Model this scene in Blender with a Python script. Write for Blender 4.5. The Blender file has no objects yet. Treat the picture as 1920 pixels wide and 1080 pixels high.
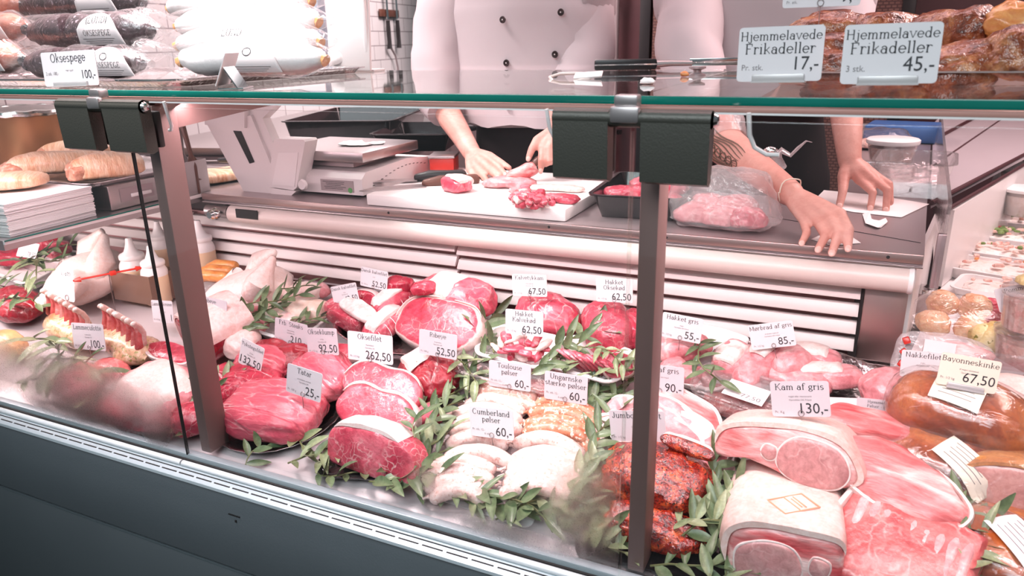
import bpy, bmesh, math, random
from mathutils import Vector, Matrix, noise
rnd = random.Random(7)
PI = math.pi
C = bpy.context.scene.collection
# ---------------------------------------------------------------- camera model (metres, z up, counter runs along x)
F_PX = 1387.17
AX = ((0.90712782, 0.11579735, -0.40461103), (0.42034292, -0.29671265, 0.85748087), (-0.0207592, -0.94792013, -0.31783089))
EYE = Vector((0, 0, 1.42))
DK, DZ, DY = 0.27, 0.645, 0.93            # display deck: z = DZ + DK*(y-DY)
def ray(x, y):
    c = (x-960, y-540, F_PX)
    return Vector([sum(a*b for a, b in zip(r, c)) for r in AX])
def pz(x, y, z):
    r = ray(x, y); return EYE + r*((z-EYE.z)/r.z)
def py(x, y, yy):
    r = ray(x, y); return EYE + r*(yy/r.y)
def pd(x, y, h=0.0):
    r = ray(x, y); return EYE + r*((DZ+h-DK*DY-EYE.z)/(r.z-DK*r.y))
DN = Vector((0, -DK, 1)).normalized()
DA = math.atan(DK)
def deckz(y): return DZ+DK*(y-DY)
def frame(o, xdir=None, n=None, yaw=0):
    n = n or Vector((0, 0, 1)); xdir = xdir or Vector((1, 0, 0))
    x = (xdir - n*xdir.dot(n)).normalized(); y = n.cross(x)
    M = Matrix((x, y, n)).transposed().to_4x4(); M.translation = o
    return M @ Matrix.Rotation(yaw, 4, 'Z')
def dframe(x, y, h=0, yaw=0): return frame(pd(x, y, h), None, DN, math.radians(yaw))
def zframe(x, y, z, yaw=0): return frame(pz(x, y, z), None, None, math.radians(yaw))
def dline(a, b, h=0):
    A, B = pd(a[0], a[1], h), pd(b[0], b[1], h)
    return frame((A+B)/2, B-A, DN), (B-A).length
def rot(ax, deg): return Matrix.Rotation(math.radians(deg), 4, ax)
# ---------------------------------------------------------------- mesh builder
class MB:
    def __init__(s): s.v = []; s.f = []; s.rim = []
    def add(s, vs, fs, rim=None):
        b = len(s.v); s.v += [Vector(v) for v in vs]; s.f += [tuple(b+i for i in f) for f in fs]
        s.rim += list(rim) if rim else [0.0]*len(vs); return s
    def box(s, c, d, M=None, bev=0.0):
        bm = bmesh.new(); bmesh.ops.create_cube(bm, size=1)
        for v in bm.verts: v.co = Vector((v.co.x*d[0], v.co.y*d[1], v.co.z*d[2]))
        if bev: bmesh.ops.bevel(bm, geom=bm.edges[:], offset=bev, segments=2, affect='EDGES', profile=.5)
        T = Matrix.Translation(c)
        if M: T = T @ M
        bm.verts.index_update()
        s.add([T @ v.co for v in bm.verts], [[v.index for v in f.verts] for f in bm.faces]); bm.free(); return s
    def rings(s, R, cap=True, rim=None, close=True):
        n = len(R[0]); vs = [p for r in R for p in r]; fs = []
        for i in range(len(R)-1):
            for j in range(n if close else n-1):
                k = (j+1) % n; fs.append((i*n+j, i*n+k, (i+1)*n+k, (i+1)*n+j))
        rr = None
        if rim: rr = [q for q in rim for _ in range(n)]
        if cap and close:
            fs.append(tuple(range(n))[::-1]); fs.append(tuple((len(R)-1)*n+j for j in range(n)))
        return s.add(vs, fs, rr)
    def tube(s, P, r, n=10, sq=1.0, rnd_end=False):
        P = [Vector(p) for p in P]; m = len(P)
        r = [r]*m if isinstance(r, (int, float)) else list(r)
        if rnd_end:
            a, b = (P[0]-P[1]).normalized(), (P[-1]-P[-2]).normalized()
            pa = [P[0]+a*r[0]*q for q in (.98, .8, .45)]; pb = [P[-1]+b*r[-1]*q for q in (.45, .8, .98)]
            k = (.2, .6, .9); P = pa+P+pb; r = [r[0]*q for q in k]+r+[r[-1]*q for q in k[::-1]]; m = len(P)
        R = []; t0 = (P[1]-P[0]).normalized()
        up = Vector((0, 0, 1)) if abs(t0.z) < .9 else Vector((1, 0, 0))
        u = t0.cross(up).normalized()
        for i in range(m):
            t = (P[min(i+1, m-1)]-P[max(i-1, 0)]).normalized()
            u = (u - t*u.dot(t)).normalized(); w = u.cross(t)
            R.append([P[i]+(u*math.cos(2*PI*j/n)+w*math.sin(2*PI*j/n)*sq)*r[i] for j in range(n)])
        return s.rings(R)
    def lathe(s, prof, n=24, c=(0, 0, 0), cap=True):
        c = Vector(c)
        return s.rings([[c+Vector((r*math.cos(2*PI*j/n), r*math.sin(2*PI*j/n), z)) for j in range(n)] for r, z in prof], cap)
    def xf(s, M): s.v = [M @ v for v in s.v]; return s
    def jitter(s, amp, freq, seed=0, aniso=(1, 1, 1)):
        c = sum(s.v, Vector())/len(s.v); o = []
        for v in s.v:
            q = Vector((v.x*aniso[0], v.y*aniso[1], v.z*aniso[2]))*freq+Vector((seed*3.1, seed*1.7, seed*.9))
            d = noise.noise(q)+.5*noise.noise(q*2.1+Vector((5, 5, 5)))
            o.append(v+(v-c).normalized()*amp*d)
        s.v = o; return s
def cat_rom(pts, n):
    m = len(pts); o = []
    for k in range(n):
        t = k*m/n; i = int(t); t -= i
        p = [Vector((*pts[(i+q) % m][:2], 0)) for q in (-1, 0, 1, 2)]
        o.append(.5*(2*p[1]+(p[2]-p[0])*t+(2*p[0]-5*p[1]+4*p[2]-p[3])*t*t+(3*p[1]-p[0]-3*p[2]+p[3])*t**3))
    return o
def ell(a, b, n=12, seed=0, j=.08, e=.8):
    q = random.Random(seed); o = []
    for k in range(n):
        c, s = math.cos(2*PI*k/n), math.sin(2*PI*k/n); f = 1+q.uniform(-j, j)
        o.append((a*f*math.copysign(abs(c)**e, c), b*f*math.copysign(abs(s)**e, s)))
    return o
def slab(pts, t, dome=.0, seed=0, amp=.003, n=56, rnd_=.25):
    """closed rounded slab whose outline lies in xy and whose thickness runs along z (base at z=0)"""
    O = cat_rom(pts, n); c = sum(O, Vector())/n
    K = [(.03, .5), (.3, .5), (.55, .5), (.75, .5), (.9, .5), (.97, .5-rnd_*.3), (1, .5-rnd_), (1, -.5+rnd_), (.97, -.5+rnd_*.3), (.9, -.5), (.5, -.5), (.05, -.5)]
    R = []; rim = []
    for r, z in K:
        ring = []
        for p in O:
            q = c+(p-c)*r; zz = z*t+t/2
            if z > 0: zz += dome*(1-r*r)
            w = Vector((q.x*34, q.y*34, seed*2.3+z*3))
            q = Vector((q.x+amp*noise.noise(w+Vector((9, 0, 0)))*(r > .9), q.y+amp*noise.noise(w+Vector((0, 9, 0)))*(r > .9), zz+amp*noise.noise(w)*(z > -.4)))
            ring.append(q)
        R.append(ring); rim.append(r if z == .5 else 1.0)
    b = MB(); b.rings(R[::-1], True, rim[::-1]); return b
def band(pts, i0, i1, t, w, seed=0, n=56, z0=0.0, inset=0.0, amp=.0015):
    """a strip of fat or rind that follows outline points i0..i1 (of n) and is t tall, w wide"""
    O = cat_rom(pts, n); R = []
    c = sum(O, Vector())/n
    for k in range(i0, i1+1):
        p = O[k % n]; d = O[(k+1) % n]-O[(k-1) % n]
        nn = Vector((d.y, -d.x, 0)).normalized()
        if nn.dot(p-c) < 0: nn = -nn
        f = min(1, (k-i0+.35)/3, (i1-k+.35)/3); ww = w*f*(1+.25*noise.noise(Vector((k*.3, seed, 0))))
        ring = []
        for a, b in ((-1, .08), (-1, .5), (-1, .92), (-.6, 1), (.5, 1), (1, .88), (1.05, .5), (1, .12), (.5, 0), (-.6, 0)):
            q = p+nn*(ww*a/2+ww*.3-inset); q.z = z0+b*t+amp*noise.noise(Vector((p.x*40, p.y*40, b*3+seed)))
            ring.append(q)
        R.append(ring)
    return MB().rings(R)
def roast(L, W, H, seed=0, amp=.006, freq=16, e=.8, flat=.45, nu=44, nv=22, taper=0.0, bend=0.0):
    R = []
    se = lambda c, e: math.copysign(abs(c)**e, c)
    for i in range(nv+1):
        ph = -PI/2+PI*(i+.02)/(nv+.04); ring = []
        for j in range(nu):
            th = 2*PI*j/nu
            x = L/2*se(math.sin(ph), e); cr = abs(math.cos(ph))**e
            y = W/2*cr*se(math.cos(th), e); z = H/2*cr*se(math.sin(th), e)
            if z < 0: z *= flat
            k = 1+taper*x/L; y *= k; z *= k; y += bend*(x*x*4/(L*L))
            p = Vector((x, y, z)); q = p*freq+Vector((seed*3.7, seed*1.3, seed*2.9))
            d = noise.noise(q)+.6*noise.noise(q*2.2)+.4*noise.noise(q*4.7)+.25*noise.noise(q*9.3)
            dirv = Vector((x/L**1.2, y/W, z/H)); dirv = dirv.normalized() if dirv.length > 1e-6 else Vector((1, 0, 0))
            ring.append(p+dirv*amp*d+Vector((0, 0, H/2*flat)))
        R.append(ring)
    return MB().rings(R)
# ---------------------------------------------------------------- objects
def obj(name, mb, mat, parent=None, M=None, smooth=True, **props):
    if isinstance(mb, MB):
        me = bpy.data.meshes.new(name); me.from_pydata(mb.v, [], mb.f); me.validate()
        if any(mb.rim):
            a = me.attributes.new('rim', 'FLOAT', 'POINT')
            if len(a.data) == len(mb.rim): a.data.foreach_set('value', mb.rim)
        bm = bmesh.new(); bm.from_mesh(me); bmesh.ops.recalc_face_normals(bm, faces=bm.faces)
        if smooth:
            for f in bm.faces: f.smooth = True
            for e in bm.edges:
                if len(e.link_faces) == 2 and e.calc_face_angle(0) > .75: e.smooth = False
        bm.to_mesh(me); bm.free(); me.materials.append(mat)
    else: me = mb
    o = bpy.data.objects.new(name, me); C.objects.link(o)
    if parent: o.parent = parent
    if M is not None: o.matrix_basis = M
    for k, v in props.items(): o[k] = v
    return o
def thing(name, label, cat, M=None, group=None):
    o = bpy.data.objects.new(name, None); C.objects.link(o); o.empty_display_size = .02
    if M is not None: o.matrix_world = M
    return tag(o, label, cat, group)
def tag(o, label, cat, group=None):
    o['label'] = label; o['category'] = cat
    if group: o['group'] = group
    return o
def struct(name, mb, mat, **k):
    o = obj(name, mb, mat, **k); o['kind'] = 'structure'; return o
def dup(root, M, label, group=None):
    r = root.copy(); C.objects.link(r); r.matrix_world = M; r['label'] = label
    if group: r['group'] = group
    for ch in list(root.children):
        c = ch.copy(); C.objects.link(c); c.parent = r; c.matrix_parent_inverse = Matrix()
        for g in list(ch.children):
            d = g.copy(); C.objects.link(d); d.parent = c; d.matrix_parent_inverse = Matrix()
    return r
# ---------------------------------------------------------------- materials
def newmat(name):
    m = bpy.data.materials.new(name); m.use_nodes = True; nt = m.node_tree; nt.nodes.clear()
    out = nt.nodes.new('ShaderNodeOutputMaterial'); b = nt.nodes.new('ShaderNodeBsdfPrincipled')
    nt.links.new(b.outputs[0], out.inputs[0]); return m, nt, b, out
def nd(nt, t, **k):
    n = nt.nodes.new('ShaderNode'+t)
    for a, v in k.items():
        if a.startswith('i_'):
            key = a[2:]; key = int(key) if key.isdigit() else key.replace('_', ' ')
            n.inputs[key].default_value = v
        else: setattr(n, a, v)
    return n
def col4(c): return (c[0], c[1], c[2], 1)
def s2l(r, g, b): return tuple(((x/255)/12.92 if x/255 <= .04045 else ((x/255+.055)/1.055)**2.4) for x in (r, g, b))
def simple(name, c, rough=.5, metal=0.0, spec=.5, bump=0.0, bscale=80, coat=0.0, var=0.0, vscale=12, trans=0.0, aniso=None, sss=0.0):
    m, nt, b, out = newmat(name); b.inputs['Base Color'].default_value = col4(c)
    b.inputs['Roughness'].default_value = rough; b.inputs['Metallic'].default_value = metal
    b.inputs['Specular IOR Level'].default_value = spec; b.inputs['Coat Weight'].default_value = coat
    b.inputs['Transmission Weight'].default_value = trans
    tc = nd(nt, 'TexCoord'); vec = tc.outputs['Object']
    if aniso:
        mp = nd(nt, 'Mapping', i_Scale=aniso); nt.links.new(vec, mp.inputs[0]); vec = mp.outputs[0]
    if var:
        n = nd(nt, 'TexNoise', i_Scale=vscale, i_Detail=4.0); nt.links.new(vec, n.inputs['Vector'])
        mx = nd(nt, 'MixRGB', blend_type='MIX'); mx.inputs[1].default_value = col4([max(0, x*(1-var)) for x in c]); mx.inputs[2].default_value = col4([min(1, x*(1+var)) for x in c])
        nt.links.new(n.outputs[0], mx.inputs[0]); nt.links.new(mx.outputs[0], b.inputs['Base Color'])
    if bump:
        n = nd(nt, 'TexNoise', i_Scale=bscale, i_Detail=3.0); nt.links.new(vec, n.inputs['Vector'])
        bp = nd(nt, 'Bump', i_Strength=bump, i_Distance=.004); nt.links.new(n.outputs[0], bp.inputs['Height']); nt.links.new(bp.outputs[0], b.inputs['Normal'])
    return m
def meat(name, dark, base, light, fat=(.86, .66, .62), vein=.0, vscale=22, thr=.06, nscale=14, rough=.33, bump=.55, bscale=52, fib=(1, 1, 1), rimfat=0.0, coat=.25, specks=None, speck_s=160, speck_t=.62, groove=0, grain=.45):
    """flesh: mottled lean colour, thin branching fat veins, optional fat rim and specks, wet coat"""
    m, nt, b, out = newmat(name); L = nt.links.new
    tc = nd(nt, 'TexCoord'); oi = nd(nt, 'ObjectInfo')
    mp = nd(nt, 'Mapping', i_Scale=fib); L(tc.outputs['Object'], mp.inputs[0])
    off = nd(nt, 'VectorMath', operation='SCALE', i_Scale=7.0); L(oi.outputs['Random'], off.inputs[0])
    ad = nd(nt, 'VectorMath', operation='ADD'); L(mp.outputs[0], ad.inputs[0]); L(off.outputs[0], ad.inputs[1]); V = ad.outputs[0]
    n1 = nd(nt, 'TexNoise', i_Scale=float(nscale), i_Detail=5.0, i_Roughness=.62, i_Distortion=.8); L(V, n1.inputs['Vector'])
    rp = nd(nt, 'ValToRGB'); e = rp.color_ramp.elements
    e[0].position = .32; e[0].color = col4(dark); e[1].position = .72; e[1].color = col4(light)
    k = e.new(.5); k.color = col4(base); L(n1.outputs[0], rp.inputs[0]); colr = rp.outputs[0]
    if vein:
        nz = nd(nt, 'TexNoise', i_Scale=18.0, i_Detail=3.0); L(V, nz.inputs['Vector'])
        sc = nd(nt, 'VectorMath', operation='SCALE', i_Scale=.07); L(nz.outputs['Color'], sc.inputs[0])
        a2 = nd(nt, 'VectorMath', operation='ADD'); L(V, a2.inputs[0]); L(sc.outputs[0], a2.inputs[1])
        vo = nd(nt, 'TexVoronoi', feature='DISTANCE_TO_EDGE', i_Scale=float(vscale)); L(a2.outputs[0], vo.inputs['Vector'])
        mr = nd(nt, 'MapRange'); mr.inputs[1].default_value = 0; mr.inputs[2].default_value = thr; mr.inputs[3].default_value = 1; mr.inputs[4].default_value = 0; L(vo.outputs[0], mr.inputs[0])
        n3 = nd(nt, 'TexNoise', i_Scale=26.0, i_Detail=3.0); L(V, n3.inputs['Vector'])
        mr2 = nd(nt, 'MapRange'); mr2.inputs[1].default_value = .42; mr2.inputs[2].default_value = .62; mr2.inputs[4].default_value = vein; L(n3.outputs[0], mr2.inputs[0])
        mu = nd(nt, 'Math', operation='MULTIPLY'); L(mr.outputs[0], mu.inputs[0]); L(mr2.outputs[0], mu.inputs[1])
        mx = nd(nt, 'MixRGB'); L(mu.outputs[0], mx.inputs[0]); L(colr, mx.inputs[1]); mx.inputs[2].default_value = col4(fat); colr = mx.outputs[0]
    if specks:
        n4 = nd(nt, 'TexNoise', i_Scale=float(speck_s), i_Detail=2.0); L(V, n4.inputs['Vector'])
        mr = nd(nt, 'MapRange'); mr.inputs[1].default_value = speck_t; mr.inputs[2].default_value = speck_t+.06; L(n4.outputs[0], mr.inputs[0])
        mx = nd(nt, 'MixRGB'); L(mr.outputs[0], mx.inputs[0]); L(colr, mx.inputs[1]); mx.inputs[2].default_value = col4(specks); colr = mx.outputs[0]
    if rimfat:
        at = nd(nt, 'Attribute', attribute_name='rim'); n5 = nd(nt, 'TexNoise', i_Scale=30.0); L(V, n5.inputs['Vector'])
        ma = nd(nt, 'Math', operation='MULTIPLY_ADD'); ma.inputs[1].default_value = .22; L(n5.outputs[0], ma.inputs[0]); L(at.outputs['Fac'], ma.inputs[2])
        mr = nd(nt, 'MapRange'); mr.inputs[1].default_value = 1.11-rimfat; mr.inputs[2].default_value = 1.15-rimfat; L(ma.outputs[0], mr.inputs[0])
        mx = nd(nt, 'MixRGB'); L(mr.outputs[0], mx.inputs[0]); L(colr, mx.inputs[1]); mx.inputs[2].default_value = col4(fat); colr = mx.outputs[0]
    n6 = nd(nt, 'TexNoise', i_Scale=95.0, i_Detail=6.0, i_Roughness=.75, i_Distortion=.6); L(V, n6.inputs['Vector'])
    r6 = nd(nt, 'MapRange'); r6.inputs[1].default_value = .34; r6.inputs[2].default_value = .68; r6.inputs[3].default_value = .22; r6.inputs[4].default_value = .78; L(n6.outputs[0], r6.inputs[0])
    ov = nd(nt, 'MixRGB', blend_type='OVERLAY'); ov.inputs[0].default_value = grain; L(colr, ov.inputs[1]); L(r6.outputs[0], ov.inputs[2]); colr = ov.outputs[0]
    L(colr, b.inputs['Base Color']); b.inputs['Roughness'].default_value = rough
    b.inputs['Coat Weight'].default_value = coat; b.inputs['Coat Roughness'].default_value = .18
    if bump:
        n2 = nd(nt, 'TexNoise', i_Scale=float(bscale), i_Detail=4.0, i_Roughness=.6); L(V, n2.inputs['Vector'])
        hgt = n2.outputs[0]
        if groove:      # muscle bundles: soft grooves between long cells
            nz = nd(nt, 'TexNoise', i_Scale=9.0, i_Detail=2.0); L(V, nz.inputs['Vector'])
            sc = nd(nt, 'VectorMath', operation='SCALE', i_Scale=.10); L(nz.outputs['Color'], sc.inputs[0])
            a3 = nd(nt, 'VectorMath', operation='ADD'); L(V, a3.inputs[0]); L(sc.outputs[0], a3.inputs[1])
            m3 = nd(nt, 'Mapping', i_Scale=(.45, 1.5, 1.2)); L(a3.outputs[0], m3.inputs[0])
            vg = nd(nt, 'TexVoronoi', feature='DISTANCE_TO_EDGE', i_Scale=float(groove)); L(m3.outputs[0], vg.inputs['Vector'])
            mg = nd(nt, 'MapRange', interpolation_type='SMOOTHSTEP'); mg.inputs[2].default_value = .16; L(vg.outputs[0], mg.inputs[0])
            mm = nd(nt, 'Math', operation='MULTIPLY_ADD'); mm.inputs[1].default_value = .9; L(mg.outputs[0], mm.inputs[0]); L(n2.outputs[0], mm.inputs[2]); hgt = mm.outputs[0]
        bp = nd(nt, 'Bump', i_Strength=bump, i_Distance=.004); L(hgt, bp.inputs['Height']); L(bp.outputs[0], b.inputs['Normal']); L(bp.outputs[0], b.inputs['Coat Normal'])
    return m
def film(name, tint=(1, 1, 1), gloss=.35, haze=.06, rough=.08, bump=.6, bscale=22, ior=1.45):
    """thin clear sheet: see-through, fresnel gloss, a little milkiness"""
    m, nt, b, out = newmat(name); nt.nodes.remove(b); L = nt.links.new
    t = nd(nt, 'BsdfTransparent'); t.inputs[0].default_value = col4(tint)
    g = nd(nt, 'BsdfGlossy'); g.inputs['Roughness'].default_value = rough; g.inputs['Color'].default_value = (1, 1, 1, 1)
    d = nd(nt, 'BsdfDiffuse'); d.inputs[0].default_value = (.9, .87, .87, 1)
    fr = nd(nt, 'Fresnel'); ge = nd(nt, 'NewGeometry'); bf = nd(nt, 'MapRange'); bf.inputs[3].default_value = ior; bf.inputs[4].default_value = 1/ior; L(ge.outputs['Backfacing'], bf.inputs[0]); L(bf.outputs[0], fr.inputs['IOR']); m1 = nd(nt, 'MixShader'); m2 = nd(nt, 'MixShader'); m2.inputs[0].default_value = haze
    mu = nd(nt, 'Math', operation='MULTIPLY_ADD', use_clamp=True); mu.inputs[1].default_value = 1.0; mu.inputs[2].default_value = gloss*.1
    L(fr.outputs[0], mu.inputs[0]); L(mu.outputs[0], m1.inputs[0]); L(t.outputs[0], m1.inputs[1]); L(g.outputs[0], m1.inputs[2])
    L(m1.outputs[0], m2.inputs[1]); L(d.outputs[0], m2.inputs[2]); L(m2.outputs[0], out.inputs[0])
    if bump:
        tc = nd(nt, 'TexCoord'); n = nd(nt, 'TexNoise', i_Scale=float(bscale), i_Detail=3.0, i_Distortion=1.5); L(tc.outputs['Object'], n.inputs['Vector'])
        bp = nd(nt, 'Bump', i_Strength=bump, i_Distance=.01); L(n.outputs[0], bp.inputs['Height']); L(bp.outputs[0], g.inputs['Normal']); L(bp.outputs[0], fr.inputs['Normal'])
    return m
M = {}
M['steel'] = simple('brushed_steel', (.52, .48, .48), .32, 1, bump=.08, bscale=40, aniso=(2, 60, 60), var=.08, vscale=20)
M['steel_dark'] = simple('dark_steel', (.46, .38, .39), .34, .6, var=.12, vscale=6)
M['steel_warm'] = simple('satin_steel_panel', (.58, .46, .44), .36, 1, bump=.05, bscale=30, aniso=(60, 60, 2))
M['chrome'] = simple('chrome', (.75, .75, .75), .12, 1)
M['clip'] = simple('satin_clip', (.55, .53, .53), .4, .35)
M['alu'] = simple('anodised_aluminium', (.46, .42, .42), .38, .85)
M['silver_tray'] = simple('silver_tray', (.72, .70, .70), .2, 1, bump=.5, bscale=90)
M['post'] = simple('post_bronze_aluminium', (.17, .105, .095), .5, .2)
M['clamp'] = simple('olive_black_coating', (.055, .055, .046), .42, .3, bump=.1, bscale=400)
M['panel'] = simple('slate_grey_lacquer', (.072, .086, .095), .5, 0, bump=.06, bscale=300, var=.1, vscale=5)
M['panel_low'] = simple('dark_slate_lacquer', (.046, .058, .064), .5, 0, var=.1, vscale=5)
M['sill'] = simple('pale_blue_grey_sill', (.36, .42, .45), .35, .3)
M['black'] = simple('black_plastic', (.012, .011, .012), .35)
M['black_gloss'] = simple('black_gloss_tray', (.014, .012, .013), .22, coat=.4, bump=.1)
M['rubber'] = simple('dark_gap', (.006, .005, .005), .7)
M['white'] = simple('white_plastic', (.84, .81, .80), .35)
M['white_rough'] = simple('white_enamel', (.83, .79, .78), .45, var=.04)
M['slat'] = simple('white_slat', (.78, .71, .69), .4)
M['cream'] = simple('cream_rail', (.70, .60, .56), .38)
M['paper'] = simple('white_paper', (.90, .88, .87), .8, bump=.15, bscale=30)
M['card'] = simple('white_card', (.76, .73, .75), .5)
M['card_pink'] = simple('card_in_use', (.62, .57, .60), .55)
M['ink'] = simple('black_ink', (.03, .03, .035), .6)
M['ink_grey'] = simple('grey_ink', (.22, .20, .21), .6)
M['wire'] = simple('sign_wire', (.35, .30, .30), .3, .8)
M['deck'] = simple('steel_deck', (.60, .53, .54), .38, .25, bump=.1, bscale=12)
M['foam'] = simple('white_foam_tray', (.90, .87, .86), .5)
M['board'] = simple('white_cutting_board', (.90, .86, .84), .45, bump=.1, bscale=200)
M['wood'] = simple('dark_wood_handle', (.12, .045, .03), .4, var=.4, vscale=30)
M['leaf'] = meat('leaf_green', (.06, .10, .045), (.12, .17, .08), (.20, .26, .14), nscale=20, rough=.4, bump=.2, coat=.15)
M['leaf_pale'] = meat('pale_leaf', (.13, .17, .08), (.22, .27, .14), (.33, .37, .22), nscale=20, rough=.4, bump=.2, coat=.15)
M['stem'] = simple('green_stem', (.14, .15, .06), .5)
M['beef'] = meat('beef_lean', (.30, .008, .028), (.48, .022, .055), (.60, .075, .12), vein=.35, vscale=34, thr=.035, groove=16)
M['beef_dark'] = meat('beef_dark', (.15, .004, .012), (.28, .010, .022), (.42, .04, .055), vein=.3, vscale=34, thr=.03, groove=18)
M['beef_pale'] = meat('beef_silverskin', (.46, .04, .075), (.60, .095, .135), (.74, .29, .33), vein=.4, vscale=26, thr=.05, nscale=9, fib=(.5, 1.6, 1.2), groove=12)
M['beef_slice'] = meat('beef_cut_face', (.40, .025, .055), (.53, .07, .105), (.66, .17, .21), vein=.5, vscale=52, thr=.07)
M['beef_rim'] = meat('beef_cut_face_fat_rim', (.36, .015, .035), (.50, .040, .075), (.62, .12, .16), vein=.45, vscale=42, thr=.05, rimfat=.10)
M['veal'] = meat('veal_lean', (.42, .022, .055), (.56, .07, .11), (.70, .20, .24), vein=.5, vscale=30, thr=.06, groove=15)
M['pork'] = meat('pork_lean', (.54, .15, .17), (.66, .25, .27), (.78, .44, .45), vein=.5, vscale=16, thr=.08, groove=13)
M['pork_pale'] = meat('pork_eye_muscle', (.46, .19, .19), (.54, .255, .25), (.62, .36, .34), vein=.25, vscale=26, thr=.05, bump=.2)
M['pork_belly'] = meat('pork_belly_streaks', (.52, .05, .06), (.64, .18, .18), (.82, .58, .56), vein=.8, vscale=14, thr=.16, fib=(.35, 1.5, 1.5))
M['fat'] = meat('white_fat', (.66, .46, .44), (.78, .63, .60), (.87, .77, .74), nscale=18, bump=.25, rough=.4, coat=.15)
M['fat_pink'] = meat('pink_fat', (.70, .42, .40), (.80, .58, .54), (.86, .70, .66), nscale=18, bump=.25, rough=.4)
M['rind'] = meat('pale_pork_rind', (.72, .49, .44), (.79, .58, .53), (.84, .68, .63), nscale=6, bump=.15, bscale=160, rough=.42, coat=.1)
M['bone'] = meat('bone', (.62, .36, .33), (.78, .60, .55), (.86, .76, .70), nscale=24, bump=.3)
M['lamb'] = meat('marinated_lamb', (.42, .16, .08), (.60, .36, .22), (.68, .52, .34), fat=(.80, .62, .52), vein=.5, vscale=22, thr=.12, nscale=24, specks=(.28, .26, .08), speck_s=110, speck_t=.58)
M['lamb_red'] = meat('lamb_lean', (.40, .04, .05), (.58, .12, .12), (.72, .30, .28), vein=.4)
M['poultry'] = meat('poultry_skin', (.80, .56, .52), (.86, .70, .65), (.90, .80, .76), nscale=7, bump=.45, bscale=140, rough=.42)
M['poultry_raw'] = meat('chicken_breast', (.80, .55, .46), (.86, .67, .57), (.90, .77, .68), nscale=9, bump=.2)
M['ham'] = meat('smoked_ham', (.12, .014, .004), (.33, .065, .012), (.56, .19, .045), nscale=8, bump=.3, bscale=30, rough=.2, coat=.8)
M['ham_cut'] = meat('ham_cut_face', (.50, .19, .17), (.60, .28, .25), (.66, .36, .32), vein=.3, vscale=20, rough=.22, coat=.6, bump=.15)
M['ham_rind'] = meat('golden_ham_rind', (.46, .17, .045), (.64, .31, .11), (.76, .48, .26), nscale=9, rough=.3, coat=.4)
M['spicy'] = meat('chili_marinade', (.05, .004, .003), (.30, .016, .008), (.72, .13, .03), nscale=48, bump=1.6, bscale=60, rough=.18, coat=.9, specks=(.05, .010, .005), speck_s=260, speck_t=.56)
M['saus_white'] = meat('white_sausage', (.66, .40, .36), (.76, .55, .51), (.83, .67, .62), nscale=60, bump=.3, bscale=90, specks=(.62, .36, .31), speck_s=170, speck_t=.60)
M['saus_pink'] = meat('toulouse_sausage', (.56, .22, .17), (.68, .36, .30), (.80, .56, .49), nscale=55, bump=.3, specks=(.86, .70, .64), speck_s=150, speck_t=.58)
M['saus_red'] = meat('paprika_sausage', (.42, .10, .05), (.56, .20, .11), (.70, .38, .27), nscale=45, bump=.4, specks=(.84, .66, .56), speck_s=140, speck_t=.57)
M['saus_orange'] = meat('orange_sausage', (.55, .16, .04), (.72, .28, .08), (.80, .40, .16), nscale=15, rough=.3)
M['mince'] = meat('mince', (.42, .05, .05), (.58, .11, .11), (.74, .34, .31), vein=.8, vscale=70, thr=.12, nscale=60, bump=1.2, bscale=110)
M['salami_dark'] = meat('dark_salami', (.016, .010, .012), (.045, .024, .028), (.12, .075, .085), nscale=18, bump=.6, bscale=60, rough=.38, specks=(.32, .26, .29), speck_s=130, speck_t=.62)
M['salami_white'] = meat('mould_white_salami', (.80, .76, .74), (.86, .83, .82), (.90, .88, .87), nscale=12, bump=.4, bscale=40, rough=.7, coat=0)
M['salami_red'] = meat('red_salami', (.62, .16, .10), (.72, .28, .20), (.82, .50, .42), nscale=20, rough=.3)
M['frik'] = meat('fried_meatball', (.045, .010, .006), (.26, .055, .018), (.62, .26, .10), nscale=30, bump=1.3, bscale=60, rough=.28, coat=.6)
M['crackling'] = meat('pork_crackling', (.62, .30, .15), (.78, .52, .34), (.86, .68, .52), nscale=10, bump=.9, bscale=30, fib=(4, .6, 1), rough=.4)
M['roast_cut'] = meat('roast_pork', (.40, .13, .07), (.58, .27, .17), (.72, .46, .34), nscale=30, bump=1.0, bscale=60)
M['skin'] = meat('skin', (.58, .25, .20), (.66, .33, .27), (.72, .41, .35), nscale=9, bump=.25, bscale=120, rough=.48, coat=.0, grain=.15)
M['nail'] = simple('fingernail', (.76, .48, .42), .3)
M['jacket'] = simple('white_cotton', (.64, .555, .57), .9, bump=.5, bscale=7, var=.03)
M['apron'] = simple('black_brown_apron', (.011, .006, .0065), .85, spec=.2, bump=.3, bscale=14, var=.3)
M['button'] = simple('dark_button', (.02, .009, .009), .25, coat=.4)
M['film'] = film('clear_film', gloss=.1, haze=.035, rough=.12)
M['film_pink'] = film('pinkish_bag', (.98, .93, .94), .3, .20, .25, .8, 26)
M['film_tray'] = film('clear_plastic_tray', (.97, .95, .95), .8, .06, .06, .1)
M['film_milk'] = film('milky_sheet', (.93, .88, .90), .6, .25, .15, .3, 8)
M['blue'] = simple('blue_pack', (.045, .13, .34), .35)
M['bluegrey'] = simple('blue_grey_box', (.30, .36, .43), .5)
M['red'] = simple('red_plastic', (.55, .03, .02), .3)
M['redmark'] = simple('red_marker', (.80, .03, .01), .4)
M['cream_sauce'] = simple('dressing_bottle', (.82, .60, .40), .35, sss=0)
M['green_sticker'] = simple('green_sticker', (.12, .38, .12), .5)
M['grey_plate'] = simple('grey_type_plate', (.42, .36, .36), .4)
M['pot'] = simple('copper_brown_pot', (.42, .20, .09), .35, .6, var=.3, vscale=6)
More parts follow.
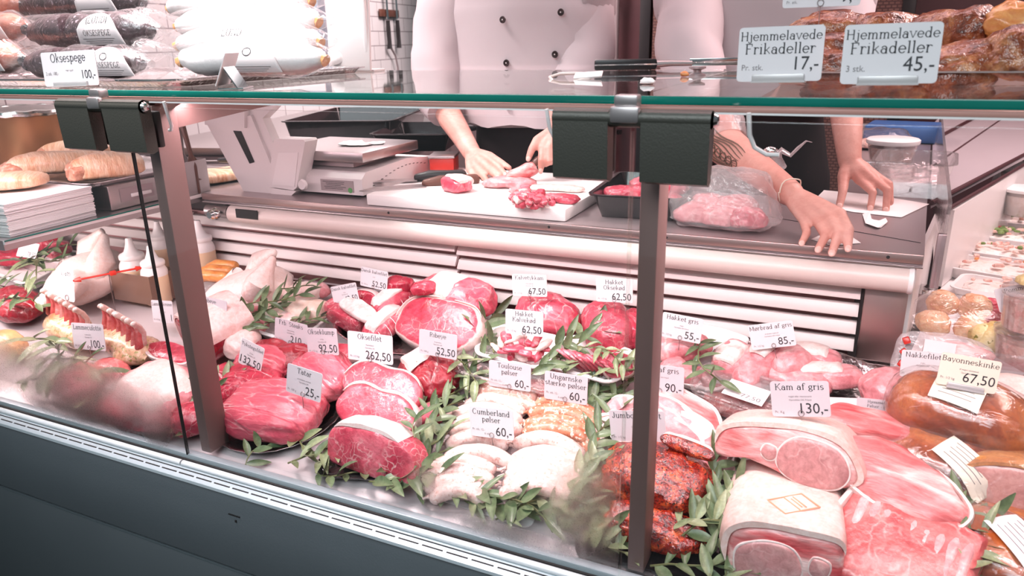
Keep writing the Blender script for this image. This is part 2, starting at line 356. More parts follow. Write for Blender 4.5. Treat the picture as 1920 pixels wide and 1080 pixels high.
M['label'] = simple('label_paper', (.80, .74, .74), .6)
M['label_cream'] = simple('cream_label', (.80, .72, .60), .6)
M['salad'] = meat('creamy_salad', (.80, .66, .58), (.88, .80, .75), (.92, .87, .84), nscale=40, bump=1.2, bscale=60, rough=.35)
M['salad_pink'] = meat('pink_salad', (.70, .34, .28), (.82, .56, .48), (.88, .74, .68), nscale=50, bump=1.2, bscale=70)
M['herb'] = simple('chopped_herb', (.16, .25, .07), .6, bump=.5)
M['potato'] = meat('potato_gratin', (.66, .46, .16), (.80, .66, .34), (.86, .78, .54), nscale=18, bump=.6, specks=(.25, .22, .05), speck_s=90, speck_t=.64)
M['meatball'] = meat('breaded_ball', (.66, .28, .13), (.82, .48, .29), (.90, .64, .46), nscale=40, bump=1.0, bscale=80)
M['brown_paste'] = simple('brown_preserve', (.20, .05, .02), .3)
M['lilac'] = simple('lilac_steel', (.74, .66, .69), .28, .3, var=.05)
def glassmat(name, tint, fog=None, ior=1.5, boost=1.0):
    m, nt, b, out = newmat(name); nt.nodes.remove(b); L = nt.links.new
    ge = nd(nt, 'NewGeometry'); bf = nd(nt, 'MapRange'); bf.inputs[3].default_value = ior; bf.inputs[4].default_value = 1/ior; L(ge.outputs['Backfacing'], bf.inputs[0])
    fr = nd(nt, 'Fresnel'); L(bf.outputs[0], fr.inputs['IOR'])
    t = nd(nt, 'BsdfTransparent'); t.inputs[0].default_value = col4(tint)
    g = nd(nt, 'BsdfGlossy'); g.inputs['Roughness'].default_value = .02; g.inputs['Color'].default_value = (boost, boost, boost, 1)
    mx = nd(nt, 'MixShader'); L(fr.outputs[0], mx.inputs[0]); L(t.outputs[0], mx.inputs[1]); L(g.outputs[0], mx.inputs[2]); res = mx.outputs[0]
    if fog:
        # condensation: blurry refraction plus a faint milky film inside irregular patches
        tc = nd(nt, 'TexCoord'); nz = nd(nt, 'TexNoise', i_Scale=7.0, i_Detail=4.0); L(tc.outputs['Object'], nz.inputs['Vector'])
        nf = nd(nt, 'TexNoise', i_Scale=420.0, i_Detail=1.0); L(tc.outputs['Object'], nf.inputs['Vector'])
        acc = None
        for (cx, cz, rx, rz, soft) in fog:
            mp = nd(nt, 'Mapping', vector_type='POINT'); mp.inputs['Location'].default_value = (-cx/rx, 0, -cz/rz); mp.inputs['Scale'].default_value = (1/rx, 0, 1/rz)
            L(tc.outputs['Object'], mp.inputs[0]); ln = nd(nt, 'VectorMath', operation='LENGTH'); L(mp.outputs[0], ln.inputs[0])
            ma = nd(nt, 'Math', operation='MULTIPLY_ADD'); ma.inputs[1].default_value = .9; L(nz.outputs[0], ma.inputs[0]); L(ln.outputs['Value'], ma.inputs[2])
            mr = nd(nt, 'MapRange', interpolation_type='SMOOTHSTEP'); mr.inputs[1].default_value = .55; mr.inputs[2].default_value = 1.6; mr.inputs[3].default_value = soft; mr.inputs[4].default_value = 0; L(ma.outputs[0], mr.inputs[0])
            if acc is None: acc = mr.outputs[0]
            else:
                mm = nd(nt, 'Math', operation='MAXIMUM'); L(acc, mm.inputs[0]); L(mr.outputs[0], mm.inputs[1]); acc = mm.outputs[0]
        drop = nd(nt, 'MapRange'); drop.inputs[1].default_value = .60; drop.inputs[2].default_value = .63; drop.inputs[3].default_value = 1; drop.inputs[4].default_value = .7; L(nf.outputs[0], drop.inputs[0])
        am = nd(nt, 'Math', operation='MULTIPLY'); L(acc, am.inputs[0]); L(drop.outputs[0], am.inputs[1])
        rf = nd(nt, 'BsdfRefraction', i_Roughness=.32); rf.inputs['Color'].default_value = col4(tint)
        bf2 = nd(nt, 'MapRange'); bf2.inputs[3].default_value = 1.32; bf2.inputs[4].default_value = 1.32; L(ge.outputs['Backfacing'], bf2.inputs[0]); L(bf2.outputs[0], rf.inputs['IOR'])
        df = nd(nt, 'BsdfTranslucent'); df.inputs[0].default_value = (.9, .88, .86, 1)
        m2 = nd(nt, 'MixShader'); m2.inputs[0].default_value = .28; L(rf.outputs[0], m2.inputs[1]); L(df.outputs[0], m2.inputs[2])
        m3 = nd(nt, 'MixShader'); L(am.outputs[0], m3.inputs[0]); L(res, m3.inputs[1]); L(m2.outputs[0], m3.inputs[2]); res = m3.outputs[0]
    L(res, out.inputs[0]); return m
M['glass_shelf'] = glassmat('shelf_glass', (.93, .97, .95))
M['edge_green'] = simple('glass_edge_green', (.004, .15, .115), .12, spec=.6, var=.35, vscale=9)
M['glass_clear'] = glassmat('clear_glass', (.985, .985, .985))
def tilemat(name, c, grout, sx, sz, rough=.18):
    m, nt, b, out = newmat(name); L = nt.links.new
    tc = nd(nt, 'TexCoord'); mp = nd(nt, 'Mapping'); mp.inputs['Rotation'].default_value = (PI/2, 0, 0); L(tc.outputs['Object'], mp.inputs[0])
    br = nd(nt, 'TexBrick', offset=.5, i_Scale=1.0); br.inputs['Color1'].default_value = col4(c); br.inputs['Color2'].default_value = col4([x*.96 for x in c]); br.inputs['Mortar'].default_value = col4(grout)
    br.inputs['Mortar Size'].default_value = .003; br.inputs['Brick Width'].default_value = sx; br.inputs['Row Height'].default_value = sz
    L(mp.outputs[0], br.inputs['Vector']); L(br.outputs[0], b.inputs['Base Color']); b.inputs['Roughness'].default_value = rough
    bp = nd(nt, 'Bump', i_Strength=.4, i_Distance=.002, invert=True); L(br.outputs['Fac'], bp.inputs['Height']); L(bp.outputs[0], b.inputs['Normal']); return m
M['tile'] = tilemat('white_metro_tile', (.78, .74, .74), (.30, .25, .26), .20, .10)
M['floor'] = tilemat('dark_floor_tile', (.030, .026, .026), (.022, .02, .02), .6, .6, .6)
def cane(name):
    m, nt, b, out = newmat(name); L = nt.links.new
    tc = nd(nt, 'TexCoord'); ck = nd(nt, 'TexBrick', offset=.5, i_Scale=1.0); ck.inputs['Color1'].default_value = (.16, .075, .06, 1); ck.inputs['Color2'].default_value = (.20, .10, .08, 1); ck.inputs['Mortar'].default_value = (.07, .028, .026, 1)
    ck.inputs['Mortar Size'].default_value = .004; ck.inputs['Brick Width'].default_value = .03; ck.inputs['Row Height'].default_value = .018
    mp = nd(nt, 'Mapping'); mp.inputs['Rotation'].default_value = (PI/2, 0, 0); L(tc.outputs['Object'], mp.inputs[0]); L(mp.outputs[0], ck.inputs['Vector']); L(ck.outputs[0], b.inputs['Base Color']); b.inputs['Roughness'].default_value = .5; return m
M['cane'] = cane('brown_woven_panel')
M['maroon'] = simple('dark_maroon_wall', (.07, .022, .026), .45, var=.3, vscale=3)
# ---- room
struct('floor', MB().box((-.3, 2.2, -.02), (8.2, 10.4, .04)), M['floor'])
w = MB().box((1.05, 0, 1.4), (6.3, .08, 2.8)); ang = math.radians(101)
struct('wall_left', w, M['tile'], M=Matrix.Translation((-2.98, 3.0, 0)) @ Matrix.Rotation(ang, 4, 'Z'))
struct('wall_back', MB().box((.42, 5.16, 1.4), (6.5, .08, 2.8)), M['maroon'])
struct('wall_right', MB().box((3.65, 1.6, 1.4), (.08, 7.0, 2.8)), M['white_rough'])
struct('ceiling', MB().box((-.3, 4.0, 2.84), (8.2, 6.4, .06)), M['white_rough'])
# ---- things on the back wall
t = thing('cane_door', 'brown woven panel door in a black frame behind the second butcher', 'door', Matrix.Translation((-.95, 5.02, 0)))
obj('woven_panel', MB().box((.36, 0, 1.3), (1.44, .03, 2.3)), M['cane'], t)
for x in (-.41, 1.11): obj('frame_post', MB().box((x, 0, 1.3), (.07, .06, 2.5), bev=.004), M['black'], t)
obj('top_rail', MB().box((.35, 0, 2.5), (1.59, .06, .08)), M['black'], t)
t = thing('steel_pipe', 'vertical steel pipe on the dark wall right of the first butcher', 'pipe', Matrix.Translation((-1.56, 4.98, 0)))
obj('tube', MB().tube([(0, 0, 0), (0, 0, 2.6)], .03, 16), M['steel_dark'], t)
for z in (.8, 1.7): obj('bracket', MB().box((0, .05, z), (.09, .06, .03)), M['black'], t)
struct('trim_1', MB().box((-2.84, 5.1, 1.4), (.16, .22, 2.8)), M['black'])
# knife rack with two knives on the tiled wall
def wallpt(x, y):      # point just in front of the tiled wall under pixel x, y
    c, s = math.cos(ang), math.sin(ang); n = Vector((s, -c, 0)); p0 = Vector((-2.98, 3.0, 0))+n*.05; r = ray(x, y)
    return EYE + r*((p0-EYE).dot(n)/r.dot(n))
WALL_X = Vector((math.cos(ang), math.sin(ang), 0))
def wframe(p): return frame(p, -WALL_X if False else WALL_X)
p = wallpt(727, 25)
t = thing('knife_rack', 'dark magnetic knife bar on the white tiles left of the first butcher', 'rack', frame(p, WALL_X))
obj('bar', MB().box((0, -.012, 0), (.34, .02, .05), bev=.003), M['wood'], t)
for xx, lb in ((719, 'black-handled knife hanging left on the dark wall knife bar'), (737, 'black-handled knife hanging right on the dark wall knife bar')):
    k = thing('wall_knife', lb, 'knife', frame(wallpt(xx, 25), WALL_X) @ Matrix.Translation((0, -.03, 0)), 'knives on the wall bar')
    obj('blade', MB().box((0, 0, .10), (.035, .003, .28)), M['chrome'], k)
    obj('handle', MB().tube([(0, 0, -.05), (0, 0, -.12), (.004, 0, -.2), (0, 0, -.25)], [.016, .018, .017, .021], 10, .6), M['black'], k)
k = thing('steel_hook', 'curved steel hook hanging on the tiles below the knife bar', 'hook', frame(wallpt(735, 110), WALL_X) @ Matrix.Translation((0, -.03, 0)))
obj('rod', MB().tube([(-.09, 0, .09), (-.05, 0, .06), (0, 0, .02), (.03, 0, -.06), (.04, 0, -.16)], .008, 8), M['steel_dark'], k)
# ================================================================= the refrigerated serve-over counter
XL, XR = -3.3, .75
M['bumper'] = simple('light_bumper', (.66, .68, .70), .3, .2)
counter = thing('display_counter', 'long glass-fronted butcher counter with slate grey front and louvred back', 'counter', Matrix.Translation((-1.2, .9, 0)))
CI = counter.matrix_world.inverted()
def cpart(name, mb, mat, parent=None, **k):
    return obj(name, mb.xf(CI) if parent is None else mb.xf(CI), mat, parent or counter, **k)
cx = (XL+XR)/2; cw = XR-XL
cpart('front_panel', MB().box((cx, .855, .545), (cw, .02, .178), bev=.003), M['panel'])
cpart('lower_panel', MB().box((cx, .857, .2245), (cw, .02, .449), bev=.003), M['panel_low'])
prof = [(.866, .630), (.842, .630), (.838, .634), (.839, .6395), (.846, .643), (.872, .6475), (.872, .638)]
cpart('sill', MB().rings([[Vector((x, y, z)) for y, z in prof] for x in (XL, XR)]), M['sill'])
b = MB()
x = -2.6
while x < -.15:
    b.box((x, .8475, .6437), (.0385, .0022, .0012), rot('X', 8)); x += .0455
cpart('vent_slots', b, M['rubber'])
cpart('sill_line', MB().box((cx, .857, .6457), (cw, .0016, .0012), rot('X', 8)), M['rubber'])
cpart('bumper_rail', MB().tube([(XL, .868, .6500), (-1.132, .868, .6500)], .0058, 12), M['bumper'])
cpart('bumper_rail', MB().tube([(-1.128, .868, .6500), (XR, .868, .6500)], .0058, 12), M['bumper'])
cpart('glass_gasket', MB().box((cx, .876, .651), (cw, .004, .008)), M['rubber'])
cpart('glass_channel', MB().box((cx, .8935, .650), (cw, .017, .018), bev=.003), M['sill'])
b = MB().box((-.985, .8445, .585), (.028, .002, .0022)); b.box((-.983, .8445, .573), (.004, .002, .005))
cpart('panel_lock', b, M['rubber'])
# deck, sloping up to the louvres
b = MB(); y0, y1 = .898, 1.52
b.rings([[Vector((x, y0, deckz(y0))), Vector((x, y1, deckz(y1))), Vector((x, y1, deckz(y1)-.02)), Vector((x, y0, deckz(y0)-.02))] for x in (XL, 1.4)])
cpart('display_deck', b, M['deck'])
cpart('rear_trough', MB().box((-1.4, 1.493, deckz(1.49)+.006), (3.6, .016, .012), bev=.003), M['silver_tray'])
# louvred back: slat panels
def slats(xa, xb, dz, n, parent_name):
    b = MB()
    for k in range(n):
        z = .945-.036*k+dz
        sec = [(0, .0105), (.012, .0115), (.013, .008), (-.006, -.0105), (-.011, -.0105), (-.0115, -.007)]
        b.rings([[Vector((x, 1.500+yy, z+zz)) for yy, zz in sec] for x in (xa, xb)])
    return cpart(parent_name, b, M['slat'], label='white louvred panel')
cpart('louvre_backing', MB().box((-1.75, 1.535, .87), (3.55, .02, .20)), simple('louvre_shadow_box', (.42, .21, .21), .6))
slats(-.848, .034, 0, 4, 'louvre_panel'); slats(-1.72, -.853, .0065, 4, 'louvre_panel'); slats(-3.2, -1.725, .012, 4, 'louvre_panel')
cpart('end_panel', MB().box((.077, 1.492, .885), (.074, .006, .145), bev=.002), M['steel_warm'])
cpart('end_panel_edge', MB().box((.0372, 1.4885, .885), (.004, .004, .15)), M['rubber'])
# round white rail below the worktop
b = MB(); b.tube([(-1.535, 1.474, .9865), (.108, 1.474, .9865)], .0235, 20)
cpart('top_rail', b, M['cream'])
cpart('rail_cap', MB().lathe([(.0, -.004), (.022, -.004), (.025, 0), (.025, .006), (.02, .009), (0, .009)], 20).xf(Matrix.Translation((.110, 1.474, .9865)) @ rot('Y', 90)), M['white'])
cpart('rail_slot', MB().box((-1.46, 1.4505, .995), (.075, .004, .024)), M['rubber'])
b = MB().tube([(-1.62, 1.47, .99), (-1.54, 1.47, .99)], .017, 14); cpart('rail_coupling', b, M['steel'])
cpart('rail_knob', MB().lathe([(0, -.012), (.012, -.01), (.018, -.002), (.016, .004), (.012, .008), (.014, .014), (.009, .02), (0, .02)], 16).xf(Matrix.Translation((-1.565, 1.44, .99)) @ rot('X', 90)), M['chrome'])
# posts
for xp in (-1.103, -.2325):
    cpart('post', MB().box((xp, .929, .9935), (.025, .05, .668), bev=.0025), M['post'])
    cpart('post_bracket', MB().box((xp, 1.0, 1.320), (.02, .17, .03), bev=.003), M['post'])
    arm = MB().rings([[Vector((xp+sx*.011, y, z)) for sx, z in ((-1, 1.331), (1, 1.331), (1, zb), (-1, zb))] for y, zb in ((.94, 1.285), (1.15, 1.302), (1.5, 1.322))])
    cpart('shelf_arm', arm, M['post'])
# front glass panes
FOGL = [(-1.42, .735, .30, .11, .9), (-1.74, .76, .22, .10, .9), (-1.22, .72, .08, .10, .7)]
FOGR = [(-.315, .76, .075, .11, .6), (-.42, .680, .20, .028, .45), (-.57, .74, .06, .04, .3)]
def pane(xa, xb, fog, nm):
    return cpart('front_pane', MB().box(((xa+xb)/2, .887, .991), (xb-xa, .006, .672), bev=.0008), glassmat(nm, (.985, .985, .985), [(a-CI.inverted().translation.x, c, d, e, s) for a, c, d, e, s in fog] if fog else None), smooth=False, label='upright front glass pane')
pane(-3.2, -1.1365, FOGL, 'front_glass_left'); pane(-1.1315, -.2545, FOGR, 'front_glass_middle'); pane(-.2495, .72, None, 'front_glass_right')
for xs in (-1.134, -.252): cpart('pane_edge', MB().box((xs, .887, .985), (.0022, .0062, .655)), M['rubber'] if xs < -1 else M['glass_shelf'])
# hinge clamps
def clamp(x0, x1, x2, x3, side):
    root = cpart('hinge_clamp', MB().tube([(x0, .868, 1.329), (x3, .868, 1.329)], .0105, 16), M['clamp'])
    def sub(n, mb, mat): return obj(n, mb.xf(CI), mat, root)
    for a, c in ((x0, x1), (x2, x3)):
        pf = [(.858, 1.329), (.860, 1.337), (.868, 1.3405), (.880, 1.338), (.883, 1.30), (.883, 1.256), (.872, 1.252), (.861, 1.256)]
        sub('clamp_plate', MB().rings([[Vector((x, y, z)) for y, z in pf] for x in (a, c)]), M['clamp'])
        sub('clamp_pad', MB().box(((a+c)/2, .896, 1.29), ((c-a)*.94, .012, .06), bev=.003), M['rubber'])
    sub('hinge_strap', MB().box(((x1+x2)/2, .862, 1.334), (x2-x1-.004, .012, .020), bev=.004), M['alu'])
    sub('hinge_hook', MB().box(((x1+x2)/2, .872, 1.3495), ((x2-x1)*.72, .02, .014), bev=.003), M['alu'])
    sub('hinge_pin', MB().lathe([(0, 0), (.007, 0), (.0085, .003), (.006, .007), (0, .008)], 14).xf(Matrix.Translation((x3, .868, 1.329)) @ rot('Y', 90)), M['chrome'])
clamp(-1.272, -1.19, -1.155, -1.066, 0); clamp(-.346, -.275, -.235, -.155, 1)
for xs in (-1.055, -.37, -.12):
    g = -.35 if xs < -1 else 1
    cpart('wire_hook', MB().tube([(xs, .90, 1.335), (xs+.002*g, .905, 1.31), (xs+.008*g, .91, 1.295), (xs+.022*g, .912, 1.287), (xs+.036*g, .912, 1.287)], .0028, 8), M['white'])
# glass shelf on top: two panes, polished green front edge, metal rail beneath
for xa, xb in ((-2.9, -.2555), (-.2525, 1.3)):
    g = cpart('glass_shelf', MB().box(((xa+xb)/2, 1.285, 1.3475), (xb-xa, .756, .010), bev=.0006), M['glass_shelf'], smooth=False, label='horizontal clear glass shelf pane')
    obj('polished_edge', MB().box(((xa+xb)/2, .9045, 1.3475), (xb-xa, .005, .0102), bev=.001).xf(CI), M['edge_green'], g)
cpart('shelf_rail', MB().box((-.8, .918, 1.337), (4.2, .026, .009), bev=.002), simple('rail_pink_reflection', (.50, .26, .22), .4, .2))  # metal rail with the pink lamp reflection put into its base colour
cpart('shelf_rail_lip', MB().box((-.8, .9065, 1.3335), (4.2, .003, .0025)), M['white'])
# ---- worktop
wt = thing('worktop', 'brushed steel worktop running along the back of the counter', 'worktop', Matrix.Translation((-.7, 1.7, 1.036)))
WI = wt.matrix_world.inverted()
def wpart(n, mb, mat, **k): return obj(n, mb.xf(WI), mat, wt, **k)
pts = [(-1.64, 1.475), (.128, 1.475), (.19, 2.5), (.27, 3.6), (-.2, 3.6), (-.2, 2.05), (-1.64, 2.05)]
# butchers stand at y about 2; the slab stays clear of them
pts = [(-1.635, 1.475), (.128, 1.475), (.163, 2.03), (.27, 3.7), (-.02, 3.7), (-.02, 1.93), (-1.635, 1.93)]
b = MB(); b.rings([[Vector((x, y, z)) for x, y in pts] for z in (1.012, 1.036)]); wpart('slab', b, M['steel_dark'], smooth=False)
wpart('front_edge', MB().box((-.754, 1.4715, 1.0285), (1.762, .007, .017), bev=.001), M['steel_warm'])
wpart('lower_edge', MB().box((-.754, 1.4705, 1.0135), (1.766, .004, .004), bev=.001), M['steel'])
for xs in (-1.02, -.60, -.34, .07): wpart('screw', MB().lathe([(0, 0), (.0032, 0), (.0025, .0012), (0, .0015)], 10).xf(Matrix.Translation((xs, 1.468, 1.0285)) @ rot('X', 90)), M['rubber'])
wpart('groove', MB().box((-.02, 1.63, 1.0366), (.32, .0014, .0008), rot('Z', -24)), M['rubber'])
# upright clear end screen at the right end of the worktop
t = thing('end_screen', 'clear end screen standing along the right end of the worktop', 'screen', Matrix.Translation((.155, 1.468, 1.0)))
obj('sheet', MB().box((.045, .8, .062), (.006, 1.66, .16), rot('Z', -3.4)), M['film_tray'], t)
obj('front_trim', MB().box((-.005, 0, .03), (.014, .014, .10), bev=.002), M['steel_dark'], t)
# camera, light and world follow in the last part
# ================================================================= builders for what lies in the case
def rrect(L, W, r, n=6):
    o = []
    for cx_, cy_, a in ((L/2-r, W/2-r, 0), (-L/2+r, W/2-r, 90), (-L/2+r, -W/2+r, 180), (L/2-r, -W/2+r, 270)):
        for k in range(n+1):
            t = math.radians(a+90*k/n); o.append((cx_+r*math.cos(t), cy_+r*math.sin(t)))
    return o
def tray_mb(L, W, H, r=.03, lip=.008, t=.003, slope=.012, wavy=0):
    def ring(d, z, wv=0):
        o = rrect(L+2*d, W+2*d, max(.004, r+d)); m = len(o)
        return [Vector((x, y, z+wv*math.sin(k*PI))) for k, (x, y) in enumerate(o)]
    R = [ring(-slope-.5*min(L, W)*.8, 0), ring(-slope, 0), ring(-slope*.5, H*.5), ring(0, H-t), ring(lip, H-t), ring(lip, H), ring(0, H), ring(-t-slope*.5, H*.5), ring(-slope-t, t), ring(-slope-.5*min(L, W)*.8, t)]
    return MB().rings(R)
def oval_mb(L, W, H, lip=.02, n=56):
    P = [(.5, 0), (.8, 0), (.9, H*.4), (.97, H*.85), (1.0, H*.9), (1.0, H), (.96, H), (.88, H*.45), (.8, .003), (.5, .003)]
    return MB().rings([[Vector((r*L/2*math.cos(2*PI*j/n), r*W/2*math.sin(2*PI*j/n), z+(.0012*(j % 2) if i in (4, 5) else 0))) for j in range(n)] for i, (r, z) in enumerate(P)])
def tray(px, py_, L, W, H, mat, label, h=.0, yaw=0, oval=False, name='serving_tray', group=None, **k):
    t = thing(name, label, 'tray', dframe(px, py_, h, yaw), group)
    obj('tray_body', oval_mb(L, W, H) if oval else tray_mb(L, W, H, **k), mat, t); return t
def roast_thing(name, label, cat, px, py_, L, W, H, mat, h=.012, yaw=0, pitch=0, roll=0, extra=None, **k):
    t = thing(name, label, cat, dframe(px, py_, h, yaw) @ rot('X', pitch) @ rot('Y', roll))
    obj('flesh', roast(L, W, H, **k), mat, t)
    return t
def fatpatch(t, L, W, H, a0, a1, x0, x1, mat, off=.003, seed=0, name='fat_layer', amp=.003, e=.8, flat=.45):
    """a patch of fat hugging the top of a roast of size L, W, H"""
    R = []; n = 14; m = 20
    se = lambda c, e: math.copysign(abs(c)**e, c)
    def P(u, v, o):
        ph = math.asin(max(-.98, min(.98, x0+(x1-x0)*u))); th = math.radians(a0+(a1-a0)*v)
        ed = min(1, 8*min(u, 1-u, v, 1-v)+.05+.5*noise.noise(Vector((u*5, v*5, seed))))
        oo = o*max(.0, ed); cr = abs(math.cos(ph))**e
        p = Vector(((L/2+oo)*se(math.sin(ph), e), (W/2+oo)*cr*se(math.cos(th), e), (H/2+oo)*cr*se(math.sin(th), e)))
        if p.z < 0: p.z *= flat
        return p+Vector((0, 0, H/2*flat+amp*noise.noise(p*40)*(o > 0)))
    top = [[P(i/m, j/n, off+.004) for j in range(n+1)] for i in range(m+1)]; bot = [[P(i/m, j/n, -.006) for j in range(n+1)] for i in range(m+1)]
    b = MB(); b.rings([r+bb[::-1] for r, bb in zip(top, bot)]); return obj(name, b, mat, t)
def cutjoint(name, label, cat, M_, outline, L, face, cap=None, capr=(0, 28), capw=.010, capmat=None, capname='fat_cap', eye=None, eyemat=None, seed=0, dome=.004, amp=.002):
    """joint of meat whose cut end faces the front: outline in x-z, length L going back"""
    t = thing(name, label, cat, M_); up = rot('X', 90)
    sh = Matrix.Translation((0, L, 0)) @ up
    obj('cut_flesh', slab(outline, L, dome, seed, amp, rnd_=.06).xf(sh), face, t)
    if capmat: obj(capname, band(outline, capr[0], capr[1], L*1.01, capw, seed, z0=-.001).xf(sh), capmat, t)
    for q, e_ in enumerate(eye or []):
        obj('fat_ring', band(e_, 0, 56, .008, .0032, seed+q, amp=.0008).xf(Matrix.Translation((0, L, 0)) @ up @ Matrix.Translation((0, 0, L-.0035))), M['fat'], t)
        obj('eye_muscle', slab(e_, .008, .003, seed+q, .001).xf(Matrix.Translation((0, L, 0)) @ up @ Matrix.Translation((0, 0, L-.002))), eyemat, t)
    return t
def steak(label, px, py_, pts, t_, mat, h, yaw=0, pitch=0, roll=0, fatr=None, fatw=.008, seed=0, name='steak', cat='steak', dome=.004, group=None, amp=.002, fatmat=None):
    t = thing(name, label, cat, dframe(px, py_, h, yaw) @ rot('X', pitch) @ rot('Y', roll), group)
    obj('lean', slab(pts, t_, dome, seed, amp), mat, t)
    if fatr: obj('fat_edge', band(pts, fatr[0], fatr[1], t_*1.02, fatw, seed), fatmat or M['fat'], t)
    return t
def sausage(label, a, b_, h, r, mat, group, arch=.012, back=.012, seed=0):
    Mx, L = dline(a, b_, h)
    t = thing('sausage', label, 'sausage', Mx, group); n = 12; P = []; rr = []
    for k in range(n+1):
        u = k/n*2-1; P.append((u*L/2*.93, back*(1-u*u)+.002*noise.noise(Vector((u*2, seed, 0))), arch*(1-u*u))); rr.append(r*(1-.12*u**4+.05*noise.noise(Vector((u*3, seed, 3)))))
    obj('casing', MB().tube(P, rr, 14, rnd_end=True), mat, t)
    for s in (-1, 1):
        e = Vector(P[0] if s < 0 else P[-1])+Vector((s*r*.9, 0, 0))
        obj('twisted_end', MB().tube([e, e+Vector((s*.006, -.001, -.001)), e+Vector((s*.011, -.003, -.003))], [.004, .0022, .0034], 7), mat, t)
    return t
# ---- leafy sprigs: five shapes, then copies
def leaf(b, base, d, up, L, W, curl):
    d = d.normalized(); s = d.cross(up).normalized(); n = s.cross(d); R = []
    for k in range(7):
        u = k/6; w = W*math.sin(PI*min(1, u*.94+.04))**.8*(1-.25*u)
        p = base+d*L*u+n*(-curl*L*u*u)
        R.append([p-s*w/2+n*w*.16, p-s*w*.25, p-n*w*.06, p+s*w*.25, p+s*w/2+n*w*.16])
    vs = [q for r in R for q in r]; m = len(vs)
    fs = [(i*5+j, i*5+j+1, (i+1)*5+j+1, (i+1)*5+j) for i in range(6) for j in range(4)]
    b.add(vs, fs)
def sprig_proto(seed, n, L, mat):
    q = random.Random(seed); st = MB(); fo = MB(); P = [Vector((L*(k/6-.5), .012*math.sin(k*.9+seed), .006+.010*math.sin(PI*k/6))) for k in range(7)]
    st.tube(P, [.0016]*6+[.0008], 6)
    for k in range(n):
        u = (k+.6)/n*5.9; i = min(5, int(u)); p = P[i].lerp(P[i+1], u-i); s = 1 if k % 2 else -1
        d = Vector((.75+q.uniform(-.5, .3), s*q.uniform(.1, 1.2), q.uniform(-.05, .95)))
        leaf(fo, p, d, Vector((q.uniform(-.3, .3), q.uniform(-.3, .3), 1)), q.uniform(.034, .058), q.uniform(.013, .021), q.uniform(-.15, .45))
    return st, fo
SPR = []
def sprig(px, py_, label, kind=0, h=.012, yaw=0, sc_=1.0, pitch=0, M_=None, group='leafy sprigs dressing the counter'):
    while len(SPR) < 6:
        k = len(SPR); st, fo = sprig_proto(k+3, (8, 10, 11, 7, 10, 12)[k], (.12, .14, .15, .10, .13, .15)[k], None)
        mat = (M['leaf'], M['leaf'], M['leaf_pale'], M['leaf'], M['leaf_pale'], M['leaf'])[k]
        SPR.append([st, fo, mat, None])
    st, fo, mat, root = SPR[kind]
    Mx = M_ or (dframe(px, py_, h, yaw) @ rot('X', pitch)); Mx = Mx @ Matrix.Scale(sc_, 4)
    if root is None:
        root = thing('leaf_sprig', label, 'sprig', Mx, group); obj('stem', st, M['stem'], root); obj('foliage', fo, mat, root); SPR[kind][3] = root; return root
    return dup(root, Mx, label, group)
# ================================================================= beef platters, left of the sausages
tray(530, 768, .30, .28, .014, M['silver_tray'], 'scalloped silver platter under the large tatar beef pieces', h=.002, yaw=8, oval=True)
tray(735, 797, .195, .30, .016, M['black_gloss'], 'black tray carrying the row of sirloin steaks', h=.002, yaw=13)
t = roast_thing('beef_joint', 'large smooth beef piece at the front of the silver platter behind the left post', 'meat', 520, 790, .225, .15, .10, M['beef_pale'], .012, 4, seed=1, amp=.007, e=.72)
t = roast_thing('beef_joint', 'dark red beef piece half hidden by the left post, behind the front piece', 'meat', 462, 735, .19, .12, .085, M['beef'], .014, 10, seed=2, amp=.007)
t = roast_thing('beef_joint', 'mottled beef piece under the topside price card', 'meat', 500, 695, .15, .10, .07, M['beef_pale'], .02, -5, seed=3)
t = roast_thing('beef_joint', 'thick beef knuckle between the tatar card and the sirloin', 'meat', 612, 722, .17, .13, .085, M['beef_pale'], .018, -25, seed=4, amp=.008)
for k, (x, y, ya) in enumerate(((515, 668, -12), (548, 676, 8))):
    steak(('ragged dark red steak under the 210 price card, left one', 'ragged dark red steak under the 210 price card, right one')[k], x, y, ell(.055, .034, 11, 20+k, .15), .022, M['beef_dark'], .03+.008*k, ya, 18, 0, None, seed=k, name='rump_steak')
steak('thin strip of fatty beef right of the 92,50 price card', 645, 668, ell(.05, .022, 9, 3, .15), .02, M['beef_rim'], .035, 10, 12, seed=31)
oks = [(-.092, -.014), (-.084, .026), (-.052, .044), (-.006, .040), (.040, .042), (.080, .024), (.094, -.010), (.076, -.040), (.034, -.038), (-.006, -.030), (-.052, -.040)]
steak('sirloin steak at the back of the steak tray, below the 262,50 card', 722, 733, oks, .024, M['beef_slice'], .050, -4, 20, 3, (2, 26), .006, 5, name='sirloin_steak', group='sirloin steaks on the black tray')
steak('sirloin steak in the middle of the steak tray with a white fat top edge', 713, 778, oks, .026, M['beef_slice'], .046, -5, 27, 3, (4, 30), .008, 6, name='sirloin_steak', group='sirloin steaks on the black tray')
o2 = [(-.098, .006), (-.092, .064), (-.035, .080), (.035, .080), (.086, .062), (.100, .012), (.07, -.002), (-.06, -.004)]
cutjoint('sirloin_joint', 'sirloin joint with a thick white fat top at the front of the steak tray', 'meat', dframe(692, 898, .018, -4) @ rot('X', -26), o2, .05, M['beef_slice'], 1, (8, 24), .014, M['fat'], seed=8)
t = roast_thing('ribeye_roast', 'rough ribeye roast right of the sirloin steaks, under the 52,50 ribeye card', 'meat', 812, 722, .15, .12, .095, M['beef_dark'], .012, -28, seed=9, amp=.008)
fatpatch(t, .15, .12, .095, 50, 130, -.75, .0, M['fat'], .002, 4)
roast_thing('beef_trim', 'ragged beef trimming right of the sirloin joint, touching the leaves', 'meat', 797, 800, .075, .05, .06, M['beef_pale'], .014, 60, seed=10, amp=.008)
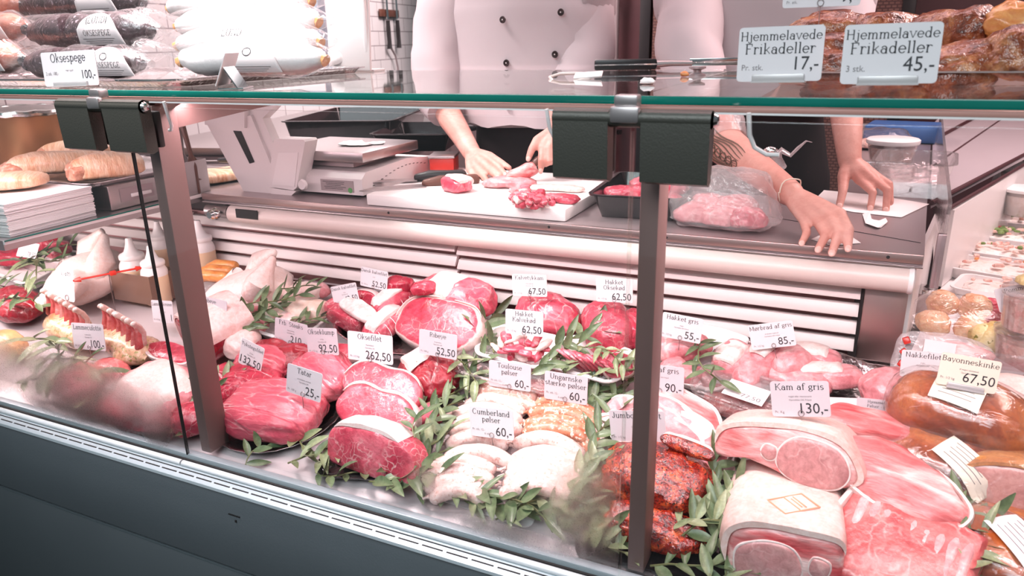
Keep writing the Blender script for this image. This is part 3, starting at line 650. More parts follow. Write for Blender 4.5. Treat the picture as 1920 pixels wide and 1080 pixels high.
# ---- veal platter
tray(752, 640, .36, .155, .03, M['silver_tray'], 'oval silver platter with a beaded rim under the veal', h=.028, yaw=-3, oval=True)
steak('block of veal loin at the left end of the veal platter', 655, 606, [(-.058, -.02), (-.055, .022), (0, .03), (.05, .02), (.055, -.02), (0, -.028)], .045, M['beef_slice'], .045, -14, 0, 8, None, seed=11, name='veal_loin', cat='meat')
steak('white fat sheet covering the veal loin on the veal platter', 676, 585, [(-.05, -.018), (-.045, .018), (.03, .02), (.05, .0), (.04, -.02)], .012, M['fat'], .093, -16, 6, 10, None, seed=12, name='fat_sheet', cat='meat')
steak('upright slice of dark red veal behind the veal loin', 692, 566, ell(.036, .028, 10, 5, .05), .02, M['beef'], .075, 0, 62, 0, (2, 50), .003, 13, name='veal_slice')
for k, (x, y, ln) in enumerate(((728, 622, .12), (742, 578, .13))):
    t = roast_thing('rolled_veal', ('netted rolled veal joint at the front of the veal platter', 'netted rolled veal joint behind the front one, white fat on top')[k], 'meat', x, y, ln, .072, .068, M['veal'], .045+.012*k, 78-8*k, 0, 0, seed=14+k, amp=.004)
    fatpatch(t, ln, .072, .068, 60, 118, -.8, .8, M['fat'], .0015, k)
    for q in range(5):
        xx = (-.36+.18*q)*ln; c = math.sqrt(max(.05, 1-(2*xx/ln)**2))**.8; P = []
        for j in range(17):
            a = 2*PI*j/16; z = .036*c*math.sin(a); P.append((xx, .039*c*math.cos(a), (z if z > 0 else z*.45)+.0155))
        obj('string', MB().tube(P, .0009, 5), M['paper'], t)
t = steak('large round veal leg cut with a white seam at the front of the veal platter', 836, 626, ell(.115, .065, 12, 7, .05), .05, M['beef_rim'], .045, -6, 26, 0, (4, 30), .003, 16, name='veal_round', cat='meat', dome=.012)
t = roast_thing('veal_joint', 'big marbled veal joint on top of the veal platter', 'meat', 862, 575, .20, .115, .10, M['veal'], .062, -14, seed=17, amp=.007)
fatpatch(t, .20, .115, .10, 60, 150, -.6, .1, M['fat_pink'], .0, 4)
roast_thing('veal_trim', 'small red veal trimming at the top of the veal platter', 'meat', 795, 548, .06, .04, .035, M['beef'], .12, 20, seed=18)
roast_thing('veal_joint', 'small dark veal joint at the back of the veal platter behind the rolled joints', 'meat', 752, 545, .07, .05, .05, M['beef'], .09, 20, seed=19)
# ---- white trays of diced and sliced meat
def meatchunk(label, x, y, h, s, mat, seed, group, yaw=0):
    t = thing('meat_chunk', label, 'meat', dframe(x, y, h, yaw) @ rot('X', rnd.uniform(-40, 40)), group); obj('flesh', roast(s*rnd.uniform(1.2, 1.9), s*rnd.uniform(.5, .8), s*.55, seed, .004, 30, nu=18, nv=10), mat, t); return t
tray(975, 668, .160, .10, .030, M['foam'], 'white foam tray of diced veal under the veal mince card', h=.035, yaw=-5, r=.025)
cl = [(928, 655), (945, 662), (960, 668), (978, 672), (998, 672), (1015, 668), (938, 645), (956, 650), (975, 655), (995, 658), (1012, 655), (950, 635), (968, 640), (988, 645), (1006, 642), (1022, 650), (962, 658), (985, 664)]
for k, (x, y) in enumerate(cl): meatchunk('diced veal chunk heaped in the white tray behind the leaves', x, y, .066+.010*(k > 5)+.010*(k > 10), .026, M['veal'] if k % 3 else M['fat_pink'], k, 'diced veal in the white foam tray', rnd.uniform(-90, 90))
roast_thing('veal_joint', 'pale veal joint with white seams behind the diced veal tray', 'meat', 1032, 612, .165, .10, .105, M['veal'], .03, -22, seed=21, amp=.007)
tray(1107, 692, .155, .10, .030, M['foam'], 'white foam tray of sliced beef right of the diced veal tray', h=.035, yaw=-8, r=.025)
for k in range(8):
    steak(('thin beef slice in the fanned slices, ' + ('first', 'second', 'third', 'fourth', 'fifth', 'sixth', 'seventh', 'eighth')[k] + ' from the left end'), 1066+k*11.5, 678+k*2.4, ell(.042, .032, 10, 40+k, .05), .008, M['beef_pale'], .062, 62, 0, 58, None, seed=40+k, name='beef_slice', group='fanned beef slices in the white foam tray', amp=.001)
steak('dark beef end piece at the right end of the fanned slices', 1158, 690, ell(.033, .027, 10, 49, .06), .03, M['beef_rim'], .062, 20, 40, 0, None, seed=50, name='beef_slice')
roast_thing('beef_joint', 'large marbled beef joint behind the fanned slices, under the beef mince card', 'meat', 1142, 640, .15, .11, .115, M['beef_slice'], .03, -60, seed=22, amp=.006)
roast_thing('beef_joint', 'beef joint half hidden behind the right post', 'meat', 1195, 640, .09, .09, .10, M['beef'], .03, -20, seed=23)
# ---- clear boxes of mince
def clearbox(label, Mx, L, W, H, fill, name='mince_box'):
    t = thing(name, label, 'box', Mx)
    obj('clear_shell', tray_mb(L, W, H, .02, .006, .0012, .008), M['film_tray'], t)
    obj('filling', roast(L*.86, W*.82, H*.8, 3, .005, 30, .5, .3), fill, t)
    obj('clear_lid', tray_mb(L*1.02, W*1.02, .008, .02, .006, .001, .004).xf(Matrix.Translation((0, 0, H+.0006))), M['film_tray'], t); return t
clearbox('clear plastic box of red mince behind the Toulouse sausages', dframe(925, 722, .004, -6), .15, .085, .05, M['mince'])
clearbox('clear plastic box of red mince behind the Hungarian sausage card', dframe(1018, 742, .004, -6), .09, .07, .045, M['mince'])
t = clearbox('clear lidded box of pork mince with a handwritten white label', dframe(1380, 765, .012, -14), .145, .085, .045, M['mince'])
lb = obj('written_label', MB().box((.022, -.010, .0555), (.075, .045, .0006)), M['label'], t); MINCE_LABEL = t
# ---- sausages in two columns
tray(885, 848, .135, .28, .010, M['film_tray'], 'clear tray under the left column of sausages', h=.0, yaw=17)
tray(1035, 855, .135, .28, .010, M['film_tray'], 'clear tray under the right column of sausages', h=.0, yaw=17)
tray(905, 935, .20, .05, .004, M['foam'], 'white board at the front edge under the sausage columns', h=.0, yaw=-3, r=.006)
G1, G2, G3, G4 = 'pale Cumberland sausages in the left column', 'Toulouse sausages at the back', 'paprika sausages under the Hungarian card', 'pale sausages in the right column'
ordn = ('backmost', 'second from the back', 'third from the back', 'fourth from the back', 'fifth from the back', 'sixth from the back', 'seventh from the back', 'eighth from the back', 'ninth from the back', 'front one')
for k, (a, b_) in enumerate((((897, 722), (985, 728)), ((895, 735), (1000, 746)), ((894, 748), (1004, 764)))):
    sausage('brownish pink Toulouse sausage under the Toulouse card, ' + ordn[k], a, b_, .036-.004*k, .0142, M['saus_pink'], G2, .006, .004, k)
for k, (a, b_) in enumerate((((878, 757), (978, 772)), ((856, 776), (972, 788)), ((852, 796), (972, 806)), ((852, 812), (955, 818)), ((843, 832), (945, 834)), ((841, 858), (955, 866)), ((812, 878), (922, 880)), ((803, 896), (918, 900)), ((806, 916), (910, 920)), ((816, 932), (905, 936)))):
    sausage('pale pink sausage in the left sausage column, ' + ordn[k], a, b_, .034 if k in (1, 2, 5) else .026, .0152, M['saus_white'], G1, .010, .010, 10+k)
for k, (a, b_) in enumerate((((1012, 756), (1118, 782)), ((998, 774), (1112, 796)), ((990, 796), (1102, 810)), ((988, 810), (1100, 822)), ((1052, 800), (1122, 838)), ((1060, 822), (1118, 852)))):
    sausage('orange-brown paprika sausage under the Hungarian card, ' + ordn[k], a, b_, .034 if k < 4 else .018, .0148, M['saus_red'], G3, .008, .008, 30+k)
for k, (a, b_) in enumerate((((972, 830), (1088, 852)), ((966, 862), (1092, 874)), ((960, 878), (1088, 888)), ((956, 892), (1082, 902)), ((952, 908), (1076, 914)), ((945, 926), (1066, 930)))):
    sausage('pale pink sausage in the right sausage column, ' + ordn[k], a, b_, .036, .0158, M['saus_white'], G4, .012, .010, 40+k)
# ---- spicy roasts behind the right post
tray(1236, 985, .225, .20, .012, M['black_gloss'], 'black tray under the chili marinated roasts', h=.0, yaw=4)
roast_thing('marinated_roast', 'chili red marinated pork roast at the back of the black tray behind the right post', 'meat', 1232, 918, .185, .135, .10, M['spicy'], .012, -8, seed=61, amp=.011, freq=26)
roast_thing('marinated_roast', 'chili red marinated pork roast at the front of the black tray behind the right post', 'meat', 1226, 1000, .165, .075, .052, M['spicy'], .014, -5, seed=62, amp=.009, freq=28)
t = steak('pale bone end of rib at the back of the chili roasts', 1290, 842, ell(.045, .012, 10, 2, .05), .016, M['spicy'], .085, -12, 30, 0, (4, 24), .006, 63, name='rib_end', cat='meat')
# ---- pork chops and schnitzel at the post
tray(1245, 815, .15, .17, .012, M['foam'], 'white tray under the pale pork slices behind the jumbo chop card', h=.006, yaw=-14)
for k, (x, y, h) in enumerate(((1275, 775, .044), (1258, 800, .040), (1240, 822, .036), (1200, 800, .03))):
    steak('pale pink pork slice with a fat edge, ' + ('topmost at the back', 'second in the overlapping row', 'frontmost in the row', 'left of the post')[k], x, y, ell(.078, .042, 11, 70+k, .08), .010, (M['pork_belly'], M['pork'], M['pork'], M['pork'])[k], h, -24, 14, 6, (0, 26), .006, 70+k, name='pork_slice', group='overlapping pork slices behind the jumbo chop card')
for k, (x, y) in enumerate(((1262, 812), (1290, 838), (1180, 835))):
    steak('thick pork chop with white fat beside the chili roasts, ' + ('under the slices', 'right front', 'left of the post')[k], x, y, ell(.075, .04, 11, 80+k, .1), .016, M['fat_pink'] if k != 1 else M['pork'], .03-.006*k, -16, 18, 0, (0, 30), .008, 80+k, name='pork_chop')
# ---- pork tray with tenderloins and cubes
tray(1500, 712, .34, .17, .022, M['silver_tray'], 'oval silver platter under the pork tenderloins', h=.02, yaw=-6, oval=True)
tray(1300, 700, .15, .12, .028, M['foam'], 'white foam tray under the pork cubes behind the 90 price card', h=.012, yaw=-8, r=.025)
for k, (x, y, ln, w_, h_, ya, h) in enumerate(((1270, 665, .09, .07, .06, 20, .04), (1305, 655, .07, .04, .05, -30, .04), (1290, 712, .06, .045, .04, 10, .034), (1318, 716, .05, .04, .036, -20, .034), (1264, 700, .06, .05, .04, 50, .034))):
    roast_thing('pork_piece', 'pink pork piece in the white foam tray, ' + ('large one under the pork mince card', 'beside the white lid at the back', 'front middle', 'front right corner', 'left by the post')[k], 'meat', x, y, ln, w_, h_, M['pork'], h, ya, seed=90+k)
steak('white foam lid leaning against the louvres behind the pork pieces', 1345, 636, [(-.06, -.02), (-.06, .02), (.05, .02), (.06, 0), (.05, -.02)], .006, M['foam'], .05, -8, 50, 0, None, seed=3, name='foam_lid', cat='tray')
for k, (x, y, ln, w_, ya, h) in enumerate(((1375, 690, .10, .075, 72, .035), (1412, 712, .11, .07, 74, .03), (1440, 672, .10, .062, 66, .05), (1482, 690, .085, .06, 60, .05), (1525, 682, .10, .055, -8, .045), (1480, 722, .15, .06, -8, .03), (1545, 716, .13, .055, 14, .035))):
    t = roast_thing('pork_tenderloin', 'pink pork tenderloin on the silver platter, ' + ('leftmost with white fat', 'second from the left, blunt end forward', 'upright piece under the 85 card', 'small red-ended piece right of the 85 card', 'at the right back', 'long one above the 130 card', 'at the right front')[k], 'meat', x, y, ln, w_, w_*.9, M['pork'], h, ya, seed=100+k, taper=.25, amp=.004)
    if k in (0, 2, 4, 6): fatpatch(t, ln, w_, w_*.9, 40, 120, -.7, .4, M['fat'], .0, k)
# ---- pork loins, belly, ribs in the right foreground
sc2 = lambda P, k: [(x*k, y*k) for x, y in P]
kam = sc2([(-.110, .006), (-.112, .040), (-.09, .062), (-.03, .078), (.03, .086), (.085, .076), (.115, .040), (.110, .016), (.075, -.002), (.05, -.012), (.0, .004), (-.06, .014)], .92)
keye = sc2([(-.004, .014), (-.006, .050), (.024, .075), (.080, .069), (.104, .036), (.088, .006), (.040, -.002)], .92)
keye2 = sc2([(-.036, .034), (-.030, .048), (-.014, .046), (-.012, .030), (-.024, .024)], .92)
cutjoint('pork_loin', 'pork loin with pale rind lying on top under the 130 price card', 'meat', dframe(1462, 893, .078, -6) @ rot('X', -30), kam, .105, M['pork_belly'], 1, (3, 33), .014, M['rind'], 'rind', [keye, keye2], M['pork_pale'], seed=110)
loin = sc2([(-.078, .004), (-.086, .045), (-.076, .088), (-.03, .102), (.03, .100), (.080, .092), (.088, .05), (.080, .012), (.03, .0), (-.03, -.004)], .90)
leye = sc2([(-.066, .012), (-.070, .060), (-.03, .080), (.012, .074), (.028, .04), (.012, .010), (-.03, .004)], .90)
leye2 = sc2([(.038, .044), (.044, .066), (.066, .060), (.064, .040), (.050, .034)], .90)
t = cutjoint('pork_loin', 'large pork loin with smooth rind and an orange stamp in the right foreground', 'meat', dframe(1464, 1104, .022, 5) @ rot('X', -20), loin, .205, M['pork_belly'], 1, (4, 30), .016, M['rind'], 'rind', [leye, leye2], M['pork_pale'], seed=111)
st = MB()
for a, b_ in (((-.035, -.02), (.025, -.02)), ((.025, -.02), (.025, .02)), ((.025, .02), (-.035, .02)), ((-.035, .02), (-.035, -.02)), ((-.008, .018), (-.008, -.018)), ((0, .012), (0, -.012)), ((.006, .016), (.006, -.014))): st.tube([(a[0], a[1], 0), (b_[0], b_[1], 0)], .0011, 5)
obj('ink_stamp', st, simple('orange_stamp_ink', (.72, .36, .22), .6), t, rot('Y', 1) @ Matrix.Translation((.012, .062, .1048)) @ rot('Z', 38))
t = steak('streaky pork belly block behind the rind loin, left of the hams', 1622, 828, [(-.06, -.022), (-.06, .024), (0, .03), (.06, .026), (.062, -.02), (0, -.028)], .05, M['pork_belly'], .045, -6, 0, 0, None, seed=112, name='pork_belly', cat='meat')
obj('rind', MB().box((0, -.002, .002), (.125, .054, .008), bev=.003), M['rind'], t)
steak('thin red rasher edge behind the pork belly block', 1640, 795, ell(.06, .022, 10, 4, .06), .014, M['pork_belly'], .075, -4, 20, 0, None, seed=113, name='pork_belly', cat='meat')
rib = sc2([(-.10, .03), (-.06, .075), (.0, .072), (.06, .045), (.11, .0), (.10, -.035), (.05, -.05), (-.02, -.04), (-.075, -.01)], .92)
steak('folded pork neck slab with white fat streaks between loin and hams', 1668, 930, rib, .045, M['pork_belly'], .055, -12, 18, 0, (18, 50), .007, 114, name='pork_neck', cat='meat', dome=.014, amp=.005)
M['rib_skin'] = meat('rib_membrane', (.62, .26, .27), (.72, .40, .40), (.80, .56, .54), nscale=20, vein=.3, vscale=30)
t = thing('rib_rack', 'rack of pork ribs with pale ridges in the right foreground', 'meat', dframe(1688, 1062, .020, -24) @ rot('X', 10))
rk = [(-.085, -.075), (-.09, .07), (-.05, .085), (.06, .08), (.085, .06), (.085, -.07), (0, -.085)]
obj('flesh', slab(rk, .055, .006, 115, .003), M['lamb_red'], t)
for k in range(9):
    x0 = -.066+k*.0175; obj('rib', MB().tube([(x0+.006*math.sin(k), -.046+.010*math.cos(k*2), .0520), (x0+.002, -.01, .0545), (x0-.006, .035, .0575), (x0-.010, .078, .0515)], [.004, .0068, .0072, .004], 10, .5, True), M['rib_skin'], t)
obj('chine_fat', band(rk, 0, 14, .05, .012, 3).xf(Matrix.Translation((0, 0, .006))), M['fat'], t)
# ---- hams
def ham(label, x, y, L, W, H, h, yaw, seed, lx=.0, ly=-.01, lyaw=0, roll=0, lsz=(.07, .05), cap='label_cream'):
    t = roast_thing('smoked_ham', label, 'ham', x, y, L, W, H, M['ham'], h, yaw, roll, 0, seed=seed, amp=.005, e=.75)
    obj('clear_wrap', roast(L*1.05, W*1.06, H*1.05, seed+1, .004, 14, .75), M['film'], t)
    if lsz:
        n, m = 8, 6; g = []
        for o in (.0035, .0029):
            for i in range(n+1):
                row = []
                for j in range(m+1):
                    q = rot('Z', lyaw) @ Vector((lsz[0]*(i/n-.5), lsz[1]*(j/m-.5), 0)); X_, Y_ = lx+q.x, ly+q.y
                    r2 = max(.02, 1-min(.97, (abs(2*X_/L)**2.6+abs(2*Y_/W)**2.6))); row.append(Vector((X_, Y_, H/2*1.05*r2**.40+H/2*.45+o+.002)))
                g.append(row)
        b = MB(); top, bot = g[:n+1], g[n+1:]
        b.rings([r+q[::-1] for r, q in zip(top, bot)]); obj('paper_label', b, M[cap], t)
        b = MB()
        for j in range(5):
            for o in (0,):
                P = []
                for i in range(6):
                    q = rot('Z', lyaw) @ Vector((lsz[0]*(.1+.66*i/5-.45+.05*(j % 2)), lsz[1]*(.32-.15*j), 0)); X_, Y_ = lx+q.x, ly+q.y
                    r2 = max(.02, 1-min(.97, (abs(2*X_/L)**2.6+abs(2*Y_/W)**2.6))); P.append((X_, Y_, H/2*1.05*r2**.40+H/2*.45+.0058))
                b.tube(P, .0006, 4)
        obj('label_print', b, M['ink_grey'], t)
    return t
ham('orange-brown smoked ham in clear wrap under the Bayonne ham card', 1788, 800, .205, .125, .115, .075, -12, 120, -.005, -.018, -6)
ham('golden smoked ham in clear wrap below the top ham, paper label across it', 1762, 890, .17, .12, .10, .028, -20, 122, .035, -.02, -22, 6, (.085, .045))
t = cutjoint('cut_ham', 'cut ham in clear wrap with its pink face showing at the right edge', 'ham', dframe(1878, 976, .035, -4) @ rot('X', -24), [(-.085, .01), (-.08, .045), (-.04, .075), (.02, .085), (.08, .07), (.1, .03), (.07, -.005), (0, -.012)], .11, M['ham_cut'], 1, (4, 32), .010, M['ham_rind'], 'rind', None, None, seed=124)
obj('clear_wrap', slab([(-.095, .0), (-.09, .05), (-.04, .085), (.02, .094), (.09, .078), (.11, .03), (.08, -.012), (0, -.02)], .125, .004, 4, .004).xf(Matrix.Translation((0, .118, 0)) @ rot('X', 90)), M['film'], t)
ham('golden ham with a white label at the lower right corner', 1880, 1062, .17, .13, .085, .02, -26, 126, .01, .0, -30, 0, (.08, .05), 'label')
roast_thing('smoked_ham', 'amber ham half hidden by leaves below the cut ham', 'ham', 1848, 1000, .16, .10, .07, M['ham'], .01, 6, seed=128)
roast_thing('smoked_ham', 'round ham end showing pink at the bottom right corner', 'ham', 1905, 1105, .10, .10, .08, M['ham_cut'], .012, 0, seed=129)
# ---- raw pork fillet by the louvre corner and pieces at the right edge
roast_thing('pork_fillet', 'raw pink pork fillet behind the rasher, left of the top ham', 'meat', 1665, 745, .10, .08, .07, M['pork'], .03, 24, seed=130)
roast_thing('poultry_piece', 'pale wrapped poultry piece at the right edge behind the top ham', 'meat', 1905, 775, .11, .09, .09, M['poultry'], .05, 0, seed=131)
roast_thing('pork_fillet', 'second raw pork fillet under the neck fillet card', 'meat', 1712, 728, .08, .06, .05, M['pork'], .04, -10, seed=132)
# ---- left pane: ribeye joint, lamb racks, poultry, bottles
rb = [(-.075, .002), (-.085, .045), (-.06, .085), (-.01, .10), (.045, .088), (.075, .045), (.06, .004), (0, -.006)]
t = cutjoint('ribeye_joint', 'fat-rimmed red ribeye joint behind the left post', 'meat', dframe(372, 668, .022, -22), rb, .13, M['beef_dark'], 1, (0, 34), .012, M['fat_pink'], seed=140)
roast_thing('ribeye_joint', 'pink outer side of a ribeye joint right of the left post', 'meat', 458, 656, .115, .09, .08, M['fat_pink'], .018, -40, seed=141)
steak('flat red flank slice in front of the ribeye joint', 330, 672, ell(.08, .026, 10, 6, .1), .028, M['beef_rim'], .030, -6, 14, 0, (26, 54), .006, 142, name='flank_steak')
roast_thing('pork_joint', 'pale pink joint behind the 210 price card', 'meat', 470, 618, .12, .09, .075, M['pork'], .02, -20, seed=143)
def rack(label, Mx, L, n, seed):
    t = thing('lamb_rack', label, 'meat', Mx); q = random.Random(seed)
    obj('flesh', roast(L, .085, .085, seed, .007, 18), M['lamb'], t)
    for k in range(n):
        x = -L*.42+L*.84*k/(n-1); dx = q.uniform(-.006, .006)
        x += q.uniform(-.003, .003); P = [(x, .01, .05), (x+dx*.4+.004, .020, .078), (x+dx+.010, .016, .100), (x+dx*1.6+.018, .004, .120)]
        r = obj('rib_bone', MB().tube(P, [.0085, .0068, .0062, .0075], 8, .75, True), M['bone'], t)
        obj('rib_meat', MB().tube([(x, .0, .05), (x+dx*.4, .014, .082), (x+dx*.8, .012, .104)], [.011, .009, .003], 8, .7, True), M['lamb_red'], r)
    return t
rack('marinated rack of lamb at the back of the left pane, bones pointing up', dframe(140, 632, .014, -14), .23, 8, 151)
rack('marinated rack of lamb in front, crossing bones, beside the lamb crown card', dframe(245, 662, .016, -14), .20, 8, 152)
roast_thing('lamb_rump', 'golden marinated lamb rump right of the 100 price card', 'meat', 265, 668, .11, .09, .06, M['lamb'], .02, 20, seed=153)
roast_thing('lamb_rump', 'small reddish lamb rump in front of the marinated ones', 'meat', 215, 700, .12, .06, .045, M['lamb_red'], .016, -10, seed=154)
roast_thing('roast_piece', 'orange roasted piece at the left edge of the photo', 'meat', 15, 665, .12, .09, .085, M['ham_rind'], .02, 0, seed=155)
tray(250, 785, .30, .17, .014, M['black_gloss'], 'black tray behind the fogged glass at the left', h=.002, yaw=-4)
t = roast_thing('pork_shoulder', 'large pale pink joint behind the fogged glass at the left post', 'meat', 310, 762, .22, .16, .115, M['pork'], .012, -18, seed=156, amp=.007)
fatpatch(t, .22, .16, .115, 40, 130, -.6, .8, M['fat_pink'], .001, 4)
roast_thing('beef_joint', 'bright red beef joint in front behind the fogged glass', 'meat', 262, 785, .18, .10, .075, M['beef'], .014, -10, seed=157)
roast_thing('beef_joint', 'red joint at the middle of the fogged left pane', 'meat', 150, 728, .16, .10, .075, M['beef_pale'], .014, -8, seed=158)
roast_thing('beef_joint', 'narrow red beef joint seen between left pane edge and post', 'meat', 372, 800, .09, .08, .075, M['beef'], .014, 30, seed=159)
roast_thing('beef_joint', 'dark wine-red beef joint at the far left', 'meat', 40, 584, .22, .12, .085, M['beef_dark'], .012, -12, seed=160)
tray(58, 508, .30, .15, .035, M['foam'], 'white tray of red meat at the far left under the leaves', h=.02, yaw=-10)
for k, (x, y, ln, ya) in enumerate(((20, 492, .13, 10), (100, 462, .11, -20), (60, 470, .10, 30), (112, 478, .08, 0), (-10, 478, .1, 20))):
    roast_thing('beef_piece', 'bright red beef in the far left tray, ' + ('front with a fat seam', 'at the right end by the louvres', 'behind the small card', 'under the leaf sprig', 'at the photo edge')[k], 'meat', x, y, ln, .07, .06, M['beef'] if k != 3 else M['veal'], .05, ya, seed=161+k)
def bird(label, Mx, L, W, H, seed, legs=True, mat='poultry', up=1.0):
    t = thing('whole_poultry', label, 'poultry', Mx)
    obj('body', roast(L, W, H, seed, .006, 12, .95, .55, taper=.35), M[mat], t)
    for s in (-1, 1):
        obj('leg', MB().tube([(L*.16, s*W*.30, H*.50), (L*.27, s*W*.34, H*.70), (L*.36, s*W*.22, H*.86*up), (L*.43, s*W*.13, H*.96*up)], [.034, .038, .020, .012], 12, .95, True).jitter(.003, 40, seed), M[mat], t)
        obj('wing', MB().tube([(-L*.22, s*W*.46, H*.45), (-L*.05, s*W*.56, H*.52), (-L*.24, s*W*.58, H*.40)], [.016, .018, .009], 10, .8, True), M[mat], t)
    obj('neck_skin', roast(.05, .05, .035, seed+2, .004, 20).xf(Matrix.Translation((-L*.47, 0, H*.25))), M[mat], t); return t
bird('whole pale pink chicken with raised legs at the back left', dframe(176, 552, .018, 62) @ rot('Y', -6), .24, .18, .15, 171)
bird('whole white chicken at the back, right of the left post', dframe(470, 577, .022, 36) @ rot('Y', -8), .26, .16, .12, 172)
tray(552, 622, .155, .12, .034, M['foam'], 'white foam tray of chicken parts under leaf sprigs', h=.014, yaw=-8, r=.025)
for k, (x, y, ln, w_, ya, m_) in enumerate(((580, 592, .12, .075, 8, 'poultry_raw'), (525, 592, .09, .06, -20, 'poultry_raw'), (570, 560, .10, .07, 30, 'poultry'), (606, 550, .06, .04, -40, 'pork'), (545, 606, .07, .05, 0, 'fat_pink'))):
    roast_thing('chicken_part', 'raw chicken part in the white foam tray, ' + ('large yellowish breast at the right', 'breast at the left', 'pale skin piece at the back', 'pink fillet tip by the 42,50 card', 'small pale piece in front')[k], 'meat', x, y, ln, w_, w_*.75, M[m_], .045, ya, seed=175+k)
t = thing('sausage_bag', 'clear bag of orange sausages behind the white chicken', 'bag', dframe(400, 545, .02, 12))
obj('film_bag', roast(.17, .14, .06, 181, .008, 18), M['film_pink'], t)
for k, y in enumerate((-.02, .008, .034)): obj('sausage', MB().tube([(-.05+.02*k, y, .05), (.01, y+.006, .058), (.06, y+.004, .054)], .016, 12, 1, True), M['saus_orange'], t)
# ---- squeeze bottles
def bottle_proto(label, Mx, group):
    t = thing('squeeze_bottle', label, 'bottle', Mx, group)
    obj('bottle_body', MB().lathe([(0, 0), (.033, .001), (.036, .006), (.036, .085), (.0345, .098), (.029, .108), (.029, .114), (0, .114)], 28), M['cream_sauce'], t)
    obj('spout_cap', MB().lathe([(.0315, .112), (.0325, .114), (.0325, .122), (.030, .126), (.018, .132), (.011, .150), (.0085, .164), (.0075, .170), (0, .171)], 28), M['white'], t)
    obj('shoulder', MB().lathe([(.0362, .084), (.0364, .090), (.035, .0985), (.0295, .1085), (.0295, .112), (.0, .112)], 28), M['white'], t); return t
bt = None; GB = 'squeeze bottles of dressing at the back of the counter'
for k, (x, y, s) in enumerate(((262, 560, 1.0), (300, 570, .95), (378, 510, .95), (424, 490, 1.0), (366, 474, .9), (395, 520, 1.0))):
    lb = 'cream dressing squeeze bottle with a white spout, ' + ('left one in the dark holder', 'right one in the dark holder', 'front one right of the left post', 'rightmost against the louvres', 'at the back right of the left post', 'between the others behind the post')[k]
    Mx = frame(pd(x, y, .004)) @ Matrix.Scale(s, 4)
    if bt is None: bt = bottle_proto(lb, Mx, GB)
    else: dup(bt, Mx, lb, GB)
t = thing('bottle_holder', 'dark brown open holder around the dressing bottles', 'holder', frame(pd(280, 566, .0)))
b = MB()
for c, d in (((-.0, -.045, .04), (.15, .003, .08)), ((0, .045, .04), (.15, .003, .08)), ((-.075, 0, .04), (.003, .09, .08)), ((.075, 0, .04), (.003, .09, .08)), ((0, 0, .002), (.15, .09, .003))): b.box(c, d)
obj('holder_box', b, simple('brown_smoked_plastic', (.20, .12, .09), .2, trans=0), t, smooth=False)
# red marker line with arrow heads on a thin clear ticket holder
A_, B_ = pd(142, 542, .13), pd(264, 490, .13)
t = thing('red_pointer', 'thin red double-ended pointer rod above the lamb racks', 'rod', frame((A_+B_)/2, B_-A_)); L_ = (B_-A_).length
obj('rod', MB().tube([(-L_/2, 0, 0), (L_/2, 0, 0)], .0026, 8), M['redmark'], t)
for s in (-1, 1): obj('arrow_head', MB().tube([(s*L_/2, 0, 0), (s*(L_/2-.004), 0, 0), (s*(L_/2-.018), 0, 0)], [.0005, .004, .0075], 6), M['redmark'], t)
obj('joint', MB().box((.01, 0, 0), (.016, .01, .012), bev=.003), M['redmark'], t)
obj('support', MB().tube([(0, 0, 0), (0, .01, -.05), (0, .012, -.13)], .0012, 6), M['wire'], t)
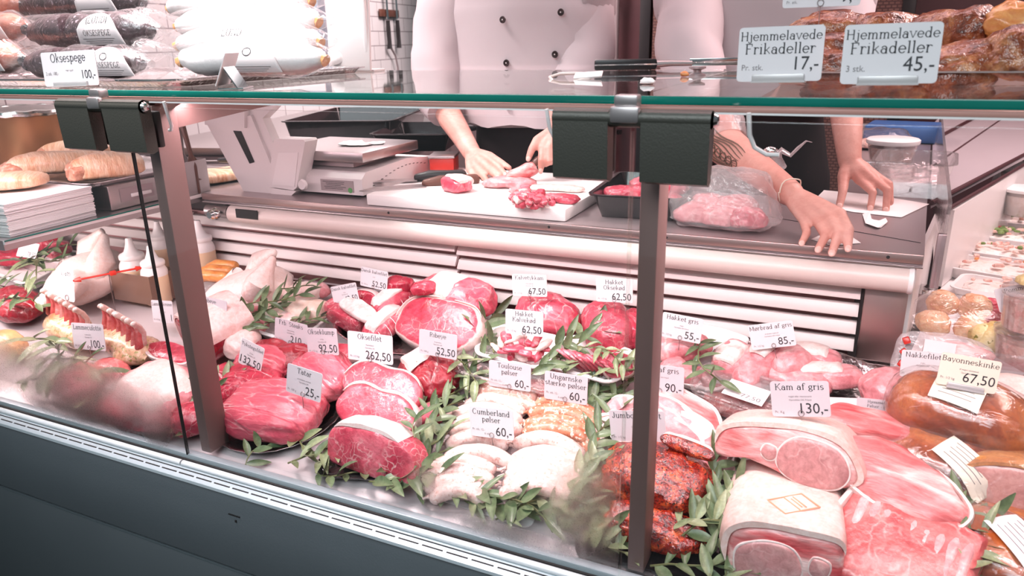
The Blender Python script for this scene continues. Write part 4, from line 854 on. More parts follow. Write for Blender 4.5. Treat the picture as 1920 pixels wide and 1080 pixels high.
# ---- leaf sprigs
for k, (x, y, kind, yaw, h, s, pit, where) in enumerate((
    (60, 505, 2, -20, .10, 1.3, 0, 'over the white tray at the far left'), (105, 478, 1, 40, .11, 1.2, 0, 'on red meat at the far left end'), (95, 495, 5, 10, .09, 1.2, 0, 'right end of the far left tray'),
    (45, 572, 1, -10, .085, 1.2, 0, 'on the dark wine-red joint'), (20, 545, 5, 20, .03, 1.1, 0, 'left of the dark joint'), (490, 600, 1, 60, .07, .95, 30, 'standing in front of the white chicken'), (520, 568, 5, 35, .09, 1.0, 10, 'across the chicken tray'),
    (560, 545, 0, 10, .10, .9, 0, 'behind the chicken tray'), (600, 600, 5, 50, .06, .9, 0, 'between chicken tray and veal platter'), (540, 612, 2, 0, .055, .8, 0, 'on the rim of the chicken tray'), (455, 600, 3, 80, .07, 1.2, 55, 'upright beside the 55 price card'), (430, 612, 3, 120, .06, 1.0, 50, 'left of the upright sprig'),
    (905, 622, 3, 110, .06, 1.35, 45, 'upright between veal platter and diced veal'), (890, 640, 0, 150, .06, 1.2, 30, 'leaning on the veal platter rim'), (850, 690, 2, -20, .05, 1.15, 0, 'behind the ribeye roast'), (875, 700, 5, 70, .04, 1.0, 0, 'right of the ribeye roast'),
    (1040, 668, 1, 60, .075, 1.1, 25, 'standing between the two white trays'), (1055, 690, 4, -40, .06, .8, 0, 'over the gap of the two white trays'), (1085, 640, 0, 50, .08, 1.1, 30, 'in front of the veal joint with seams'), (1130, 668, 2, -20, .095, .75, 0, 'lying on the fanned beef slices'), (1165, 700, 4, 40, .07, .9, 10, 'at the right end of the sliced beef'), (1150, 735, 5, 60, .02, 1.0, 0, 'below the white sliced beef tray'), (1120, 745, 1, 80, .02, 1.0, 0, 'right of the paprika sausages, upper'),
    (1140, 790, 5, 95, .02, 1.1, 0, 'right of the paprika sausages, lower'), (1115, 850, 1, 80, .035, 1.1, 0, 'beside the right sausage column'), (1105, 900, 4, 70, .025, 1.1, 0, 'at the front of the right sausage column'), (845, 745, 5, 60, .025, 1.1, 0, 'between ribeye roast and sausages'), (820, 800, 1, 75, .03, 1.1, 0, 'between steak tray and sausages'), (800, 850, 4, 80, .03, 1.1, 0, 'right of the sirloin joint'), (790, 795, 3, 100, .085, .8, 0, 'on the middle sirloin steak'), (798, 890, 1, 60, .012, 1.0, 0, 'left of the front sausages'),
    (560, 870, 4, -10, .008, 1.2, 0, 'under the silver platter front'), (610, 880, 2, 20, .008, 1.1, 0, 'left of the sirloin joint front'), (640, 905, 0, 10, .006, 1.0, 0, 'in front of the sirloin joint'), (490, 850, 3, 80, .012, .9, 30, 'on the silver platter rim'), (720, 925, 5, -25, .006, 1.2, 0, 'at the glass in front of the steak tray'), (770, 935, 1, 10, .008, 1.2, 0, 'at the glass left of the sausages'), (840, 950, 4, -15, .008, 1.1, 0, 'in front of the left sausage column'), (890, 975, 5, 5, .006, 1.2, 0, 'at the glass under the left sausages'), (960, 985, 1, -20, .006, 1.2, 0, 'at the glass between the sausage columns'), (1020, 985, 2, 25, .006, 1.2, 0, 'at the glass under the right sausages'), (1075, 1010, 5, -10, .006, 1.2, 0, 'at the glass left of the chili roasts'), (1120, 1030, 4, 0, .006, 1.0, 0, 'at the glass in front of the chili roasts'), (1070, 950, 0, 40, .02, 1.0, 0, 'at the front right corner of the sausages'),
    (1340, 905, 1, 85, .03, 1.0, 10, 'between chili roast and rind loin, upper'), (1345, 955, 5, 70, .035, 1.1, 10, 'between chili roast and rind loin, middle'), (1330, 985, 4, 40, .04, 1.0, 0, 'hanging over the chili roast front'), (1355, 1010, 1, 95, .03, 1.1, 0, 'between chili roast and rind loin, lower'), (1345, 1060, 2, 80, .015, 1.2, 0, 'at the bottom left of the rind loin'), (1320, 1080, 5, 30, .01, 1.1, 0, 'at the bottom edge by the right post'),
    (1325, 682, 5, -60, .07, .95, 20, 'on the pork cubes'), (1780, 990, 5, 20, .05, 1.1, 0, 'between pork neck and amber ham'), (1800, 1020, 1, 75, .05, 1.2, 0, 'on the amber ham'), (1830, 1045, 2, 60, .06, 1.0, 0, 'beside the labelled golden ham'), (1770, 1070, 1, 90, .03, 1.1, 0, 'right of the rib rack'),
    (415, 722, 4, 70, .05, .9, 20, 'peeking out right of the left post'), (120, 700, 1, -10, .075, 1.5, 0, 'top of the fogged left pane'), (60, 690, 2, -20, .07, 1.6, 0, 'at the left edge of the fogged pane'), (130, 770, 4, -20, .01, 1.2, 0, 'low behind the fogged left pane'), (70, 745, 1, 0, .02, 1.3, 0, 'in the lower left corner behind fog'), (330, 815, 0, -20, .01, .9, 0, 'in front of the black tray at the left'), (375, 735, 3, 60, .06, .8, 30, 'between pane edge and left post'))):
    sprig(x, y, 'green leaf sprig ' + where, kind, h, yaw, s, pit)
# ---- settle: nothing in the case pokes through the glass, the louvres or the deck
bpy.context.view_layer.update()
for o in [o for o in C.objects if o.parent is None and o.get('category') and o.name.split('.')[0] not in ('display_counter', 'worktop', 'cane_door', 'steel_pipe', 'knife_rack', 'wall_knife', 'steel_hook', 'end_screen')]:
    V_ = [ch.matrix_world @ v.co for ch in o.children_recursive if ch.type == 'MESH' for v in ch.data.vertices]
    if not V_: continue
    y0_, y1_ = min(v.y for v in V_), max(v.y for v in V_); xa_ = min(v.x for v in V_); dy = 0
    if y0_ < .8975: dy = .8975-y0_
    elif y1_ > 1.484 and xa_ < .04: dy = 1.484-y1_
    low = min(v.z-deckz(v.y) for v in V_); dz = .0012-low if -.018 < low < .0012 else 0
    if dy or dz: o.location = o.location+Vector((0, dy, dy*DK+dz))
# ================================================================= price cards
# a light serif alphabet drawn as strokes: v = stem with serifs, l = line, a = arc
GL = {
'a': (5.0, "a2.2,1.6,1.6,1.6,0,360 v3.9,0,3.6,1 a2.4,3.5,1.5,1.4,0,165"), 'b': (5.6, "v1.2,0,8,2 a3,2.45,1.8,2.4,0,360"), 'c': (5.0, "a2.6,2.5,2,2.5,40,320"),
'd': (5.7, "v4.3,0,8,3 a2.5,2.45,1.8,2.4,0,360"), 'e': (5.2, "a2.6,2.5,2.1,2.5,0,320 l.6,2.6,4.7,2.6"), 'f': (3.6, "v1.6,0,6.5,1 a2.9,6.6,1.3,1.4,20,180 l.4,5,3,5"),
'g': (5.0, "a2.3,3.3,1.6,1.7,0,360 a2.4,-.7,1.9,1.3,0,360 l1.2,1.9,1.1,.6 l3.6,4.6,4.6,5"), 'h': (6.0, "v1.2,0,8,3 a3,3.1,1.7,1.8,0,180 v4.7,0,3.1,1"), 'i': (2.7, "v1.3,0,5,3 l1.1,7,1.5,7"),
'j': (2.8, "v1.6,-1,5,2 a.5,-1,1.1,1.1,180,360 l1.4,7,1.8,7"), 'k': (5.5, "v1.2,0,8,3 l1.2,1.8,4.4,5 l2.4,2.9,4.9,0"), 'l': (2.7, "v1.3,0,8,3"),
'm': (8.4, "v1.2,0,5,3 a2.7,3.3,1.4,1.6,0,180 v4.1,0,3.3,1 a5.6,3.3,1.4,1.6,0,180 v7,0,3.3,1"), 'n': (5.9, "v1.2,0,5,3 a2.95,3.2,1.7,1.7,0,180 v4.65,0,3.2,1"), 'o': (5.3, "a2.6,2.5,2.1,2.5,0,360"),
'p': (5.6, "v1.2,-2.3,5,3 a3,2.5,1.8,2.4,0,360"), 'r': (4.2, "v1.2,0,5,3 a2.8,3.2,1.5,1.7,40,175"), 's': (4.3, "a2.1,3.7,1.4,1.25,35,270 a2.1,1.25,1.5,1.25,-145,90"), 't': (3.8, "v1.5,.9,6.8,0 a2.6,.9,1.1,.9,180,330 l.3,5,3,5"),
'u': (6.0, "v1.2,1.6,5,2 a2.9,1.6,1.7,1.6,180,360 v4.6,0,5,3"), 'v': (5.2, "l.5,5,2.6,0 l2.6,0,4.7,5 l-.2,5,1.3,5 l3.9,5,5.3,5"), 'y': (5.2, "l.5,5,2.6,0 l4.7,5,1.7,-2.3 l-.2,5,1.3,5 l3.9,5,5.3,5"),
'ø': (5.3, "a2.6,2.5,2.1,2.5,0,360 l.4,-.5,4.8,5.5"), 'æ': (8.0, "a2.1,1.5,1.6,1.5,0,360 v3.8,.4,3.6,0 a2.3,3.5,1.4,1.4,0,165 a5.6,2.5,1.9,2.5,0,320 l3.8,2.6,7.4,2.6"),
'B': (6.4, "v1.3,0,7.6,3 a3,5.8,1.9,1.8,-90,90 a3.1,2,2.2,2,-90,90 l1.3,7.6,3,7.6 l1.3,4,3,4 l1.3,0,3,0"), 'C': (7.0, "a3.6,3.8,2.9,3.8,40,320"), 'D': (7.2, "v1.3,0,7.6,3 a3,3.8,3.2,3.8,-90,90 l1.3,7.6,3,7.6 l1.3,0,3,0"),
'F': (6.0, "v1.3,0,7.6,3 l1.3,7.6,5.2,7.6 l5.2,7.6,5.2,6 l1.3,4,4,4"), 'H': (7.6, "v1.4,0,7.6,3 v6,0,7.6,3 l1.4,4,6,4"), 'J': (4.8, "v3.2,1.6,7.6,2 a1.9,1.6,1.3,1.6,180,360"), 'K': (7.2, "v1.3,0,7.6,3 l1.4,3,5.8,7.6 l2.8,4.4,6.2,0 l5,7.6,6.6,7.6 l5.4,0,7,0"),
'L': (6.0, "v1.4,0,7.6,3 l1.4,0,5.4,0 l5.4,0,5.4,1.6"), 'M': (8.8, "v1.3,0,7.6,3 l1.4,7.6,4.3,1 l4.3,1,7.2,7.6 v7.3,0,7.6,3"), 'N': (7.6, "v1.3,0,7.6,3 l1.3,7.6,6,0 v6.1,0,7.6,2"), 'O': (7.4, "a3.6,3.8,3,3.8,0,360"),
'P': (6.2, "v1.3,0,7.6,3 a3,5.7,2.1,1.9,-90,90 l1.3,7.6,3,7.6 l1.3,3.8,3,3.8"), 'R': (7.0, "v1.3,0,7.6,3 a3,5.7,2.1,1.9,-90,90 l1.3,7.6,3,7.6 l1.3,3.8,3,3.8 l3.2,3.8,6,0 l5.4,0,6.6,0"), 'S': (5.6, "a2.7,5.6,2,2,30,270 a2.7,1.8,2.2,1.8,-150,90"),
'T': (6.6, "v3.3,0,7.6,1 l.6,7.6,6,7.6 l.6,7.6,.6,6 l6,7.6,6,6"), 'U': (7.6, "v1.4,2.6,7.6,2 a3.8,2.6,2.4,2.6,180,360 v6.2,2.6,7.6,2"), 'A': (7.2, "l.6,0,3.6,7.6 l3.6,7.6,6.6,0 l1.8,2.8,5.4,2.8 l0,0,1.4,0 l5.8,0,7.2,0"),
'.': (2.2, "l.9,.2,1.3,.2"), '-': (3.4, "l.4,2.5,3,2.5"), '(': (3, "a3,3.2,1.6,5,120,240"), ')': (3, "a0,3.2,1.6,5,-60,60"), ' ': (3.2, ""), "E": (6.2, "v1.3,0,7.6,3 l1.3,7.6,5.2,7.6 l5.2,7.6,5.2,6.2 l1.3,4,4,4 l1.3,0,5.4,0 l5.4,0,5.4,1.6"), "G": (7.4, "a3.6,3.8,2.9,3.8,45,330 v6,0,3,2"), "I": (3.2, "v1.5,0,7.6,3")}
def serif(text, wmax, h, thick=1.0):
    """stroke lettering: returns MB lying in xy, centred, cap height h (shrunk to width wmax)"""
    b = MB(); x = 0
    def seg(p, q, w):
        p, q = Vector((*p, 0)), Vector((*q, 0)); d = q-p
        if d.length < 1e-6: return
        d.normalize(); n = Vector((-d.y, d.x, 0))*w/2; p = p-d*w*.25; q = q+d*w*.25
        b.add([p-n, q-n, q+n, p+n], [(0, 1, 2, 3)])
    for ch in text:
        adv, code = GL.get(ch, GL[' '])
        for it in code.split():
            v = [float(z) for z in it[1:].split(',')]
            if it[0] == 'v':
                seg((x+v[0], v[1]), (x+v[0], v[2]), .95*thick); f = int(v[3])
                if f & 1: seg((x+v[0]-.75, v[1]+.12), (x+v[0]+.75, v[1]+.12), .42*thick)
                if f & 2: seg((x+v[0]-1.0, v[2]-.12), (x+v[0]+.3, v[2]-.12), .42*thick)
            elif it[0] == 'l': seg((x+v[0], v[1]), (x+v[2], v[3]), .55*thick)
            else:
                m = max(4, int(abs(v[5]-v[4])/24)); P = [(x+v[0]+v[2]*math.cos(math.radians(v[4]+(v[5]-v[4])*k/m)), v[1]+v[3]*math.sin(math.radians(v[4]+(v[5]-v[4])*k/m))) for k in range(m+1)]
                for p, q in zip(P, P[1:]):
                    d = abs(q[0]-p[0])/(math.hypot(q[0]-p[0], q[1]-p[1])+1e-9); seg(p, q, (.95-.42*d)*thick)
        x += adv+.35
    s = h/7.6; s = min(s, wmax/max(x, 1)) if wmax else s
    b.v = [Vector(((v.x-x/2)*s, v.y*s, 0)) for v in b.v]; return b
_tc = {}
def sans(text, h, align='LEFT', squeeze=1.0):
    """mesh lettering in the built-in sans face, digit height h"""
    cu = bpy.data.curves.new('lettering', 'FONT'); cu.body = text; cu.size = h/.72; cu.align_x = align; cu.resolution_u = 3
    o = bpy.data.objects.new('lettering_tmp', cu); C.objects.link(o)
    dg = bpy.context.evaluated_depsgraph_get(); dg.update(); me = o.evaluated_get(dg).to_mesh()
    b = MB(); b.add([Vector((v.co.x*squeeze, v.co.y, 0)) for v in me.vertices], [tuple(p.vertices) for p in me.polygons]); o.evaluated_get(dg).to_mesh_clear()
    bpy.data.objects.remove(o); bpy.data.curves.remove(cu); return b
def card_frame(quad, y, lean=8):
    """upright card seen at four pixel corners TL TR BR BL, standing at depth y and leaning back"""
    n = Vector((0, -math.cos(math.radians(lean)), math.sin(math.radians(lean)))); p0 = None
    bx, by = (quad[2][0]+quad[3][0])/2, (quad[2][1]+quad[3][1])/2; p0 = py(bx, by, y)
    P = []
    for q in quad:
        r = ray(*q); P.append(EYE+r*((p0-EYE).dot(n)/r.dot(n)))
    c = sum(P, Vector())/4; X_ = ((P[1]-P[0])+(P[2]-P[3])).normalized(); W = ((P[1]-P[0]).length+(P[2]-P[3]).length)/2; H = ((P[0]-P[3]).length+(P[1]-P[2]).length)/2
    return frame(c, X_, n), W, H        # local x right, y up, z towards the viewer
def place(o_name, b, x, y, mat, t, z=.0009): return obj(o_name, b.xf(Matrix.Translation((x, y, z))), mat, t, smooth=False)
def sign(label, quad, y, title, price, unit='', lines=(), mat='card_pink', holder='pin', lean=8, t2=None, th=.16, ph=.30, group='price cards', uh=.075):
    Mx, W, H = card_frame(quad, y, lean); t = thing('price_card', label, 'price card', Mx, group)
    b = MB(); o = rrect(W, H, H*.07, 3); b.rings([[Vector((x_, y_, z)) for x_, y_ in o] for z in (-.0006, .0006)]); obj('card', b, M[mat], t, smooth=False)
    tl = title if isinstance(title, (list, tuple)) else [title]; yy = H/2-H*.075-H*th
    for s in tl:
        if s: place('title', serif(s, W*.96, H*th*1.08), 0, yy, M['ink'], t)
        yy -= H*(th+.075)
    yy += H*.035
    for s in lines:
        place('small_print', sans(s, H*.052, 'CENTER', .85), 0, yy-H*.01, M['ink_grey'], t); yy -= H*.10
    yp = -H/2+H*(.21 if holder == 'clip' else .10)
    if price: place('price', sans(price, H*ph, 'RIGHT', .92), W/2-W*.035, yp+.0, M['ink'], t)
    if unit:
        for k, u in enumerate(unit.split('|')): place('unit_text', sans(u, H*uh, 'LEFT', .95), -W/2+W*(.05+.28*k), yp+H*(.12 if k == 0 and '|' in unit else .0), M['ink_grey'], t)
    if holder == 'pin':
        R = MB().tube([(H*.075*math.sin(2*PI*k/14), -H*.40+H*.085*math.cos(2*PI*k/14), .0022) for k in range(15)], H*.010, 6)
        obj('wire_loop', R, M['wire'], t); obj('wire_pin', MB().tube([(-.0, -H*.48, .002), (0, -H*.6, .0), (0, -H*.95, -.004)], H*.011, 6), M['wire'], t)
    elif holder == 'clip':
        obj('clip', MB().box((0, -H*.44, .002), (W*.62, H*.15, .006), bev=.0015), M['clip'], t); obj('clip_foot', MB().box((0, -H*.51, -.006), (W*.64, .002, .026)), M['clip'], t)
    return t
DKO = 'Oprindelse: DK'
Q = lambda a, b, c, d: ((a[0], a[1]), (b[0], b[1]), (c[0], c[1]), (d[0], d[1]))
def case_sign(label, tl, tr, br, bl, h, title, price, unit='Pr. 1/2 kg', lines=('af okse', DKO), mat='card_pink', **k):
    cxx, cyy = (br[0]+bl[0])/2, (br[1]+bl[1])/2; y = pd(cxx, cyy, h).y
    return sign(label, (tl, tr, br, bl), y, title, price, unit, lines, mat, **k)
case_sign('price card Lammeculotte 100,- standing in the lamb behind the fogged pane', (139, 606), (197, 610), (195, 657), (134, 652), .06, 'Lammeculotte', '100,-', lines=('krydret af lam', 'Oprindelse: DK'))
case_sign('price card Lammekrone half hidden by the dark pane edge', (286, 563), (326, 565), (324, 606), (285, 603), .05, 'Lammekrone', '1', lines=('af lam', DKO))
case_sign('price card Ribeye 55,- at the right side of the left post', (352, 548), (427, 566), (424, 605), (350, 588), .10, 'US Ribeye', '55,-', unit='Pr. 100 g', lines=('Black Angus', 'Oprindelse: US'))
case_sign('price card Frb. Steaks 210,- leaning left of the 92,50 card', (521, 596), (580, 611), (572, 653), (510, 636), .055, 'Frb. Steaks', '210,-', lines=('Skaaret af okse', 'Oprindelse: DK'))
case_sign('price card Okseklump 92,50 between the 210,- and 262,50 cards', (577, 616), (634, 615), (633, 667), (574, 662), .075, 'Okseklump', '92,50')
case_sign('largest white beef price card, Oksefilet 262,50, above the sirloin steaks', (656, 620), (740, 632), (733, 683), (649, 672), .09, 'Oksefilet', '262,50', lines=('Med fedtkant', DKO), mat='card')
case_sign('price card Ribeye 52,50 on the rough roast below the veal platter', (789, 617), (860, 629), (854, 675), (783, 661), .10, 'Ribeye', '52,50', unit='Pr. 100 g', lines=('Krogmodnet', DKO))
case_sign('steeply tilted price card Tykstegsfilet 132,50 near the left post', (456, 632), (497, 656), (488, 699), (445, 680), .075, 'Tykstegsfilet', '132,50', mat='card')
case_sign('tilted price card Tatar 25,- stuck in the large smooth beef piece', (546, 682), (608, 704), (598, 753), (530, 731), .10, 'Tatar', '25,-', unit='Pr. 100 g', lines=('af friskhakket oksekød', DKO))
case_sign('price card Dansk kalvefilet 52,50 at the back of the veal platter', (677, 500), (728, 509), (725, 547), (676, 534), .11, 'Dansk kalvefilet', '52,50', lines=('af kalv',), mat='card')
case_sign('price card Dansk kalvefilet 42,50 at the left end of the veal platter', (621, 539), (667, 528), (674, 566), (626, 572), .10, 'Dansk kalvefilet', '42,50', lines=('af kalv', DKO), mat='card')
case_sign('price card Kalvetykkam 67,50 in front of the louvres', (961, 514), (1026, 515), (1025, 557), (961, 554), .125, 'Kalvetykkam', '67,50', lines=('af kalv uden ben', DKO), mat='card')
case_sign('price card Hakket Kalvekød 62,50 on the diced veal tray', (949, 579), (1020, 585), (1017, 632), (947, 624), .115, ['Hakket', 'Kalvekød'], '62,50', lines=(), mat='card')
case_sign('price card Hakket Oksekød 62,50 left of the right post at the louvres', (1119, 521), (1187, 524), (1186, 568), (1117, 565), .14, ['Hakket', 'Oksekød'], '62,50', lines=(), mat='card')
case_sign('price card Toulouse pølser 60,- behind the left sausage column', (919, 675), (997, 685), (994, 735), (915, 722), .055, ['Toulouse', 'pølser'], '60,-', unit='Pr. stk. 12,-|6 stk.', lines=())
case_sign('price card Ungarnske stærke pølser 60,- behind the right sausage column', (1023, 695), (1104, 707), (1099, 760), (1019, 746), .055, ['Ungarnske', 'stærke pølser'], '60,-', unit='Pr. stk. 12,-|6 stk.', lines=())
case_sign('white price card Cumberland pølser 60,- in the middle of the sausages', (884, 761), (965, 771), (961, 825), (879, 816), .055, ['Cumberland', 'pølser'], '60,-', unit='Pr. stk. 12,-|6 stk.', lines=(), mat='card')
case_sign('greyish price card Jumbo kotelet cut by the right post', (1144, 769), (1249, 772), (1247, 830), (1144, 826), .06, 'Jumbo kotelet', '-', lines=('mager', DKO), ph=.12)
case_sign('price card Hakket gris 55,- right of the right post at the louvres', (1241, 582), (1320, 601), (1312, 643), (1240, 632), .10, 'Hakket gris', '55,-', lines=('mager', 'Oprindelse: DK Friland'), mat='card')
case_sign('price card ending in t af gris 90,- half hidden by the right post', (1196, 680), (1286, 690), (1279, 743), (1194, 731), .06, 'Filet af gris', '90,-', lines=('Oprindelse: DK Friland',))
case_sign('price card Mørbrad af gris 85,- on the pork tenderloins', (1404, 611), (1487, 599), (1492, 648), (1409, 656), .105, 'Mørbrad af gris', '85,-', lines=('af afpudset mørbrad', 'Oprindelse: DK Friland'), mat='card')
case_sign('large price card Kam af gris 130,- on the pork loin', (1446, 715), (1556, 715), (1556, 781), (1446, 781), .15, 'Kam af gris', '130,-', unit='Pr. Kg', lines=('mager eller marmoreret', 'Oprindelse: DK Friland'))
case_sign('price card Hjemmelavede Pølser half hidden behind the top ham', (1607, 746), (1703, 754), (1700, 797), (1604, 784), .06, ['Hjemmelavede', 'Pølser - mange'], '16,-', unit='Pr. stk.|6 stk.', lines=(), th=.115, ph=.15)
case_sign('price card Nakkefilet behind the Bayonne ham card', (1692, 655), (1775, 664), (1768, 714), (1686, 705), .10, 'Nakkefilet', '', lines=('af gris', DKO), mat='card')
case_sign('cream price card Bayonneskinke 67,50 clipped on the top ham', (1764, 660), (1877, 678), (1868, 741), (1757, 718), .17, 'Bayonneskinke', '67,50', lines=('af magert skinkekød', 'Oprindelse: Dk'), mat='label_cream', holder='clip')
case_sign('white card Pommes at the right edge, tilted up to the right', (1865, 545), (1965, 520), (1970, 570), (1873, 585), .16, 'Pommes A', '', '', lines=(), mat='card', holder=None)
case_sign('grey card in front of the whole chicken at the back left', (114, 500), (139, 506), (139, 566), (110, 560), .10, 'Lam', '', '', lines=('af lam',), mat='card', holder='pin')
case_sign('small tilted card on the red meat at the far left', (31, 455), (71, 459), (70, 484), (38, 478), .13, '', '78,50', '', lines=('okse', DKO), mat='card', holder=None, lean=30)
case_sign('white printed card leaning on the white chicken', (437, 546), (475, 553), (466, 585), (430, 583), .06, '', '', '', lines=('Fritgående kylling', DKO), mat='card', holder=None, lean=30)
case_sign('narrow white label card standing at the left chicken', (120, 497), (136, 500), (133, 528), (114, 520), .13, '', '', '', lines=('kylling',), mat='card', holder=None)
# lying handwritten labels
place('handwriting', sans('77,50', .010, 'LEFT', 1.2), .016, -.026, M['ink_grey'], MINCE_LABEL, .0565)
t = thing('handwritten_label', 'white handwritten label lying on the platter right of the 130 price card', 'label', dframe(1592, 762, .045, 12))
obj('paper', MB().box((0, 0, 0), (.075, .045, .0008)), M['label'], t); place('handwriting', sans('122', .011, 'LEFT', 1.1), -.015, -.016, M['ink_grey'], t, .001)
# cards on the glass shelf
sign('price card Oksespege 100,- in a chrome clip on the glass shelf', Q((77, 98), (178, 94), (186, 158), (85, 164)), .935, 'Oksespege', '100,-', '2 stk. 180,-|', ('mager og god',), 'card', 'clip', 4, th=.22, uh=.10, ph=.25, group='shelf cards')
sign('large price card Hjemmelavede Frikadeller 17,- on the glass shelf', Q((1388, 53), (1551, 45), (1537, 152), (1380, 153)), 1.0, ['Hjemmelavede', 'Frikadeller'], '17,-', 'Pr. stk.', (), 'card', 'clip', 4, th=.17, uh=.11, ph=.25, group='shelf cards')
sign('largest price card Hjemmelavede Frikadeller 45,- on the glass shelf', Q((1584, 47), (1770, 40), (1757, 156), (1575, 158)), .97, ['Hjemmelavede', 'Frikadeller'], '45,-', '3 stk.', (), 'card', 'clip', 4, th=.17, uh=.11, ph=.25, group='shelf cards')
sign('price card cut by the top edge of the photo above the meatballs', Q((1468, -62), (1622, -68), (1612, 8), (1472, 17)), 1.12, 'Frikadeller', '9,-', 'Pr. stk.', (), 'card', 'pin', 4, group='shelf cards')
# ================================================================= goods on the glass shelf
SZ = 1.3525
def sframe(px, py_, y, yaw=0, dz=0):
    p = py(px, py_, y); p.z = SZ+dz; return frame(p, None, None, math.radians(yaw))
t = thing('salami_tray', 'silver tray on the glass shelf under the salamis', 'tray', frame(Vector((-1.56, 1.255, SZ+.001))))
obj('tray_body', tray_mb(.92, .58, .014, .05, .012, .003), M['silver_tray'], t)
def half_label(t, r, xc, w, a0=205, a1=318, print_=True, mat='label', big=None, small=None):
    """paper half disc wrapped on the front of a sausage of radius r lying along x"""
    def P(x, s, o):
        a = math.radians(a0+(a1-a0)*s); return Vector((x, math.cos(a)*(r+o)*-1 if False else -(r+o)*math.cos(math.radians(-60+120*s)), (r+o)*math.sin(math.radians(-60+120*s))))
    n = 16; top = []; bot = []
    for i in range(n+1):
        u = i/n*2-1; hh = .18+.74*math.sqrt(max(.0, 1-u*u)); top.append([P(xc+u*w/2, .18+(hh-.18)*j/6, .0022) for j in range(7)]); bot.append([P(xc+u*w/2, .18+(hh-.18)*j/6, .0012) for j in range(7)])
    o = obj('paper_label', MB().rings([a+b[::-1] for a, b in zip(top, bot)]), M[mat], t)
    def wrap(mb, x0, s0):
        q = MB(); q.f = mb.f; q.rim = mb.rim; L_ = r*2.09
        q.v = [P(x0+v.x, s0+v.y/L_, .0027) for v in mb.v]; return q
    el = MB().tube([(w*.075*math.cos(2*PI*k/16), w*.05*math.sin(2*PI*k/16), 0) for k in range(17)], w*.006, 4)
    if big: obj('label_lettering', wrap(serif(big, w*.5, w*.10), xc, .66), M['ink'], o)
    else: obj('label_emblem', wrap(el, xc-w*.05, .66), M['ink'], o)
    if small: obj('label_lettering', wrap(serif(small, w*.74, w*.075), xc, .40), M['ink'], o)
    b = MB()
    for k in range(3): b.box((0, -k*w*.03, 0), (w*(.7-.1*k), w*.006, .0002))
    obj('label_print', wrap(b, xc, .33), M['ink_grey'], o)
def salami(label, a, b_, y, r, mat, group, lab=None, bag=True, yaw=0, tips=True, seed=0, **k):
    A, B = py(a[0], a[1], y), py(b_[0], b_[1], y); A.z = B.z = (A.z+B.z)/2; c = (A+B)/2; L = (B-A).length
    t = thing('salami', label, 'salami', frame(c, B-A), group); n = 12
    P = [(L*(q/n-.5), .003*math.sin(q+seed), .002*math.cos(q*1.3+seed)) for q in range(n+1)]
    obj('casing', MB().tube(P, [r*(.62+.38*min(1, 7*min(q/n, 1-q/n))**.5) for q in range(n+1)], 18, 1, True).jitter(r*.05, 30, seed), M[mat], t)
    for s in ((-1, 1) if tips else ()): obj('tied_end', MB().tube([(s*L*.5, 0, 0), (s*(L*.5+.014), 0, -.002), (s*(L*.5+.022), 0, -.006)], [r*.42, r*.26, r*.38], 8), M['ham_rind'] if mat == 'salami_white' else M['salami_dark'], t)
    if bag:
        Pb = []; rb = []
        for q in range(15):
            u = q/14; Pb.append((-L*.84+L*1.50*u, .002*math.sin(q*2), .003*math.sin(q*1.7))); rb.append((r+.006)*(1 if .2 < u < .87 else .86)*(1+.07*math.sin(q*2.3+seed)))
        rb[0] = r*1.5; rb[1] = r*1.1; rb[2] = r*.75; rb[-1] = r*.25; rb[-2] = r*.7
        obj('clear_bag', MB().tube(Pb, rb, 18, .92).jitter(r*.10, 45, seed+3), M['film'], t)
    if lab is not None: half_label(t, r+.006, lab*L, min(.14, L*.42), **k)
    return t
GW, GD, GR = 'white mould salamis on the shelf tray', 'dark salamis on the shelf tray', 'red salamis at the left end of the shelf'
salami('white salami in a clear bag, bottom front one of the pile', (352, 113), (592, 106), 1.10, .030, 'salami_white', GW, .12, seed=1)
salami('white salami in a clear bag, second row of the pile', (345, 84), (585, 74), 1.20, .030, 'salami_white', GW, .0, seed=2, big='LUND')
salami('white salami in a clear bag, third row of the pile', (345, 48), (582, 36), 1.26, .031, 'salami_white', GW, None, seed=3)
salami('white salami in a clear bag, topmost of the pile', (330, 12), (570, 0), 1.32, .031, 'salami_white', GW, .05, seed=4)
salami('dark oksespege salami in a clear bag, upper left one', (42, 14), (255, 2), 1.30, .036, 'salami_dark', GD, .28, seed=6)
salami('dark oksespege salami in a clear bag with a half-round LUND label', (72, 66), (268, 52), 1.18, .038, 'salami_dark', GD, .25, seed=7, big='(LUND)', small='OKSESPEGE')
salami('dark oksespege salami lying behind the 100,- card', (62, 122), (250, 114), 1.08, .031, 'salami_dark', GD, .40, seed=8, small='OKSESPEGE')
salami('red salami at the left photo edge, top one', (-90, 16), (34, 10), 1.28, .034, 'salami_red', GR, None, seed=9)
salami('red salami at the left photo edge, middle one with an oval mark', (-100, 58), (36, 50), 1.18, .034, 'salami_red', GR, .30, seed=10)
salami('red salami at the left photo edge, bottom one', (-90, 112), (30, 108), 1.08, .033, 'salami_red', GR, .30, seed=11, big='GULD')
# clip holder seen from its edge
t = thing('card_clip', 'chrome card clip seen from the side in front of the white salamis', 'price card', sframe(432, 170, .955, -62))
obj('card', MB().box((0, 0, .032), (.075, .0012, .055), rot('X', -24)), M['card'], t); obj('clip_foot', MB().box((0, .01, .002), (.06, .04, .002)), M['chrome'], t); obj('clip_back', MB().box((0, .012, .018), (.06, .002, .04), rot('X', 30)), M['chrome'], t)
